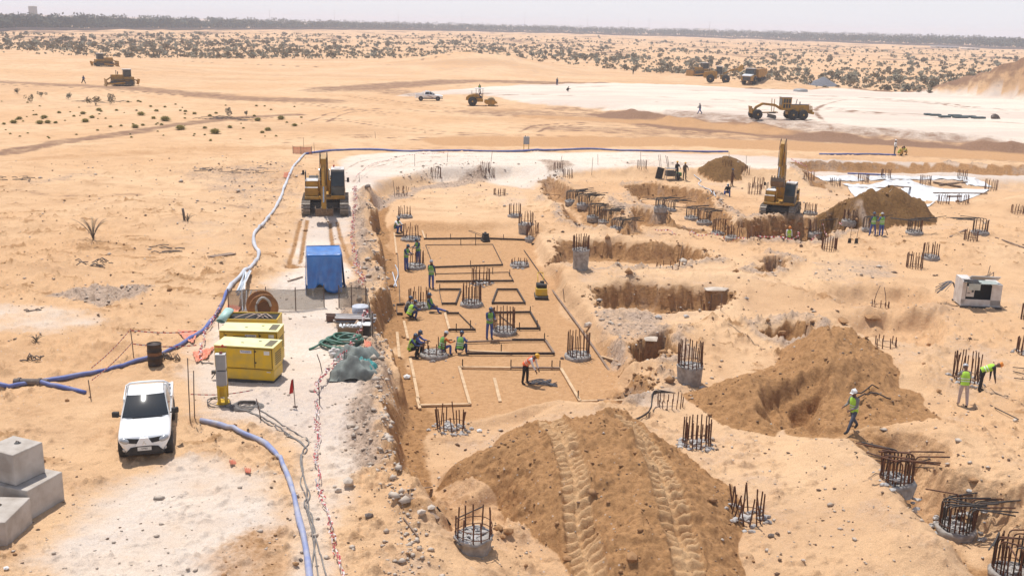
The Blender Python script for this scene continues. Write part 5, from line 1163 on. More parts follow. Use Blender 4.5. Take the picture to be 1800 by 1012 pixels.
frame('long thin boards marking the right edge of the floor', [((921, 440), (967, 506), 't'), ((967, 506), (1020, 578), 'o'), ((1020, 578), (1056, 630), 'o'), ((1056, 630), (1078, 664), 'o'), ((1078, 664), (1105, 705), 't')])
def plank(a, b, label, m=WOOD, w_=.14, h=.05, lift=.04, cat='board', name='board', grp='loose boards lying about'):
    p, q = G(*a), G(*b); mb_ = MB(); mb_.beam(Vector((0, 0, lift)), (q-p)+Vector((0, 0, lift)), w_, h); o = mb_.build(name, m); o.location = p; tag(o, label, cat, grp)
plank((698, 585), (702, 629), 'pale board lying alone left of the crouching men'); plank((869, 666), (879, 707), 'pale board lying alone inside the near timber frame')
plank((1056, 627), (1139, 650), 'long new board lying right of the floor edge', w_=.16)
plank((712, 876), (770, 920), 'dark rusty beam sliding down the left bank', WOODO, .12, .12, .12); plank((768, 896), (792, 927), 'thin dark bar below the rusty beam', STL, .05, .05, .1); plank((709, 913), (735, 946), 'thin stick near the foot of the left bank', WOODO, .04, .04, .06)
plank((802, 926), (848, 905), 'thin rod leaning by the concrete necked pile', STL, .03, .03, .3); plank((724, 862), (758, 858), 'flat dark strip above the rusty beam', WOODO, .10, .03, .05)
plank((1670, 417), (1698, 404), 'short plank left of the open rusty ringed cage', WOODO); plank((1750, 418), (1800, 436), 'long plank right of the open rusty ringed cage', WOODO); plank((958, 342), (985, 344), 'dark stick on the sand left of the left trench', WOODO, .06, .05); plank((1010, 366), (1030, 368), 'short dark stick beside the left trench piles', WOODO, .06, .05)
plank((506, 496), (532, 488), 'dark plank left of the blue shelter', WOODO, .08, .05, .06); plank((640, 425), (660, 424), 'dark board on the bank edge', WOODO, .08, .05, .06); plank((370, 453), (410, 447), 'old flat board on the left sand', WOODO, .5, .05, .06)
plank((690, 480), (697, 505), 'bent pale pipe at the foot of the bank', HOSW, .07, .06, .05)
plank((1720, 598), (1680, 595), 'thin dead stick on open sand at right', STL, .02, .02, .03); plank((1488, 790), (1500, 776), 'dead twig right of the walking man', STL, .02, .02, .03)
for i, (x, y, x2, y2) in enumerate([(1604, 824, 1655, 826), (1601, 818, 1635, 810), (1502, 798, 1562, 812), (1505, 806, 1560, 816), (1780, 655, 1800, 660), (1782, 667, 1800, 669), (1780, 648, 1800, 650), (1740, 715, 1790, 740)]): plank((x, y), (x2, y2), ['bar reaching right from the upper bent bar pile', 'bar poking up right behind the upper bent bar pile', 'upper bar lying left of the upper bent bar pile', 'lower bar lying left of the upper bent bar pile', 'middle bar of the short bundle at the right edge', 'lowest bar of the short bundle at the right edge', 'top bar of the short bundle at the right edge', 'thin bar on open sand below the bending pair'][i], RSTG, .035, .035, .08, 'bar', 'loose_bar', 'loose bars on the right')

# ------------------------------------------------------------------ concrete blocks, lower left
def cblock(corner, d, size, z0, label, cavity=True, mt=CONB):
    """corner: near right bottom corner; d: direction of the long visible side (towards the camera)"""
    d = Vector((d[0], d[1], 0)).normalized(); n_ = Vector((-d.y, d.x, 0))*-1
    if n_.x > 0: n_ = -n_
    L, Wd, Hh = size; t = thing('concrete_block', label, 'concrete block', (corner.x, corner.y, z0), 0, 'stacked concrete ballast blocks')
    M = Matrix(((n_.x, d.x, 0, 0), (n_.y, d.y, 0, 0), (0, 0, 1, 0), (0, 0, 0, 1)))
    b = MB(); b.T = M; b.box((Wd/2, L/2, Hh/2), (Wd, L, Hh)); b.build('block', mt, t, .025)
    k = MB(); k.T = M; k.cyl((Wd*.5, L*.35, Hh-.01), (Wd*.5, L*.35, Hh+.004), .10, n=12); k.build('lifting_hole', DKG, t)
    h = MB(); h.T = M; h.tube([(Wd*.5-.07, L*.35, Hh), (Wd*.5-.05, L*.35, Hh+.06), (Wd*.5+.05, L*.35, Hh+.06), (Wd*.5+.07, L*.35, Hh)], .012, 5); h.build('lifting_loop', RUST, t)
    return t
zg = float(gz(*W(113, 876))); A0 = Vector((*W(114, 877, zg), zg)); A1 = Vector((*W(53, 913, zg), zg)); dd = (A1-A0); 
LA = dd.length; cblock(A0, dd, (LA, 1.3, .92), zg-.03, 'rear lower concrete block carrying the top block')
B0 = A1+Vector((-.05, -.02, 0)); dB = Vector((*W(0, 960, zg), zg))-B0; cblock(B0+Vector((.16, -.06, 0)), dB+Vector((.06, 0, 0)), (1.5, 1.3, .90), zg-.16, 'nearest lower concrete block at the picture edge'); 
T0 = Vector((*W(80, 829, zg+.9), zg+.9)); T1 = Vector((*W(36, 850, zg+.9), zg+.9)); cblock(T0, T1-T0, (1.05, 1.15, .95), zg+.893, 'top concrete block with a lifting loop on its pale top')
cblock(T0+(T1-T0).normalized()*.75+Vector((-1.25, .42, 0)), T1-T0, (1.2, 1.1, .90), zg+.893, 'shadowed top concrete block further left')
cblock(A0+Vector((-1.42, .35, 0)), dd, (LA, 1.2, .92), zg-.03, 'hidden lower concrete block behind the stack')

# ------------------------------------------------------------------ generators
def generator(front_l, front_r, h, dep, label, panel=False, z=None):
    a, b_ = G(*front_l), G(*front_r); z0 = min(a.z, b_.z); L = (b_-a).length; rz = math.atan2(b_.y-a.y, b_.x-a.x)
    t = thing('diesel_generator', label, 'generator', (a.x, a.y, z0), rz, 'silenced yellow generators')
    sk = MB(); sk.box((L/2, dep/2, .07), (L*.96, dep*.9, .14)); sk.build('skid_base', DKG, t)
    bd = MB(); bd.box((L/2, dep/2, .12+.23), (L, dep, .46)); bd.build('fuel_base', GENY, t, .06)
    bo = MB(); bo.box((L/2, dep/2, .58+(h-.58)/2), (L, dep, h-.575)); body = bo.build('enclosure', GENY, t, .02)
    tp = MB(); tp.box((L/2, dep/2, h+.012), (L*1.01, dep*1.01, .03)); top = tp.build('roof_panel', mat('painted_sunlit_yellow', (.88, .82, .42), .38, 0, (.86, .77, .32), 2), t, .01)  # sunlight painted into the paler roof colour; sides use the darkened yellow
    op = MB(); op.box((L-.26, dep*.5, h+.030), (.32, dep*.68, .012)); op.build('exhaust_opening', mat('opening_dark', (.16, .13, .07), .7), top)
    for x, y in ((L*.42, .4), (L*.68, .65)): q = MB(); q.box((x, dep*y, h+.035), (.11, .04, .02)); q.build('lifting_eye', DKG, top)
    for x0, x1 in ((.22, L*.68), (L*.69, L-.06)):
        d_ = MB(); d_.box(((x0+x1)/2, -.008, .62+(h-.66)/2), (x1-x0-.02, .02, h-.72)); dr = d_.build('door', GENY, t, .008)
        for zz in (.30, .82):
            k = MB(); k.box((x0+.06 if x0 < 1 else x0+.03, -.028, .6+(h-.6)*zz), (.06, .03, .05)); k.build('handle', BLK, dr)
    s_ = MB(); s_.box((L*.54, -.022, h-.19), (.46, .008, .12)); sg = s_.build('name_sign', mat('sign_pale', (.62, .62, .66), .4), t); text('Powertech', sg, (L*.54, -.028, h-.18), .085, mat('sign_blue', (.05, .06, .20), .5))
    s2 = MB(); s2.box((L-.26, -.022, h-.20), (.22, .008, .15)); s2.build('notice_plate', mat('plate_white', (.75, .74, .70), .5), t)
    if panel:
        w_ = MB(); w_.box((.85, -.022, h-.42), (.56, .012, .44)); pw = w_.build('panel_window', DKG, t, .02); w2 = MB(); w2.box((.80, -.031, h-.42), (.40, .010, .34)); w2.build('control_panel', GRY, pw)
    sm = MB()
    for x_ in (.21, L*.685, L-.05): sm.box((x_, -.012, .62+(h-.66)/2), (.014, .016, h-.70))
    for z_ in (.60, h-.05): sm.box((L/2, -.012, z_), (L*.96, .016, .012))
    sm.build('door_seam', mat('seam_dark', (.10, .06, .01), .7), t)
    for k in range(6): vt = MB(); vt.box((L+.006, dep*.5, .75+k*.09), (.012, dep*.6, .03)); vt.build('vent_slat', DKG, t)
    st = MB(); st.box((L-.2, -.03, .50), (.16, .01, .03)); st.build('rating_label', WHD, t)
    tb = MB(); tb.box((-.10, .12, .32), (.16, .14, .12)); tb.cyl((-.2, .1, .05), (-.02, .1, .3), .02, n=5); tb.build('tow_eye', DKG, t); return t
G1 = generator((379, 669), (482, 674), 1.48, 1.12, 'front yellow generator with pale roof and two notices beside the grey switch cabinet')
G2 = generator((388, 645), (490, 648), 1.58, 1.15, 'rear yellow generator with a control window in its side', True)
# third set, tipped open, with pale duct
g3 = G(394, 594); t = thing('open_generator', 'open topped yellow generator base with a pale green duct behind the two others', 'generator', (g3.x, g3.y+.6, g3.z), R(2))
b = MB()
for (c_, d_) in (((1.1, 0, .55), (2.3, .06, 1.1)), ((1.1, 1.15, .55), (2.3, .06, 1.1)), ((-.03, .58, .55), (.06, 1.1, 1.1)), ((2.23, .58, .55), (.06, 1.1, 1.1))): b.box(c_, d_)
t.scale = (1, 1, .66); b.build('enclosure', GENY, t, .01); b = MB(); b.box((1.1, .58, .75), (2.15, 1.05, .5)); b.build('engine', mat('sooty_black', (.012, .010, .009), .8), t)
b = MB()
for k in range(3): b.tube(spline([(.3+.5*k, .1, 1.1), (.7+.4*k, .4, 1.25), (1.0+.3*k, .8, 1.15), (1.6+.2*k, .2, 1.12)], .2), .035, 6)
b.build('cable', mat('dusty_cable', (.45, .33, .26), .8), t)
b = MB(); b.lathe([(.20, 0), (.22, 0), (.22, 1.0), (.20, 1.0), (.20, 0)], n=16, close=False); o = b.build('duct_pipe', mat('pale_green_pipe', (.42, .62, .55), .5), t, fix=False); o.location = (-.25, -.2, 1.0); o.rotation_euler = (R(-62), 0, R(-14))

# switch cabinet on yellow legs
p = G(391, 712); s = scale_at(p); t = thing('switch_cabinet', 'tall grey switch cabinet on yellow legs before the front generator', 'switch cabinet', p, R(6))
b = MB()
for x in (-.13, .13):
    for y in (0, .22): b.box((x, y, .38), (.07, .05, .8))
b.box((0, .24, 1.2), (.40, .03, 1.9)); b.box((0, .11, .72), (.36, .26, .05)); b.box((0, .3, .02), (.45, .6, .04)); b.build('stand', GENY, t)
for z, nm in ((1.04, 'lower_box'), (1.66, 'upper_box')):
    b = MB(); b.box((0, .10, z), (.36, .24, .58)); o = b.build(nm, GRY, t, .01); d_ = MB(); d_.box((.183, .10, z), (.006, .18, .5)); d_.build('label_strip', WHD, o)
b = MB(); b.box((0, .10, 1.975), (.37, .25, .03)); b.build('cabinet_top', WHT, t); b = MB(); b.box((.02, .08, 2.02), (.10, .10, .07)); b.build('socket', mat('dark_red_plastic', (.18, .03, .03), .5), t)
b = MB(); b.box((0, .25, 2.2), (.40, .02, .03)); b.ball((.06, .25, 2.24), .05, 8, 5); b.build('red_lamp', mat('beacon', (.5, .03, .02), .3), t)
# oil drum
p = G(273, 640); t = thing('oil_drum', 'rusty black oil drum standing beside the blue hose', 'oil drum', p, .3)
b = MB(); b.lathe([(.285, 0), (.30, .02), (.285, .04), (.285, .28), (.305, .30), (.285, .32), (.285, .58), (.305, .60), (.285, .62), (.285, .86), (.30, .88), (.29, .90), (.27, .90), (.27, .87), (.01, .87)], n=24)
b.build('drum_shell', mat('drum_black', (.03, .022, .018), .6, .2, (.06, .03, .018), 4), t); b = MB(); b.lathe([(.289, .42), (.291, .43), (.291, .54), (.289, .55)], n=24, close=False); b.build('worn_band', mat('drum_rust', (.22, .10, .04), .8, .1, (.10, .05, .03), 5), t)
# cable reel
p = G(462, 563); t = thing('cable_reel', 'big orange brown wooden cable reel beside the open generator', 'cable reel', (p.x, p.y, p.z), R(24))
for y in (-.38, .38):
    b = MB(); b.T = Matrix.Translation((0, y, .70)); b.lathe([(.08, -.03), (.70, -.03), (.70, .03), (.08, .03), (.08, -.03)], n=32, axis='y', close=False); o = b.build('flange', ORW, t)
    q = MB(); q.T = Matrix.Translation((0, y+(-.035 if y < 0 else .035), .70))
    q.lathe([(.3, -.006), (.33, -.006), (.33, .006), (.3, .006)], n=24, axis='y'); q.build('flange_ring', mat('reel_dark', (.16, .07, .03), .8), o)
b = MB(); b.cyl((0, -.37, .70), (0, .37, .70), .30, n=18); b.build('drum_core', mat('reel_dark', (.16, .07, .03), .8), t)
b = MB()
for k in range(5): a0 = k*.09; b.tube([Vector((.36*math.cos(a), -.25+a0, .70+.36*math.sin(a))) for a in [2*math.pi*i/20 for i in range(20)]], .04, 6, closed=True)
b.tube(spline([(-.3, -.5, .3), (-.38, -.55, .9), (-.1, -.56, 1.28), (.2, -.52, 1.1), (.32, -.45, .8)], .1), .06, 6); b.tube(spline([(-.38, -.55, .45), (-.3, -.8, .2), (.1, -.8, .15), (.3, -.6, .1), (.4, -.9, .05)], .1), .035, 6); b.build('cable', mat('pale_cable', (.42, .38, .34), .6), t)
# blue shelter
p = G(541, 519); q = G(605, 519); L = (q-p).length; t = thing('tarpaulin_shelter', 'blue tarpaulin shelter sagging over a frame on the pale ground', 'shelter', p, R(12))
Hh, Dp = 2.15, 2.2
def tarp_side(fn, nu=22, nv=14): b.grid(fn, nu, nv)
b = MB(); fold = lambda u, v: .07*math.sin(u*23+v*3)*(v)+.05*math.sin(u*9-v*5)*v
b.grid(lambda u, v: Vector((L*(.0+u*.93), -.05-.02-fold(u, 1-v)-.12*(1-v)+.06*math.sin(u*math.pi)*(1-v), Hh*(v)+(.22*(.75-u)**2*2*(1-v) if u < .75 else .0)+(1-v)*(.15+.35*max(0, math.sin(u*7.5-1.2))))), 30, 16)
b.grid(lambda u, v: Vector((L*(.93)*v+.0, Dp*u-.07, Hh+.10*math.sin(u*math.pi)*0-.10*math.sin(u*math.pi)*math.sin(v*math.pi)+.03*math.sin(v*14)*math.sin(u*3.1))), 10, 20)
b.grid(lambda u, v: Vector((-.02-.03*math.sin(u*15)*(1-v)-.06*(1-v), Dp*u-.07, Hh*v+.02)), 14, 10)
b.grid(lambda u, v: Vector((L*.93+.04+(.12+.05*math.sin(u*13+1))*(1-v), Dp*u-.07, Hh*v+(1-v)*(.15))), 14, 10)
b.grid(lambda u, v: Vector((L*.93*u, Dp+.02+.04*math.sin(u*17)*(1-v), Hh*v+.03)), 20, 8)
o = b.build('tarpaulin', BLU, t, fix=False); sm_ = o.modifiers.new('thick', 'SOLIDIFY'); sm_.thickness = .012
b = MB()
for x in (.05, L*.9):
    for y in (.02, Dp-.12): b.cyl((x, y, 0), (x, y, Hh-.05), .03, n=6)
b.box((L*.45, Dp*.5, .5), (L*.6, Dp*.6, .9)); b.build('frame', DKG, t)
# shade-net fence
NET = mat('grey_shade_net', (.25, .22, .18), .9, 0, (.20, .18, .15), 3, 0, .2, .62)
def netfence(line, h, label, posts=True, m=NET, name='net_fence', mid=None):
    pts = [G(x, y) for x, y in line]; o0 = pts[0]; t = thing(name, label, 'net fence', o0); up_ = []
    q = spline([p-o0 for p in pts], .35); b = MB(); n = len(q)
    vs = []
    for i, p in enumerate(q):
        wv = .03*math.sin(i*.9); vs += [(p.x, p.y+wv, p.z+.02), (p.x, p.y-wv*.5+.05, p.z+h*.55), (p.x, p.y, p.z+h*(1+.03*math.sin(i*.8)))]
    b._add(vs, [(i*3+k, i*3+3+k, i*3+4+k, i*3+1+k) for i in range(n-1) for k in (0, 1)], True); b.build('net', m, t, fix=False)
    for p in pts:
        c_ = MB(); c_.cyl(p-o0-Vector((0, 0, .2)), p-o0+Vector((0, 0, h*1.12)), .025, n=6); c_.build('post', STK, t)
    rb = MB(); rb.tube([Vector((p.x, p.y, p.z+h)) for p in q], .012, 4); rb.build('top_rope', DKG, t, fix=False)
netfence([(402, 548), (468, 544), (520, 546), (570, 540)], 1.05, 'long grey shade net fence behind the cable reel')
netfence([(596, 541), (618, 541), (643, 543)], 1.05, 'short grey shade net panel right of the shelter opening')
netfence([(645, 546), (650, 572), (655, 592)], 1.0, 'grey shade net running towards the camera along the bank edge')
netfence([(515, 270), (529, 271), (548, 271)], .75, 'small faded orange net fence beside the white hose bend', m=mat('faded_orange_net', (.62, .22, .13), .9, 0, (.5, .17, .1), 3, 0, .2, .7))

# heap of coupling pipes, crates and sheets by the bank
p = G(622, 572); t = thing('pipe_pile', 'heap of grey pipes and fittings stacked behind the green hose', 'pipe pile', p)
rnd = random.Random(5)
for k in range(16):
    y = .35+.11*(k % 8); z = .06+.11*(k//8)+.02*rnd.random(); b = MB(); a = rnd.uniform(-.08, .08); b.cyl((-.95+rnd.uniform(-.1, .1), y, z), (.75+rnd.uniform(-.1, .2), y+a, z), .05, n=8); b.build('pipe', [mat('steel_grey_pipe', (.20, .20, .22), .5, .4), WHD, mat('brown_pipe', (.14, .07, .045), .7)][k % 3], t)
p = G(590, 564); b = MB(); b.box((0, 0, .16), (.85, .35, .3)); b.box((.0, .0, .34), (.95, .12, .06)); o = b.build('rusty_box_section', mat('brown_pipe', (.14, .07, .045), .7), None, .02); o.location = p; tag(o, 'rust brown steel section left of the grey pipe heap', 'steel section')
for x, y, lab in ((606, 588, 'left brown carton with white fittings'), (626, 588, 'right brown carton with white fittings')):
    p = G(x, y); t = thing('carton', lab, 'carton', p, .1, 'cartons with fittings'); b = MB(); 
    for c_, d_ in (((0, -.22, .2), (.6, .02, .4)), ((0, .22, .2), (.6, .02, .4)), ((-.3, 0, .2), (.02, .44, .4)), ((.3, 0, .2), (.02, .44, .4)), ((0, 0, .12), (.56, .42, .2))): b.box(c_, d_)
    b.build('box', mat('carton_brown', (.30, .19, .11), .85), t)
    for k in range(7): q = MB(); q.cyl((-.2+.07*k, rnd.uniform(-.12, .12), .3), (-.2+.07*k+rnd.uniform(-.1, .1), rnd.uniform(-.12, .12), .48), .06, n=8); q.build('fitting', WHT, t)
p = G(640, 588); b = MB(); b.box((0, 0, .25), (.6, .5, .5)); b.mi = 1; b.box((0, 0, .52), (.66, .56, .05)); o = b.build('white_box', [DKG, WHT], None, .015); o.location = p; tag(o, 'dark box with a white lid by the net fence end', 'box')
p = G(634, 549); b = MB(); b.lathe([(.42, 0), (.42, .32), (.38, .34), (.12, .34), (.10, .36), (.01, .36)], n=22); o = b.build('cable_drum', mat('pale_blue_grey', (.52, .54, .60), .6), None); o.location = p; tag(o, 'pale round cable drum lying flat by the net corner', 'drum')
# green hose coil
p = G(603, 608); b = MB()
for k in range(9):
    rx_, ry_ = .95-.05*k+rnd.uniform(-.15, .1), .75-.04*k+rnd.uniform(-.2, .1); cx, cy = rnd.uniform(-.2, .35), rnd.uniform(-.15, .25); ph = rnd.uniform(0, 6)
    b.tube([Vector((cx+rx_*math.cos(a), cy+ry_*math.sin(a), .06+.045*k+.05*math.sin(a*2+ph))) for a in [2*math.pi*i/28 for i in range(28)]], .048, 7, closed=True)
b.tube(spline([(-1.35, -.75, .06), (-1.1, -.4, .1), (-.7, .1, .3), (-.2, .55, .42), (.4, .5, .4), (.8, .2, .35)], .12), .05, 7)
o = b.build('hose_coil', GRN, None, fix=False); o.location = p; tag(o, 'tangled coil of thick green hose on the pale ground', 'hose coil')
for k, (x, y) in enumerate([(581, 622), (588, 627), (594, 620), (601, 624), (586, 618), (607, 621)]):
    p = G(x, y); b = MB(); b.lathe([(.07, 0), (.11, .01), (.11, .22), (.09, .24), (.01, .24)], n=12); o = b.build('pipe_coupling', WHD, None); o.location = p+Vector((0, 0, .1)); o.rotation_euler = (R(80), 0, rnd.uniform(-1, 1)); tag(o, 'short white pipe coupling heaped below the green hose', 'coupling', 'pipe couplings below the green hose')
p = G(612, 650); b = MB(); b.lathe([(.20, 0), (.24, .02), (.25, .40), (.22, .41), (.01, .41)], n=16); b.mi = 1; b.lathe([(.255, .25), (.255, .36)], n=16, close=False); o = b.build('bucket', [DKG, ROYL], None); o.location = p; tag(o, 'dark bucket with a blue band beside the covering sheets', 'bucket')
def drapeheap(px, py, sx, sy, h, m, label, seed):
    p = G(px, py); b = MB(); n = 22
    def fn(u, v):
        x, y = (2*u-1), (2*v-1); rr = math.sqrt(x*x+y*y); k = max(0, 1-rr*rr*.9)
        return Vector((x*sx, y*sy, h*(k**.6)*(1+.35*math.sin(x*5+seed)*math.cos(y*4+seed*2))+.05*math.sin(x*17+y*9+seed)*k+.02+.03*math.sin(u*31+seed)*math.sin(v*23)))
    b.grid(fn, n, n); o = b.build('covering_sheet', m, None, fix=False); o.location = p; tag(o, label, 'sheet'); return o
drapeheap(628, 628, .95, .55, .45, GRYT, 'grey green sheet thrown over goods below the green hose', 1); drapeheap(640, 650, .55, .6, .4, TEAL, 'teal sheet spilling between the two grey sheets', 3); drapeheap(622, 664, .95, .5, .75, GRYT, 'grey sheet peaked like a tent at the bank edge', 5); drapeheap(643, 660, .45, .4, .35, TEAL, 'crumpled bright teal sheet at the bank edge', 8)
# bundle of pale pipes leaning on the net fence
t = thing('pipe_bundle', 'bundle of pale blue plastic pipes propped at the end of the net fence', 'pipe bundle', G(404, 540)); o0 = G(404, 540)
for k in range(9):
    a = G(434+rnd.uniform(-6, 8), 478+rnd.uniform(0, 6))-o0; q = Vector((rnd.uniform(-.1, .9), rnd.uniform(-.3, .1), .45+rnd.uniform(0, .5))); b = MB(); b.cyl(a+Vector((0, 0, .15)), q, .045, n=7); b.build('pipe', [mat('pale_blue_pipe', (.45, .50, .56), .4), WHT][k % 2], t)
for k in range(5): x = .6+.25*k; b = MB(); b.cyl((x, .1, .9), (x+rnd.uniform(-.2, .5), -.55+rnd.uniform(-.2, .2), .03), .03, n=6); b.build('pipe', WHT, t)

# ------------------------------------------------------------------ the open white generator set on the right
p = G(1690, 541); q = G(1757, 541); s = scale_at(p)
t = thing('open_canopy_generator', 'white machine canopy with raised doors and black engine bay on open sand', 'generator set', (p.x, p.y+.2, p.z), R(-6))
L, Dp, Hh = 2.15, 1.35, 1.55
b = MB()
for c_, d_ in (((L*.5, .02, .28), (L, .05, .40)), ((.03, Dp/2, .8), (.05, Dp, 1.45)), ((L-.03, Dp/2, .72), (.05, Dp, 1.3)), ((L*.5, Dp, .8), (L, .05, 1.4)), ((.11, .02, .85), (.22, .05, 1.25)), ((L-.28, .02, .75), (.56, .05, 1.2)), ((.30, Dp*.6, Hh), (.60, Dp*.8, .05)), ((L-.3, Dp/2, 1.36), (.6, Dp, .05))): b.box(c_, d_)
b.build('canopy', WHD, t, .01)
b = MB(); b.box((L*.5, Dp*.6, .75), (L*.9, Dp*.7, 1.0)); b.cyl((L*.4, .3, .8), (L*.4, Dp*.8, .8), .3, n=14); b.build('engine', mat('sooty_black', (.012, .010, .009), .8), t)
b = MB(); b.box((.45, .0, .92), (.42, .06, .58)); cp_ = b.build('control_panel', WHD, t, .01); b = MB(); b.box((.56, -.034, 1.0), (.12, .01, .22)); b.box((.35, -.034, .85), (.14, .01, .04)); b.each('gauge', DKG, cp_)
dr = MB(); dr.box((.40, -.30, Hh-.03), (.75, .70, .04), (R(-12), 0, 0)); d_ = dr.build('raised_door', DKG, t, .01); dr = MB(); dr.box((.42, -.36, Hh-.07), (.48, .42, .01), (R(-12), 0, 0)); dr.box((.42, -.665, Hh+.02-.22), (.62, .02, .36)); dr.build('door_window', mat('pale_pane', (.42, .46, .42), .3), d_)
dr = MB(); dr.box((1.25, .35, Hh+.12), (1.6, .05, .42), (R(55), 0, 0)); dr.build('raised_door', WHD, t, .01)
dr = MB(); dr.box((1.28, -.18, Hh-.02), (.95, .5, .03), (R(10), 0, 0)); dr.build('raised_door', mat('pale_pane', (.42, .46, .42), .3), t, .01)
b = MB(); b.box((L/2, -.12, .06), (L*1.05, .10, .10)); b.box((L/2, Dp, .06), (L*1.05, .10, .10)); b.each('skid', DKG, t)
b = MB()
for x0, y0, x1, y1, z0, z1 in ((.9, .5, 1.6, .7, 1.62, 1.78), (1.0, .8, 1.7, .9, 1.62, 1.7), (1.45, .6, 1.6, .8, 1.6, 2.3), (1.6, .7, 1.62, .72, 1.62, 1.95), (1.8, .7, 1.82, .72, 1.5, 1.95), (1.45, .5, 1.82, .72, 1.7, 1.95)): b.beam((x0, y0, z0), (x1, y1, z1), .035, .035)
b.each('loose_bracket', WOODO, t)
b = MB(); rr2 = random.Random(3)
for k in range(14): a = rr2.uniform(2.3, 4.0); b.tube(spline([(-.15, .9, .95), (-.15+.5*math.cos(a)*.5, .9+.4*math.sin(a)*.5, 1.3), (-.2+1.0*math.cos(a), .9+.6*math.sin(a), .9+rr2.uniform(-.3, .2))], .2), .02, 4)
o = b.build('cut_bundle', mat('grey_reed', (.17, .16, .17), .8), None, fix=False); o.location = (p.x, p.y, p.z); tag(o, 'bundle of grey wires sprouting left of the white canopy', 'wire bundle')

# ------------------------------------------------------------------ compactors
def compactor(px, py, rz, label, body, sc=1.0, handle=(.0, 1.2, 1.15)):
    p = G(px, py); t = thing('plate_compactor', label, 'plate compactor', p, rz); t.scale = (sc, sc, sc)
    b = MB(); b.prism([(-.55, .16), (-.42, .0), (.36, .0), (.50, .16), (.40, .20), (-.45, .20)], -.36, .36, 'x'); b.build('base_plate', DKG, t, .01)
    b = MB(); b.box((0, -.10, .40), (.66, .66, .40), taper=.9); b.build('cowl', body, t, .04)
    b = MB(); b.box((-.08, .02, .70), (.40, .34, .24)); b.cyl((-.25, -.2, .72), (.28, -.2, .72), .12, n=10); b.cyl((.05, .15, .7), (.05, .15, .9), .12, n=10); b.build('engine', BLK, t, .02)
    b = MB(); x, y, z = handle
    for sx in (-.16, .16): b.tube([(sx, .3, .35), (sx*.9+x*.5, .3+y*.5, z*.75), (sx+x, y, z)], .022, 6)
    b.tube([(-.16+x, y, z), (x, y+.05, z+.05), (.16+x, y, z)], .028, 6); b.build('handle', body if body is not BLK else DKG, t); return t
compactor(951, 523, R(3), 'bright yellow plate compactor standing on the trimmed floor', GENY, 1.08, (0, .95, 1.15)); compactor(853, 424, R(20), 'small black plate compactor on the far formwork line', BLK, .75, (-1.3, .9, .9))

# ------------------------------------------------------------------ mixer-like machine with black panel, cabinet, flag, shovels, tripod
p = G(1178, 316); t = thing('welding_set', 'dark engine trolley with propped black panel beside the two dark workers', 'welding set', p, .15)
b = MB(); b.box((-1.05, .25, .62), (.72, .06, 1.15), (R(-8), R(14), 0)); b.build('propped_panel', BLK, t, .01); b = MB(); b.box((-.05, 0, .65), (.85, .6, .55)); b.cyl((.1, -.35, .6), (.1, .35, .6), .2, n=12); b.build('engine', DKG, t, .03)
b = MB()
for x in (-.5, .45):
    for y in (-.35, .35): b.cyl((x, y, 0), (x, y, 1.15), .025, n=6)
b.box((0, 0, 1.15), (1.0, .7, .04)); b.build('frame', GRY, t)
b = MB(); b.T = Matrix.Translation((.75, -.2, .38)); b.lathe([(.2, -.12), (.38, -.1), (.38, .1), (.2, .12)], n=18, axis='x'); b.build('wheel', BLK, t); b = MB(); b.box((.9, .1, .55), (.5, .5, .35)); b.build('green_tank', mat('green_tank', (.06, .26, .05), .5), t, .05); b = MB(); b.cyl((-.2, .3, 1.1), (-.5, .4, 2.4), .03, n=6); b.cyl((-.1, .3, 1.1), (-.3, .4, 2.3), .03, n=6); b.build('rod', STK, t)
p = G(925, 264); t = thing('control_cabinet', 'grey control cabinet on yellow legs standing behind the far hose', 'cabinet', p)
b = MB()
for x in (-.28, .28): b.box((x, 0, .35), (.08, .3, .7))
b.each('leg', GENY, t); b = MB(); b.box((0, 0, 1.1), (.68, .35, .85)); bb = b.build('box', GRY, t, .02); b = MB(); b.cyl((-.12, 0, 1.5), (-.12, 0, 1.68), .04, n=6); b.cyl((.15, 0, 1.5), (.15, 0, 1.62), .04, n=6); b.each('socket', DKG, bb)
a = G(519, 715); t = thing('red_flag', 'red flag hanging on a dark stake right of the generators', 'flag', a)
b = MB(); b.cyl((0, 0, -.1), (-.05, 0, 1.1), .016, n=6); b.box((.0, 0, .02), (.16, .12, .02)); b.build('pole', STK, t); b = MB(); b.grid(lambda u, v: Vector((-.05-.17*u*(.4+.6*v), .03*math.sin(u*9+v*5), 1.10-.55*v-.05*u)), 6, 6); b.build('cloth', RED, t, fix=False)
for x, lab in ((1493, 'left shovel standing upright in the sand'), (1505, 'right shovel standing upright in the sand')):
    p = G(x, 427); t = thing('shovel', lab, 'shovel', p, 0, 'pair of shovels'); b = MB(); b.cyl((0, 0, .2), (.06, 0, 1.1), .02, n=6); b.cyl((-.06, 0, 1.12), (.18, 0, 1.12), .02, n=6); b.build('handle', WOODO, t); b = MB(); b.box((0, 0, .16), (.26, .04, .36), taper=.8); b.build('blade', BLK, t, .01)
p = G(1561, 413); t = thing('survey_tripod', 'survey tripod at the right of the two surveyors', 'tripod', p+Vector((-.7, 0, 0)))
for k, (x, y) in enumerate(((.65, -.1), (-.35, .45), (-.3, -.5))): b = MB(); b.cyl((x, y, 0), (0, 0, 1.35), .03, n=6); b.build('leg', WOODO, t)
b = MB(); b.cyl((0, 0, 1.33), (0, 0, 1.40), .09, n=10); b.box((0, 0, 1.5), (.16, .2, .22)); b.build('instrument', GENY, t)

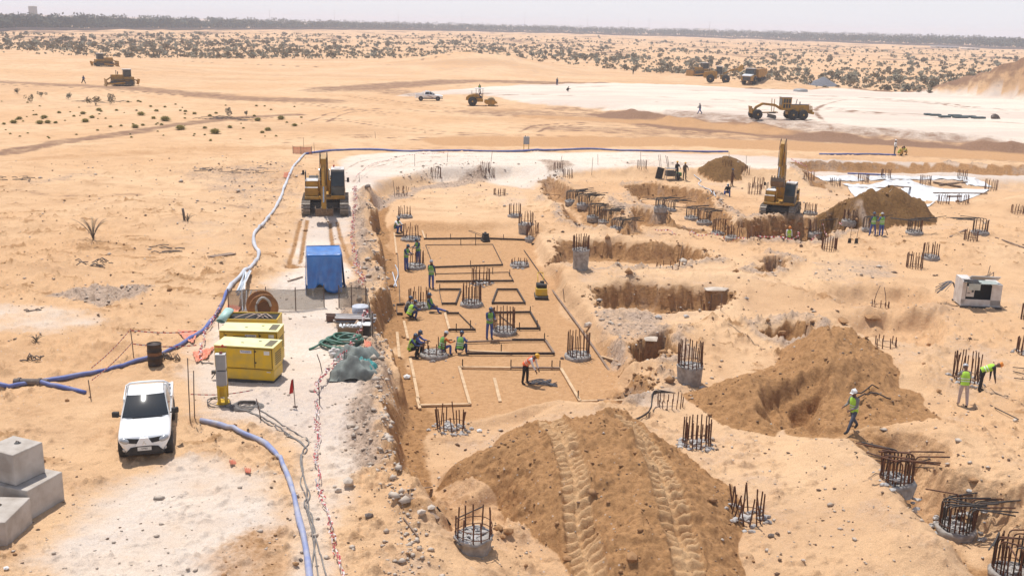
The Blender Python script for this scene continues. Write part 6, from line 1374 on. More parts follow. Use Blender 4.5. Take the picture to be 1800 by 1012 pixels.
# ------------------------------------------------------------------ hoses, cables, tapes
def hose(pts, r_, m, label, cat='hose', name='hose', step=.3, lift=None, wob=0, grp=None, n=8, sag=2):
    q = drape(pts, step, (r_*.8 if lift is None else lift), wob, sag); o0 = q[0].copy(); b = MB(); rr = [r_*(1+.12*math.sin(i*.7)+.08*math.sin(i*.23)) for i in range(len(q))] if r_ > .05 else r_
    b.tube([p-o0 for p in q], rr, n); o = b.build(name, m, None, fix=False); o.location = o0; tag(o, label, cat, grp); return o
hose([(352, 741), (380, 747), (420, 760), (455, 776), (480, 795), (497, 820), (510, 850), (520, 890), (530, 930), (538, 970), (546, 1030)], .085, HOSE, 'thick lavender hose curving past the pickup to the bottom edge')
hose([(-60, 682), (0, 678), (60, 673), (130, 663), (200, 648), (240, 637), (270, 628), (300, 616), (330, 600), (355, 585), (375, 562), (388, 540), (400, 515)], .09, HOSB, 'thick blue hose running from the left edge behind the oil drum')
hose([(400, 515), (410, 500), (430, 478), (448, 462), (455, 445), (446, 425), (450, 408), (470, 385), (490, 355), (500, 330), (513, 300), (528, 280), (536, 272)], .11, HOSW, 'dusty white hose climbing past the pipes to the far corner')
hose([(60, 676), (100, 680), (125, 686), (150, 692)], .08, HOSB, 'short blue hose branch forking near the left edge')
b = MB(); p = G(48, 676); b.cyl((-.5, 0, .12), (.8, .02, .12), .13, n=10); b.cyl((-.35, 0, .12), (-.25, 0, .12), .17, n=10); b.cyl((.45, 0, .12), (.55, 0, .12), .17, n=10); o = b.build('hose_joint', DEAD); o.location = p; tag(o, 'grey clamped hose joint where the blue hose forks', 'hose joint')
hose([(536, 272), (580, 266), (650, 264), (720, 267), (800, 266), (860, 267), (920, 267), (980, 265), (1040, 263), (1080, 265), (1120, 266), (1200, 267), (1280, 268)], .11, HOSB, 'long blue hose laid across the far side of the pale track', step=.8)
hose([(1440, 272), (1490, 272), (1530, 272), (1575, 274)], .10, HOSB, 'blue hose leading to the yellow clad crouching men', step=.8)
hose([(1490, 306), (1520, 307), (1555, 309)], .08, HOSB, 'blue pipe lying on the white sheeting', step=.8)
hose([(1220, 308), (1232, 318), (1228, 324), (1238, 331), (1250, 338), (1258, 346)], .05, HOSW, 'thin white hose winding to the green scrap beside the right trench', step=.4)
hose([(695, 467), (700, 480), (697, 492), (692, 505)], .045, HOSW, 'short white hose end on the floor below the bank')
for k, pts in enumerate([[(455, 720), (480, 735), (505, 752), (525, 765), (543, 778), (532, 795), (530, 820), (537, 850), (545, 870), (538, 890), (545, 920), (552, 960), (560, 1020)], [(440, 724), (470, 745), (500, 762), (520, 772), (535, 785), (528, 810), (534, 840), (540, 865), (535, 890), (548, 905), (550, 930), (556, 950), (575, 1020)], [(430, 722), (470, 740), (498, 758), (522, 774), (540, 790), (531, 805), (533, 830), (528, 850), (541, 880), (543, 900), (554, 940), (548, 1000), (552, 1030)]]):
    hose(pts, .022, CBL, ['left grey cable of three wandering beside the taped line', 'middle grey cable of three wandering beside the taped line', 'right grey cable of three wandering beside the taped line'][k], 'cable', 'cable', .2, .03, .0, 'grey cables beside the taped line', 5, 0)
p = G(434, 716); b = MB()
for k in range(7): b.tube([Vector((.0+.62*math.cos(a)*(1-.07*k)+rnd.uniform(-.01, .01), .32*math.sin(a)*(1.4-.06*k), .04+.02*k+.02*math.sin(a*3+k))) for a in [2*math.pi*i/26 for i in range(26)]], .02, 5, closed=True)
for k in range(3): b.tube([Vector((-1.1+.42*math.cos(a+k), .25+.38*math.sin(a+k), .03+.02*k+.12*max(0, math.sin(a)))) for a in [2*math.pi*i/26 for i in range(20)]], .018, 5)
o = b.build('cable_coil', CBL, None, fix=False); o.location = p; tag(o, 'coil of grey cable in front of the switch cabinet', 'cable coil')
hose([(385, 715), (410, 716), (440, 712), (455, 708)], .02, CBL, 'thin cable leading from the cabinet foot to the coil', 'cable', 'cable', .2, .03, 0, None, 5, 0)
hose([(375, 640), (355, 638), (350, 632), (362, 628)], .025, CBL, 'black cable loop left of the front generator', 'cable', 'cable', .15, .03, 0, None, 5, 0)
hose([(1280, 570), (1310, 588), (1345, 614)], .015, STK, 'dark line stretched over the sand swell to the big brown heap', 'rope', 'rope', .3, .04, 0, None, 4, 0)
hose([(1500, 700), (1520, 694), (1543, 690)], .03, STL, 'upper black hose end sticking from the brown heap', 'hose', 'hose', .2, .2, 0, None, 6, 0); hose([(1508, 706), (1530, 698), (1550, 703), (1565, 709)], .03, STL, 'lower black hose end arching from the brown heap', 'hose', 'hose', .2, .2, 0, None, 6, 0)
hose([(1700, 655), (1735, 680), (1760, 695), (1800, 715)], .012, STK, 'thin wire lying on the sand behind the bending worker', 'wire', 'wire', .3, .02, .03, None, 4, 0)
p = G(950, 674); b = MB()
for k in range(9): a = rnd.uniform(-.3, .3); b.tube(spline([(-.5+rnd.uniform(-.2, .2), rnd.uniform(-.3, .3), .06), (0, rnd.uniform(-.4, .4), .12), (.5, rnd.uniform(-.4, .4), .08), (rnd.uniform(-.3, .6), rnd.uniform(-.4, .4), .05), (.75, rnd.uniform(-.5, .2), .03)], .15), .02, 5)
o = b.build('rope_tangle', mat('grey_rope', (.12, .11, .115), .8), None, fix=False); o.location = p; tag(o, 'tangle of dark strips in front of the bending worker', 'strap tangle')
for k, (x, y, lb) in enumerate([(1165, 362, ''), (1185, 366, '')]):
    pass
def tape(pts, label, w_=.055, amp=.05, lift=.06, stake=None, twist=1.3, seg=.13, hgt=None):
    q = drape(pts, seg, lift) if hgt is None else None
    if hgt is not None:
        E = [G(x, y)+Vector((0, 0, h)) for (x, y), h in zip(pts, hgt)]; q = []
        for a, b_ in zip(E[:-1], E[1:]):
            n = max(4, int((b_-a).length/seg)); q += [a.lerp(b_, k/n)-Vector((0, 0, .10*math.sin(math.pi*k/n))) for k in range(n)]
    o0 = q[0].copy(); b = MB(); vs = []
    for i, p in enumerate(q):
        p = p-o0; d = (q[min(i+1, len(q)-1)]-q[max(i-1, 0)]).normalized(); sd_ = Vector((-d.y, d.x, 0)); a = i*twist+math.sin(i*.37)*2
        off = sd_*amp*math.sin(i*.9+math.sin(i*.31)*3)+Vector((0, 0, amp*.7*abs(math.sin(i*1.3)))) if hgt is None else Vector((0, 0, 0)); wv = (sd_*math.cos(a)+Vector((0, 0, 1))*math.sin(a))*w_/2 if hgt is None else Vector((0, 0, w_/2)); vs += [p+off-wv, p+off+wv]
    for i in range(len(q)-1): b.mi = (i//(1 if hgt is None else 1)) % 2; b._add([vs[2*i], vs[2*i+1], vs[2*i+3], vs[2*i+2]], [(0, 1, 2, 3)], False)
    o = b.build('barrier_tape', [TPR, TPW], None, fix=False); o.location = o0; tag(o, label, 'barrier tape', 'red and white barrier tapes'); return o
tape([(556, 705), (555, 740), (556, 790), (557, 840), (562, 870), (570, 900), (580, 930), (588, 960), (598, 1000), (602, 1030)], 'red and white tape tangled down the near pale ground', .055, .07, .10)
tape([(556, 708), (560, 760), (555, 800), (560, 850), (568, 880), (575, 915), (586, 950), (592, 985), (600, 1030)], 'second strand of tape twisted round the near line', .045, .09, .12)
tape([(555, 705), (565, 680), (580, 660), (600, 640), (615, 620), (630, 600), (640, 575), (650, 562)], 'tape crossing the heap of hoses and sheets', .10, .08, .35)
tape([(556, 690), (575, 668), (596, 648), (622, 612), (636, 585), (655, 560)], 'second tape crossing the heap of hoses and sheets', .10, .09, .30)
tape([(620, 430), (624, 460), (628, 480), (634, 505)], 'tape lying on the bank right of the blue shelter', .06, .14, .08); tape([(622, 330), (625, 360), (620, 400), (620, 430), (630, 470), (640, 505)], 'long tape beside the near excavator', .06, .14, .08)
tape([(625, 330), (622, 370), (621, 410), (620, 435)], 'second strand beside the near excavator', .05, .12, .12)
tape([(625, 322), (650, 300), (690, 288), (728, 280), (790, 276)], 'tape strung along the far bend of the pale track', .06, .05, .5); tape([(1150, 410), (1180, 413), (1220, 416), (1265, 420), (1310, 425)], 'tape along the near rim of the right trench', .12, .06, .25)
tape([(1330, 428), (1370, 430), (1400, 430), (1440, 415), (1480, 408)], 'tape hung across the digging pit', .12, .06, .55); tape([(1390, 288), (1410, 298), (1430, 310)], 'tape at the left end of the sheeting trench', .14, .05, .5)
tape([(233, 610), (160, 672)], 'upper tape strung between two stakes over the blue hose', .05, 0, 0, hgt=(.85, .55)); tape([(235, 618), (160, 685)], 'lower tape strung between two stakes over the blue hose', .05, 0, 0, hgt=(.45, .35))
tape([(233, 618), (352, 600)], 'tape strung level behind the oil drum', .05, 0, 0, hgt=(.95, .5)); tape([(235, 622), (352, 630)], 'tape strung level through the oil drum line', .05, 0, 0, hgt=(.45, .6)); tape([(336, 708), (452, 706)], 'tape strung before the switch cabinet', .04, 0, 0, hgt=(.35, .5)); tape([(388, 540), (375, 565), (360, 590), (352, 640)], 'tape trailing beside the blue hose at the generators', .09, .07, .15)
for (x, y, tx, ty, lab) in [(235, 628, 233, 580, 'stake holding tapes left of the oil drum'), (160, 702, 158, 667, 'stake holding tapes beside the short hose branch'), (334, 738, 336, 628, 'tall tape stake right of the pickup'), (342, 735, 345, 650, 'second tape stake right of the pickup'), (562, 712, 561, 671, 'dark stake at the bend of the tape'), (459, 738, 452, 700, 'thin stake right of the cable coil'),
        (385, 580, 383, 545, 'stake left of the rear generator'), (567, 655, 558, 622, 'thin leaning stick below the green hose'), (534, 268, 534, 243, 'stake with a flat head above the far hose corner'), (553, 270, 552, 252, 'stake beside the orange net'), (632, 320, 631, 306, 'stake at the top of the long tape')]:
    rod(x, y, tx, ty, .02, lab, STK, 'stake', 'stake', 0, 'thin stakes holding tape')
def netscrap(pts, label, m=NETO):
    o0 = G(*pts[0]); b = MB(); rnd_ = random.Random(int(pts[0][0])); n = 14; P = [G(x, y)-o0 for x, y in pts]
    def fn(u, v):
        a = P[0].lerp(P[1], u); c_ = P[3].lerp(P[2], u); p = a.lerp(c_, v); p.z += .06+.12*abs(math.sin(u*11+v*7))*abs(math.sin(v*9)); return p
    b.grid(fn, n, n); o = b.build('net_scrap', m, None, fix=False); o.location = o0; tag(o, label, 'netting scrap', 'orange netting scraps')
netscrap([(311, 583), (350, 584), (340, 606), (325, 600)], 'orange netting scrap left of the oil drum hose'); netscrap([(402, 538), (425, 540), (415, 560), (392, 556)], 'orange netting scrap behind the open generator'); netscrap([(338, 622), (378, 612), (365, 632), (345, 640)], 'orange netting trailing left of the front generator')
netscrap([(640, 600), (653, 605), (652, 615), (640, 612)], 'red netting scrap right of the green hose'); netscrap([(403, 815), (412, 814), (416, 820), (405, 820)], 'small red scrap on the pale ground right of the pickup'); netscrap([(430, 828), (442, 830), (440, 836), (431, 834)], 'tiny red scrap nearer the lavender hose')
netscrap([(500, 305), (512, 303), (508, 315), (498, 313)], 'faded red scrap beside the white hose', mat('faded_orange_net', (.62, .22, .13), .9))

# white sheeting in the trench at the back right
def sheet(pts, label, m=PLST):
    o0 = G(*pts[0]); b = MB(); n = 22; P = [G(x, y) for x, y in pts]
    def fn(u, v):
        p = P[0].lerp(P[1], u).lerp(P[3].lerp(P[2], u), v); z = float(gz(p.x, p.y))+.07+.05*math.sin(u*19+v*8)*math.sin(v*11+u*3); return Vector((p.x, p.y, z))-o0
    b.grid(fn, n, 8); o = b.build('ground_sheet', m, None, fix=False); o.location = o0; tag(o, label, 'ground sheet', 'white sheets on the trench floor')
for pts, lab in [([(1432, 311), (1500, 310), (1520, 318), (1448, 319)], 'white sheet at the left end of the trench'), ([(1520, 311), (1590, 310), (1640, 316), (1530, 318)], 'white sheet in the middle back of the trench'), ([(1600, 311), (1700, 311), (1720, 317), (1640, 317)], 'white sheet at the back right of the trench'),
        ([(1480, 324), (1560, 316), (1600, 322), (1500, 330)], 'white sheet crossing the left middle of the trench'), ([(1560, 318), (1600, 317), (1660, 333), (1610, 335)], 'white sheet running slantwise through the trench middle'), ([(1690, 315), (1730, 320), (1745, 330), (1700, 326)], 'white sheet at the right end of the trench'),
        ([(1490, 330), (1600, 331), (1740, 334), (1560, 342)], 'long white sheet along the near side of the trench'), ([(1620, 334), (1660, 334), (1682, 345), (1640, 346)], 'white sheet spilling out towards the pair of cages')]: sheet(pts, lab)
for i, (x, y, x2, y2) in enumerate([(1640, 322, 1690, 330), (1650, 326, 1700, 322), (1562, 329, 1600, 331), (1665, 347, 1690, 347), (1640, 341, 1735, 342)]): plank((x, y), (x2, y2), 'dark timber lying across the white sheeting', WOODO, .18, .12, .12, 'timber', 'timber', 'timbers across the sheeting')
# far stacks on the pad
for i, (x, y, w_) in enumerate([(1632, 203, 10), (1645, 204, 16), (1662, 207, 16), (1680, 205, 18), (1690, 208, 22), (1705, 207, 20), (1722, 209, 20)]):
    p = G(x, y); t = thing('pipe_stack', 'low dark stack of pipes far out on the white pad', 'pipe stack', p, .05*i, 'low pipe stacks on the white pad')
    for k in range(3): b = MB(); b.cyl((-w_*.055, .3*k, .16), (w_*.055, .3*k, .16), .16, n=8); b.build('pipe', mat('dark_teal_pipe', (.08, .11, .11), .6), t)
p = G(1747, 209); b = MB(); b.rock((0, 0, .3), (.9, .6, .7)); b.rock((.7, .2, .2), (.5, .5, .4)); o = b.build('rubble_lump', DEAD); o.location = p; tag(o, 'dark lump at the right end of the pipe stacks', 'lump')
p = G(1407, 161); b = MB(); b.lathe([(1.6, 0), (1.5, .45), (.9, .6), (.02, .62)], n=20); o = b.build('covered_pile', GRY); o.location = p; tag(o, 'low grey mound left of the dark gravel heap', 'covered pile')
p = G(1448, 152); b = MB(); rr3 = random.Random(9); b.grid(lambda u, v: (lambda x, y: Vector((x*4.7*1.0, y*3.5, max(-.1, 2.35*(1-(x*x+y*y)**.55)*(1+.04*math.sin(x*9+y*5))))))(2*u-1, 2*v-1), 30, 20); o = b.build('gravel_heap', GRVL, None, fix=False); o.location = p+Vector((0, 1.5, 0)); tag(o, 'dark grey gravel heap at the back of the white pad', 'gravel heap')

# ------------------------------------------------------------------ the workers
PR = person
PR(1497, 757, 79, dict(WALK, abL=8, abR=8), -62, (GSH, JEAN), 'worker in lime vest and white helmet walking below the big brown heap', HW, LIME)
PR(1691, 712, 75, dict(LEANF), 170, (GSH, GOV), 'worker in pale grey overalls and lime vest seen from behind', HG, LIME)
PR(1722, 687, 52, dict(BEND, lean=62), 75, (BKT, BKT), 'worker in black with lime vest and orange helmet bending down', HO, LIME)
PR(923, 674, 62, dict(BEND, lean=48, shL=18, shR=25), 62, (WSH, BKT), 'worker in orange vest and yellow helmet bending over a tangle', HY, ORV)
PR(860, 596, 58, dict(HANDS), 25, (NAVY, ROYL), 'worker in green vest standing beside the tall caged pile', HB, LIMG)
PR(758, 507, 48, dict(STAND), 160, (NAVY, ROYL), 'worker in green vest seen from behind at the large rectangle', HG, LIMG)
PR(714, 475, 45, dict(HANDS), 62, (NAVY, ROYL), 'left one of two workers facing each other over a pile', HB, LIMG)
PR(735, 466, 40, dict(HANDS), -50, (NAVY, ROYL), 'right one of two workers facing each other over a pile', HB, LIMG, lift=.12)
PR(696, 408, 23, dict(SIT), 55, (WSH, ROYL), 'lone worker sitting at the foot of the bank', HB, LIMG)
PR(719, 562, 32, dict(SQUAT), 130, (NAVY, NAVY), 'crouching worker in bright vest turned away behind the short frame', HB, LIME)
PR(713, 557, 30, dict(SIT), 100, (GSH, NAVY), 'worker half hidden behind the crouching one in bright vest', HB, None)
PR(757, 548, 30, dict(SITLEG), 75, (NAVY, ROYL), 'worker lounging with one leg stretched out by a pile', HB, LIMG)
PR(721, 626, 35, dict(SIT), 78, (NAVY, BKT), 'front worker of the seated pair at the board end', HB, LIME)
PR(729, 620, 35, dict(SIT), 80, (ROYL, BKT), 'rear worker of the seated pair at the board end', HB, None)
PR(776, 624, 34, dict(SIT), 130, (ORC, ROYL), 'worker in orange sleeves crouching behind the short barred pile', HG, LIMG)
PR(808, 623, 34, dict(SQUAT, lean=22), 165, (ROYL, NAVY), 'crouching worker in pale green vest seen from behind', HB, LIMG)
PR(1189, 314, 31, dict(HIPS), 20, (BKT, BKT), 'left dark clothed worker standing with a hand on the hip', HY, None)
PR(1203, 316, 31, dict(HIPS), 15, (OLV, OLV), 'right olive clothed worker standing with arms at the hips', HY, None)
PR(1286, 328, 31, dict(STAND), 60, (BRC, BRC), 'brown clothed worker standing right of the small heap', HB, None)
PR(1280, 345, 18, dict(SIT), -30, (BKT, ROYL), 'worker in blue sitting on the ground left of the cage cluster', HB, None)
hx, hy = W(1388, 397, -.8); PR(1388, 437, 34, dict(STAND, neck=30), 5, (WSH, GSH), 'worker with orange helmet standing in the digging pit', HO, LIME, at=Vector((hx, hy, float(gz(hx, hy)))))
PR(1533, 414, 38, dict(STAND, abL=9, abR=12), 190, (NAVY, ROYL), 'left surveyor in green vest seen from behind', HB, LIMG)
PR(1548, 415, 38, dict(HANDS, neck=5), 200, (ROYL, ROYL), 'right surveyor in pale green vest at the tripod', HG, LIMG)
PR(1572, 272, 19, dict(STAND), 80, (WSH, GSH), 'worker in white shirt beside the two yellow clad men', HW, None)
PR(1579, 273, 13, dict(SQUAT), 60, (YELL, YELL), 'left crouching man in yellow by the far hose', None, LIME); PR(1592, 272, 13, dict(SQUAT), -60, (YELL, YELL), 'right crouching man in yellow by the far hose', None, LIME)
PR(1230, 200, 18, dict(WALK), -70, (GSH, ROYL), 'man in blue trousers walking on the white pad edge', HG, None); PR(979, 150, 11, dict(STAND), 20, (GSH, NAVY), 'left distant man standing on the white pad', None, None)
PR(996, 161, 10, dict(SQUAT), 90, (BKT, BKT), 'right distant man crouching on the white pad', None, None); PR(1113, 131, 8, dict(STAND), 0, (BKT, BKT), 'lone dark man on the far sand before the scrub', None, None); PR(147, 147, 14, dict(WALK), 60, (NAVY, BKT), 'man walking left of the larger bulldozer', None, None)
PR(843, 163, 14, dict(STAND), 0, (OLV, BKT), 'man in olive standing behind the roller', None, LIMG)
# ------------------------------------------------------------------ scattered stones, clods and chips
def rocks_np(name, X, Y, S, m, kind='stuff', flat=.65, sink=.25):
    """many small angular stones as one mesh"""
    n = len(X); t = (1+5**.5)/2
    base = np.array([(0, 0, 1), (.9, 0, .1), (.2, .85, 0), (-.75, .5, .1), (-.7, -.55, -.05), (.3, -.9, .05), (0, 0, -.5)])
    fc = np.array([(0, 1, 2), (0, 2, 3), (0, 3, 4), (0, 4, 5), (0, 5, 1), (6, 2, 1), (6, 3, 2), (6, 4, 3), (6, 5, 4), (6, 1, 5)])
    V = base[None]*(1+RNG.uniform(-.3, .3, (n, 7, 1)))+RNG.uniform(-.12, .12, (n, 7, 3)); a = RNG.uniform(0, 6.28, n); c, s_ = np.cos(a)[:, None], np.sin(a)[:, None]
    sx = RNG.uniform(.7, 1.5, n)[:, None]*S[:, None]; x = V[..., 0]*sx; y = V[..., 1]*S[:, None]; z = V[..., 2]*S[:, None]*flat
    P = np.stack([x*c-y*s_+X[:, None], x*s_+y*c+Y[:, None], z+(gz(X, Y)+S*sink)[:, None]], -1).reshape(-1, 3)
    Fc = (fc[None]+np.arange(n)[:, None, None]*7).reshape(-1, 3)
    me = bpy.data.meshes.new(name); me.vertices.add(len(P)); me.vertices.foreach_set('co', P.astype(np.float32).ravel()); me.loops.add(Fc.size); me.loops.foreach_set('vertex_index', Fc.astype(np.int32).ravel()); me.polygons.add(len(Fc)); me.polygons.foreach_set('loop_start', np.arange(0, Fc.size, 3, dtype=np.int32)); me.update(calc_edges=True)
    me.materials.append(m); o = bpy.data.objects.new(name, me); C.objects.link(o); o['kind'] = kind; return o
def samples(N, fieldfn, dmin=18, dmax=110, azr=32):
    d = np.exp(RNG.uniform(math.log(dmin), math.log(dmax), N)); a = RNG.uniform(R(-azr), R(azr), N); x, y = d*np.sin(a), d*np.cos(a); w = fieldfn(x, y, d); k = RNG.random(N) < w; return x[k], y[k], d[k]
FB = lambda F_: (lambda x, y: field(F_, x, y))
x, y, d = samples(60000, lambda x, y, d: field(GR, x, y)**1.5*.65)
rocks_np('rubble_stones', x, y, np.clip(RNG.lognormal(-3.1, .55, len(x)), .02, .22)*(d/45)**.4, STN)
x, y, d = samples(60000, lambda x, y, d: (field(BR, x, y) > .4)*.24*(1-field(TR, x, y)))
rocks_np('soil_clods', x, y, np.clip(RNG.lognormal(-3.5, .6, len(x)), .015, .20)*(d/45)**.4, CLOD, flat=.8)
x, y, d = samples(60000, lambda x, y, d: field(PRIM, x, y)**2*.5)
rocks_np('crumbled_lumps', x, y, np.clip(RNG.lognormal(-2.5, .5, len(x)), .05, .38)*(d/60)**.3, CLOD, flat=.8)
x, y, d = samples(60000, lambda x, y, d: (field(WH, x, y) > .3)*.05+.035*(field(SL, x, y) < .3))
rocks_np('pale_chips', x, y, np.clip(RNG.lognormal(-3.4, .6, len(x)), .015, .16)*(d/45)**.4, STN)
x, y, d = samples(30000, lambda x, y, d: .16*(field(SL, x, y) < .3)*(field(WH, x, y) < .6)+.012)
rocks_np('dark_lumps', x, y, np.clip(RNG.lognormal(-3.5, .55, len(x)), .015, .13)*(d/45)**.4, mat('dark_lump', (.22, .14, .09), .95, 0, (.14, .09, .06), 2))
rnd = random.Random(21)
for i, (x, y, w_, m, lab) in enumerate([(612, 850, 24, STN, 'largest pale stone on the near bank'), (648, 908, 18, DEAD, 'grey stone lower on the near bank'), (588, 856, 9, STN, 'small pale stone beside the largest one'), (594, 863, 14, STN, 'flat pale stone under the largest one'), (559, 912, 9, STN, 'pale stone beside the lavender hose'), (1208, 664, 9, STN, 'pale stone left of the exposed stub pile'), (996, 984, 18, CLOD, 'brown boulder at the left foot of the ramp'), (1110, 982, 24, CLOD, 'brown boulder at the bottom between the tracks'),
        (988, 631, 9, DEAD, 'dark stone left of the neat ringed pile'), (1649, 689, 12, CLOD, 'brown clod at the right tip of the big heap'), (1624, 640, 8, CLOD, 'small brown clod at right of the big heap'), (1632, 607, 9, CLOD, 'brown clod by the lower shallow pit'), (876, 931, 20, CLOD, 'brown clod right of the concrete necked pile'), (892, 936, 22, CLOD, 'second brown clod right of the concrete necked pile'), (884, 945, 14, CLOD, 'small brown clod under the two others'),
        (741, 903, 18, STN, 'pale slab of stone below the rusty beam'), (758, 895, 16, STN, 'pale slab of stone right of the rusty beam'), (12, 1000, 12, HW, 'white scrap at the lower left corner'), (843, 759, 12, HW, 'white scrap above the ramp heap'), (715, 665, 14, HW, 'white paper scrap at the foot of the bank'), (1207, 558, 12, RBL, 'grey rubble lump in the lower long pit'), (1312, 526, 10, RBL, 'grey lump right of the lower long pit'), (1157, 560, 14, RBL, 'grey lump on the rubble patch'), (1200, 462, 16, STN, 'pale block in the upper long pit'),
        (645, 330, 12, DEAD, 'dark rock on the left gravel bank'), (520, 992, 12, CLOD, 'brown stone beside the lower lavender hose'), (528, 985, 10, DEAD, 'dark stone beside the lower lavender hose'), (722, 718, 10, CLOD, 'left brown stone at the near board corner'), (735, 718, 10, CLOD, 'right brown stone at the near board corner'), (1412, 985, 9, STN, 'pale stone on the right foreground sand'), (1355, 942, 12, DEAD, 'dark twig lump by the leaning cage'), (1785, 740, 10, STN, 'pale stone at the far right edge'), (1600, 872, 14, STN, 'pale stone below the upper bent bar pile'),
        (1036, 575, 20, STN, 'pale square slab left of the rubble patch'), (118, 705, 10, CLOD, 'brown stone left of the pickup')]):
    p = G(x, y); s = scale_at(p); r_ = w_/s*.55; b = MB(); b.rock((0, 0, r_*.35), (r_, r_*.8, r_*.62), rnd); o = b.build('stone', m); o.location = p; tag(o, lab, 'stone', 'single stones and scraps')
# broken crust lumps along the edge of the left bank
bx = []
for (a, b_) in zip(EX[:-1], EX[1:]):
    if a in EX[12:]:
        for k in range(60): u = rnd.random(); bx.append((a[0]+(b_[0]-a[0])*u+rnd.gauss(-7, 12), a[1]+(b_[1]-a[1])*u+rnd.gauss(0, 8)))
for k in range(170): u = rnd.random(); bx.append((690+u*170+rnd.gauss(0, 8), 318-28*math.sin(min(1, u*1.6)*1.57)+rnd.gauss(0, 4)))
xy = [W(a, b_) for a, b_ in bx]; X_ = np.array([q[0] for q in xy]); Y_ = np.array([q[1] for q in xy])
rocks_np('bank_rubble', X_, Y_, np.clip(RNG.lognormal(-3.1, .6, len(X_)), .025, .22), STN, flat=.7)
# cut-wall boulders in the excavator pit
for i in range(26):
    x, y = rnd.uniform(1318, 1430), rnd.uniform(390, 412); p = G(x, y); r_ = rnd.uniform(.12, .38); b = MB(); b.rock((0, 0, .05), (r_, r_*.8, r_*.8), rnd); o = b.build('dug_boulder', CLOD); o.location = p; tag(o, 'brown dug boulder in the wall of the digging pit', 'boulder', 'boulders in the digging pit')
# slabs hanging at the pit mouths
for (x, y, w_, lab) in [(1138, 600, 50, 'crust slab over the dark hollow below the rubble'), (1258, 512, 60, 'crust slab over the right end of the lower long pit'), (1535, 561, 40, 'cracked crust slab in the shallow pit'), (1483, 568, 22, 'crust lump on the left rim of the shallow pit'), (1370, 590, 30, 'crust slab above the big heap'), (925, 318, 0, '')]:
    if not w_: continue
    p = G(x, y); s = scale_at(p); b = MB(); r_ = w_/s/2; b.rock((0, .2, .10), (r_, .5, .16), rnd); o = b.build('crust_slab', CLOD if x > 1300 else STN); o.location = p; tag(o, lab, 'crust slab')

# ------------------------------------------------------------------ plants
def tuft_mesh(name, m, n, h, spread, seed, lw=.03, leaf=2):
    rr = random.Random(seed); b = MB()
    for k in range(n):
        a = rr.uniform(0, 6.28); t_ = rr.random()**.6; x, y = spread*.35*t_*math.cos(a), spread*.35*t_*math.sin(a); o_ = Vector((x, y, 0)); q_ = rr.uniform(.15, 1)**.7; e = Vector((math.cos(a)*spread*q_, math.sin(a)*spread*q_, h*math.sqrt(max(.02, 1-q_*q_))*rr.uniform(.8, 1.1))); md = o_.lerp(e, .5)+Vector((0, 0, h*.15)); sd_ = Vector((-math.sin(a), math.cos(a), rr.uniform(-.4, .4)))*lw*rr.uniform(.7, 1.5)
        b._add([o_-sd_*.5, o_+sd_*.5, md+sd_, md-sd_, e], [(0, 1, 2, 3), (3, 2, 4)], False)
    return b.mesh(name, m)
def bush_mesh(name, mats_, n, rx_, rz_, seed, ls=.12, trunk=True):
    rr = random.Random(seed); b = MB(); blobs = [(Vector((rr.gauss(0, rx_*.45), rr.gauss(0, rx_*.45), rz_*rr.uniform(.35, .8))), rx_*rr.uniform(.35, .6)) for _ in range(7)]
    for k in range(n):
        c_, r_ = rr.choice(blobs); d = Vector((rr.gauss(0, 1), rr.gauss(0, 1), rr.gauss(0, 1))).normalized()*r_*rr.random()**.4; p = c_+d; p.z = max(p.z, .03*rz_); u = Vector((rr.gauss(0, 1), rr.gauss(0, 1), rr.gauss(0, 1))).normalized(); v = u.orthogonal().normalized(); s_ = ls*rr.uniform(.6, 1.4); b.mi = 0 if rr.random() < .6 else 1
        b._add([p-u*s_, p+v*s_*.7, p+u*s_, p-v*s_*.7], [(0, 1, 2, 3)], False)
    if trunk:
        b.mi = 2
        for q in range(4): a = rr.uniform(0, 6.28); b.cyl((0, 0, 0), (math.cos(a)*rx_*.4, math.sin(a)*rx_*.4, rz_*.6), rx_*.03, rx_*.012, n=4)
    return b.mesh(name, mats_)
TUF = [tuft_mesh('grass_tuft', LFY, 190, .55, .62, 50+k, .035) for k in range(4)]
tp_ = [(24, 217, 17), (7, 219, 10), (70, 218, 18), (84, 217, 16), (78, 208, 16), (98, 217, 11), (34, 210, 14), (150, 215, 18), (104, 199, 10), (146, 201, 14), (174, 195, 14), (205, 195, 9), (248, 203, 18), (270, 209, 12), (291, 213, 24), (238, 225, 17), (251, 221, 10), (317, 228, 23), (284, 220, 9), (342, 201, 11), (326, 197, 10), (275, 196, 11), (378, 235, 25), (369, 205, 11), (380, 200, 9), (404, 225, 13), (453, 213, 17), (494, 210, 18), (518, 222, 14), (471, 230, 17), (461, 234, 11), (447, 205, 9),
       (428, 226, 7), (360, 226, 11), (213, 222, 8), (231, 242, 7), (194, 224, 10), (240, 195, 7), (265, 188, 8), (290, 189, 8), (225, 180, 8), (243, 179, 9), (247, 180, 7), (130, 205, 8), (162, 208, 14), (370, 248, 8)]
for i, (x, y, w_) in enumerate(tp_):
    p = G(x, y); s = scale_at(p); sc = w_/s/1.15; o = inst(TUF[i % 4], 'grass_tuft', None, p, (0, 0, i*1.3), (sc, sc, sc*.85)); tag(o, 'round dry yellow green tuft on the sand of the left plain', 'grass tuft', 'yellow green tufts on the left plain')
for i in range(60):
    x, y = rnd.uniform(-10, 545), rnd.uniform(176, 250); y = max(y, 178+x*.02)
    p = G(x, y); s = scale_at(p); sc = rnd.uniform(4, 8)/s/1.15; o = inst(TUF[i % 4], 'grass_tuft', None, p, (0, 0, i*1.3), (sc, sc, sc*.8)); tag(o, 'very small dry tuft on the sand of the left plain', 'grass tuft', 'tiny tufts on the left plain')
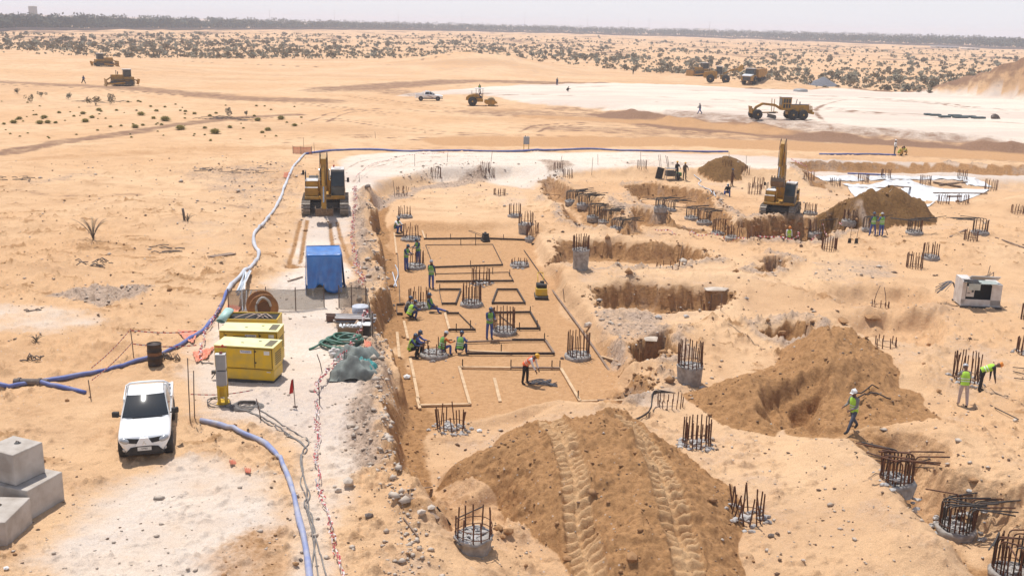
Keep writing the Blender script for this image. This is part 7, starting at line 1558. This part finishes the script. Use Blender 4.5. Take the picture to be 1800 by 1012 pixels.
BU = [bush_mesh('shrub', [LFG, DUN, DEAD], 260, 1.0, 1.5, 70+k, .11) for k in range(5)]
for (x, y, w_, h, lab) in [(168, 186, 22, 18, 'round dark shrub right of the palm stump'), (194, 184, 14, 18, 'narrower shrub beside the round dark one'), (404, 206, 12, 16, 'small upright shrub on the branch pile'), (433, 204, 8, 10, 'tiny shrub at the right of the branch pile'), (54, 181, 12, 14, 'small spiky shrub at left'), (120, 175, 14, 12, 'thin spiky shrub left of the round one'), (30, 165, 12, 10, 'dark shrub at the far left of the plain'), (72, 171, 14, 9, 'low shrub near the far left')]:
    p = G(x, y); s = scale_at(p); o = inst(BU[int(x) % 5], 'shrub', None, p, (0, 0, x), (w_/s/1.9, w_/s/1.9, h/s/1.5)); tag(o, lab, 'shrub')
# dried palm shoots
def palm(px, py, hpx, n, label, spread=1.0, seed=1, wide=.9):
    p = G(px, py); s = scale_at(p); h = hpx/s/.95; t = thing('dry_palm_shoot', label, 'palm shoot', p); rr = random.Random(seed)
    for k in range(n):
        a = (k/n)*2*math.pi+rr.uniform(-.2, .2); rad = h*spread*rr.uniform(.35, 1.0)*wide; b = MB(); q = []; L_ = 7
        for i in range(L_+1): u = i/L_; q.append(Vector((math.cos(a)*rad*u**1.2, math.sin(a)*rad*u**1.2*.6, h*(u**.8)*(1-.22*u*u*spread)*(1 if rr.random() < 2 else 1))))
        b.tube(q, [.03*(1-.8*i/L_) for i in range(L_+1)], 4)
        for i in range(2, L_+1):
            for sd_ in (-1, 1):
                for w2 in range(2): c_ = q[i].lerp(q[i-1], w2*.5); d = (q[i]-q[i-1]).normalized(); e = c_+(d*1.1+Vector((-math.sin(a), math.cos(a), .1))*sd_*.6).normalized()*h*.16; b._add([c_, c_+d*.03, e], [(0, 1, 2)], False)
        b.build('frond', DEAD if k % 3 else LFG, t, fix=False)
palm(164, 421, 42, 11, 'fan shaped dry palm shoot alone on the left sand', 1.0, 3); palm(330, 389, 16, 8, 'small broken palm stump with drooping fronds', 1.3, 5); palm(64, 600, 14, 7, 'small dark twiggy shoot at left behind the blue hose', 1.2, 8)
rod(324, 386, 322, 367, .09, 'broken dead stick standing beside the small palm stump', DEAD, 'dead_branch', 'branch', 0, None)
# dead branches
def branches(px, py, w_, label, n=16, seed=2, hh=.25):
    p = G(px, py); s = scale_at(p); L = w_/s; rr = random.Random(seed); b = MB()
    for k in range(n): x, y = rr.uniform(-L/2, L/2), rr.uniform(-L*.3, L*.3); a = rr.uniform(-.5, .5); l_ = L*rr.uniform(.15, .4); z0 = float(gz(p.x+x, p.y+y))-p.z; b.tube([(x-l_/2, y-l_*a/2, z0+.03), (x, y+rr.uniform(-.1, .1), z0+hh*rr.random()), (x+l_/2, y+l_*a/2, z0+.04)], .03, 4)
    o = b.build('dead_branches', DEAD, None, fix=False); o.location = p; tag(o, label, 'dead branches')
branches(395, 208, 90, 'long pile of dead branches under the small upright shrub', 26, 2); branches(162, 465, 60, 'dead palm fronds scattered on the left sand', 12, 3); branches(60, 545, 30, 'faint dead twigs near the left edge', 6, 4, .1); branches(180, 180, 70, 'dry branches behind the round dark shrub', 14, 5); branches(290, 440, 70, 'dead stalks in a line on the left sand', 10, 6, .12); branches(25, 315, 60, 'dead brush at the far left dark streak', 14, 7, .1)
branches(300, 632, 28, 'tangle of dark wire right of the oil drum', 18, 8, .35); branches(1255, 340, 30, 'green and white scrap heap at the end of the white hose', 14, 9, .2); branches(50, 630, 40, 'arched dead twig left of the stakes', 7, 10, .3); branches(660, 395, 26, 'dry sticks on the bank edge opposite the sitting man', 9, 12); branches(410, 300, 120, 'dry brush in the grey rubble area', 16, 14, .1)

# scrub plain behind: the nearest shrubs as single plants, the rest as one mass
sc_pts = []
rr = random.Random(77)
edge = [(-200, 90), (0, 92), (250, 99), (420, 101), (600, 101), (740, 101), (800, 92), (900, 105), (1000, 112), (1150, 125), (1200, 128), (1340, 140), (1400, 148), (1500, 158), (1640, 168), (1700, 160), (1900, 150), (2100, 150)]
def edge_y(x):
    for (a, ya), (b_, yb) in zip(edge[:-1], edge[1:]):
        if a <= x <= b_: return ya+(yb-ya)*(x-a)/(b_-a)
    return 120
def top_y(x): return 58+(x/1800)**2*34
while len(sc_pts) < 13500:
    x = rr.uniform(-120, 1920); u = rr.random()**1.05; y = top_y(x)+(edge_y(x)-top_y(x))*u
    sc_pts.append((x, y))
pts3 = []
for x, y in sc_pts: wx_, wy_ = W(x, y, .5); pts3.append((wx_, wy_, math.hypot(wx_, wy_)))
cl = fbm(np.array([p[0] for p in pts3]), np.array([p[1] for p in pts3]), 60, 91, 3); pts3 = [p for p, c_ in zip(pts3, cl) if rr.random() < .62+c_*1.5]
pts3.sort(key=lambda p: p[2]); Zs = gz([p[0] for p in pts3], [p[1] for p in pts3])
SC1 = mat('scrub_leaf', (.30, .25, .165), .9, 0, (.22, .185, .12), .5); SC2 = mat('scrub_leaf_dark', (.22, .195, .13), .9, 0, (.29, .25, .165), 1.0)
LOWB = [bush_mesh('shrub', [SC1, SC2, DEAD], 70, 1.0, 1.2, 170+k, .26, False) for k in range(6)]
TREB = [bush_mesh('shrub', [SC1, SC2, DEAD], 140, 1.0, 1.9, 270+k, .22, True) for k in range(4)]
mass = MB(); cnt = 0
for i, (p, z) in enumerate(zip(pts3, Zs)):
    big = rr.random() < .07; r_ = rr.lognormvariate(-.85, .5)*(1.9 if big else 1.0)*(1 if p[2] < 520 else 1.15); r_ = min(r_, 1.35)
    if cnt < 260: 
        o = inst((TREB if big else LOWB)[rr.randrange(4)], 'shrub', None, (p[0], p[1], float(z)-.05), (0, 0, rr.uniform(0, 6)), (r_, r_, r_*rr.uniform(.8, 1.3))); tag(o, 'grey green desert shrub on the scrub plain behind the bare sand', 'shrub', 'shrubs of the scrub plain'); cnt += 1
    else:
        me = LOWB[i % 6] if not big else TREB[i % 4]; k = 3 if not big else 2; a = rr.uniform(0, 6.28); ca, sa = math.cos(a)*r_, math.sin(a)*r_; vs = me.vertices
        for f in list(me.polygons)[::k]:
            if len(f.vertices) == 4:
                q = [vs[j].co for j in f.vertices]; c0 = (q[0]+q[2])/2; mass._add([(p[0]+(c0.x+(v.x-c0.x)*1.7)*ca-(c0.y+(v.y-c0.y)*1.7)*sa, p[1]+(c0.x+(v.x-c0.x)*1.7)*sa+(c0.y+(v.y-c0.y)*1.7)*ca, float(z)+(c0.z+(v.z-c0.z)*1.7)*r_) for v in q], [(0, 1, 2, 3)], False)
                mass.m[-1] = f.material_index
o = mass.build('scrub', [SC1, SC2, DEAD], None, fix=False); o['kind'] = 'stuff'

# ------------------------------------------------------------------ tree line, fence, far buildings
def tree_mesh(seed, w_, h):
    b = bush_mesh('x', [TREE, mat('far_tree_leaf_dark', (.040, .048, .026), .9), TRNK], 220, w_, h, seed, .55, False); return b
TM = []
for k in range(6):
    me = bush_mesh('crown', [TREE, mat('far_tree_leaf_dark', (.040, .048, .026), .9), TRNK], 240, 2.6+.3*(k % 3), 6.2, 400+k, .6, False); TM.append(me)
tk_ = MB(); tk_.cyl((0, 0, 0), (0, 0, 3.5), .22, .12, n=6); TK = tk_.mesh('trunk', TRNK)
def tree_line_y(x): # base of the tree belt in the picture
    return 53+max(0, (x-500)/1300)**1.7*33
nt_ = 0
for row, (off, sc0, k_) in enumerate([(0, 1.0, 120), (-2.2, 1.1, 90), (-5.5, 1.2, 70)]):
    for i in range(k_):
        x = -60+1920*(i+rr.uniform(.1, .9))/k_; wx_, wy_ = W(x, tree_line_y(x)+off*.7, 0); z = float(gz(wx_, wy_)); s_ = sc0*rr.uniform(.95, 1.5)*(1.15 if x < 450 else 1.0)
        t = thing('tree', ['dusty dark green tree in the front row of the far belt', 'dusty tree in the second row of the far belt', 'hazy tree in the back row of the far belt'][row], 'tree', (wx_, wy_, z-.2), rr.uniform(0, 6), ['front row trees of the far belt', 'second row trees of the far belt', 'back row trees of the far belt'][row]); t.scale = (s_*1.25, s_*1.25, s_)
        inst(rr.choice(TM), 'crown', t, (0, 0, 0)); inst(TK, 'trunk', t); nt_ += 1
mass = MB()
for (yo, n_, hh_, dd_) in ((-.6, 1100, 8.0, 60), (-4, 900, 9.5, 120), (-7.5, 800, 11, 200)):
    for i in range(n_):
        x = rr.uniform(-150, 1950); wx_, wy_ = W(x, max(tree_line_y(x)+yo, 44 if x < 1000 else 0), 0); wy_ += rr.uniform(-dd_, dd_)*.4
        if math.hypot(wx_, wy_) > 5200: continue
        h = hh_*rr.uniform(.7, 1.25); base = 3.5
        for q in range(16):
            c_ = Vector((wx_+rr.gauss(0, 3.2), wy_+rr.gauss(0, 3), .5+h*rr.random()**.7)); u = Vector((rr.gauss(0, 1), rr.gauss(0, 1)*.5, rr.gauss(0, 1))).normalized()*2.0; v = Vector((rr.gauss(0, 1), rr.gauss(0, 1), rr.gauss(0, 1))).normalized()*1.2; mass.mi = rr.randrange(2); mass._add([c_-u, c_+v, c_+u, c_-v], [(0, 1, 2, 3)], False)
o = mass.build('distant_woodland', [TREE, mat('far_tree_leaf_dark', (.040, .048, .026), .9)], None, fix=False); o['kind'] = 'stuff'; tag(o, 'belt of woodland merging into haze behind the scrub plain', None)
# grey boundary fence line below the trees
b = MB(); q = [];
for x in range(-150, 1960, 30): wx_, wy_ = W(x, tree_line_y(x)+2.2, 0); q.append(Vector((wx_, wy_, float(gz(wx_, wy_)))))
o0 = q[0].copy(); t = thing('boundary_fence', 'long grey boundary fence at the foot of the tree belt', 'fence', o0); b._add([v-o0+Vector((0, 0, z)) for v in q for z in (0, 2.3)], [(2*i, 2*i+2, 2*i+3, 2*i+1) for i in range(len(q)-1)], False)
b.build('fence_panels', mat('far_fence', (.20, .17, .17), .9, 0, (.15, .13, .13), .05), t, fix=False)
for i, v in enumerate(q[::3]): b = MB(); b.box(tuple(v-o0+Vector((0, -.1, 1.25))), (.25, .25, 2.6)); b.build('fence_post', GRY, t)
def far_house(px, py, w_, h, label, roof='flat', m=WHT, dep=14):
    wx_, wy_ = W(px, py, 0); d = math.hypot(wx_, wy_); s = F/d; W_ = w_/s; H_ = h/s; t = thing('far_building', label, 'building', (wx_, wy_, float(gz(wx_, wy_))-1), 0)
    b = MB(); b.box((0, 0, H_/2), (W_, dep, H_)); b.build('wall', m, t); b = MB()
    if roof == 'tent': b.prism([(-W_*.6, H_), (W_*.6, H_), (W_*.3, H_*1.25), (0, H_*1.55), (-W_*.3, H_*1.25)], -dep/2, dep/2, 'y')
    else: b.box((0, 0, H_+.25), (W_*1.05, dep*1.05, .5))
    b.build('roof', WHT, t)
    for k in range(max(2, int(W_/4))): b = MB(); b.box((-W_/2+W_*(k+.5)/max(2, int(W_/4)), -dep/2-.05, H_*.5), (1.6, .1, 1.6)); b.build('window', DKG, t)
far_house(425, 46, 26, 7, 'white tent roofed hall rising from the tree belt', 'tent'); far_house(60, 44, 8, 28, 'tall square grey tower above the trees at left', 'flat', GRY, 9); far_house(86, 48, 26, 11, 'low white building in the trees at left'); far_house(9, 52, 10, 8, 'white building at the far left edge of the trees'); far_house(345, 46, 30, 9, 'small white houses left of the tent roofed hall')
far_house(1240, 60, 22, 9, 'white building in the trees right of centre'); far_house(1268, 62, 16, 7, 'lower white building next to the other one right of centre'); far_house(1660, 86, 36, 5, 'long low pale shed before the trees at right', 'flat', WHD); far_house(1705, 88, 20, 4, 'shorter pale shed further right', 'flat', WHD)
for i, (x, y, h) in enumerate([(475, 50, 28), (588, 50, 28), (700, 50, 28), (812, 52, 28), (922, 54, 28), (1032, 57, 26), (1104, 60, 26), (1140, 62, 26), (1246, 68, 26)]):
    wx_, wy_ = W(x, y, 0); s = F/math.hypot(wx_, wy_); t = thing('light_mast', 'thin hazy light mast above the tree belt', 'light mast', (wx_, wy_, float(gz(wx_, wy_))), 0, 'light masts along the tree belt'); H_ = h/s; b = MB(); b.cyl((0, 0, 0), (0, 0, H_), .28, .12, n=6); b.build('pole', GRY, t); b = MB(); b.box((0, 0, H_), (2.2, .4, .3)); b.build('lamp_head', GRY, t)
# ------------------------------------------------------------------ hazy desert air
def make_haze():
    bm = bmesh.new(); bmesh.ops.create_cube(bm, size=1)
    for v in bm.verts: v.co = Vector((v.co.x*11000, v.co.y*8200+3800, -7 + (v.co.z+.5)*39))
    me = bpy.data.meshes.new('haze'); bm.to_mesh(me); bm.free(); o = bpy.data.objects.new('haze', me); C.objects.link(o); o['kind'] = 'stuff'
    m = bpy.data.materials.new('haze_air'); m.use_nodes = True; nt = m.node_tree; nt.nodes.clear()
    v = nt.nodes.new('ShaderNodeVolumePrincipled'); v.inputs['Color'].default_value = (.86, .90, 1, 1); v.inputs['Density'].default_value = HAZE; v.inputs['Anisotropy'].default_value = 0.0
    ou = nt.nodes.new('ShaderNodeOutputMaterial'); nt.links.new(v.outputs[0], ou.inputs['Volume']); me.materials.append(m)
HAZE = .00032
make_haze()
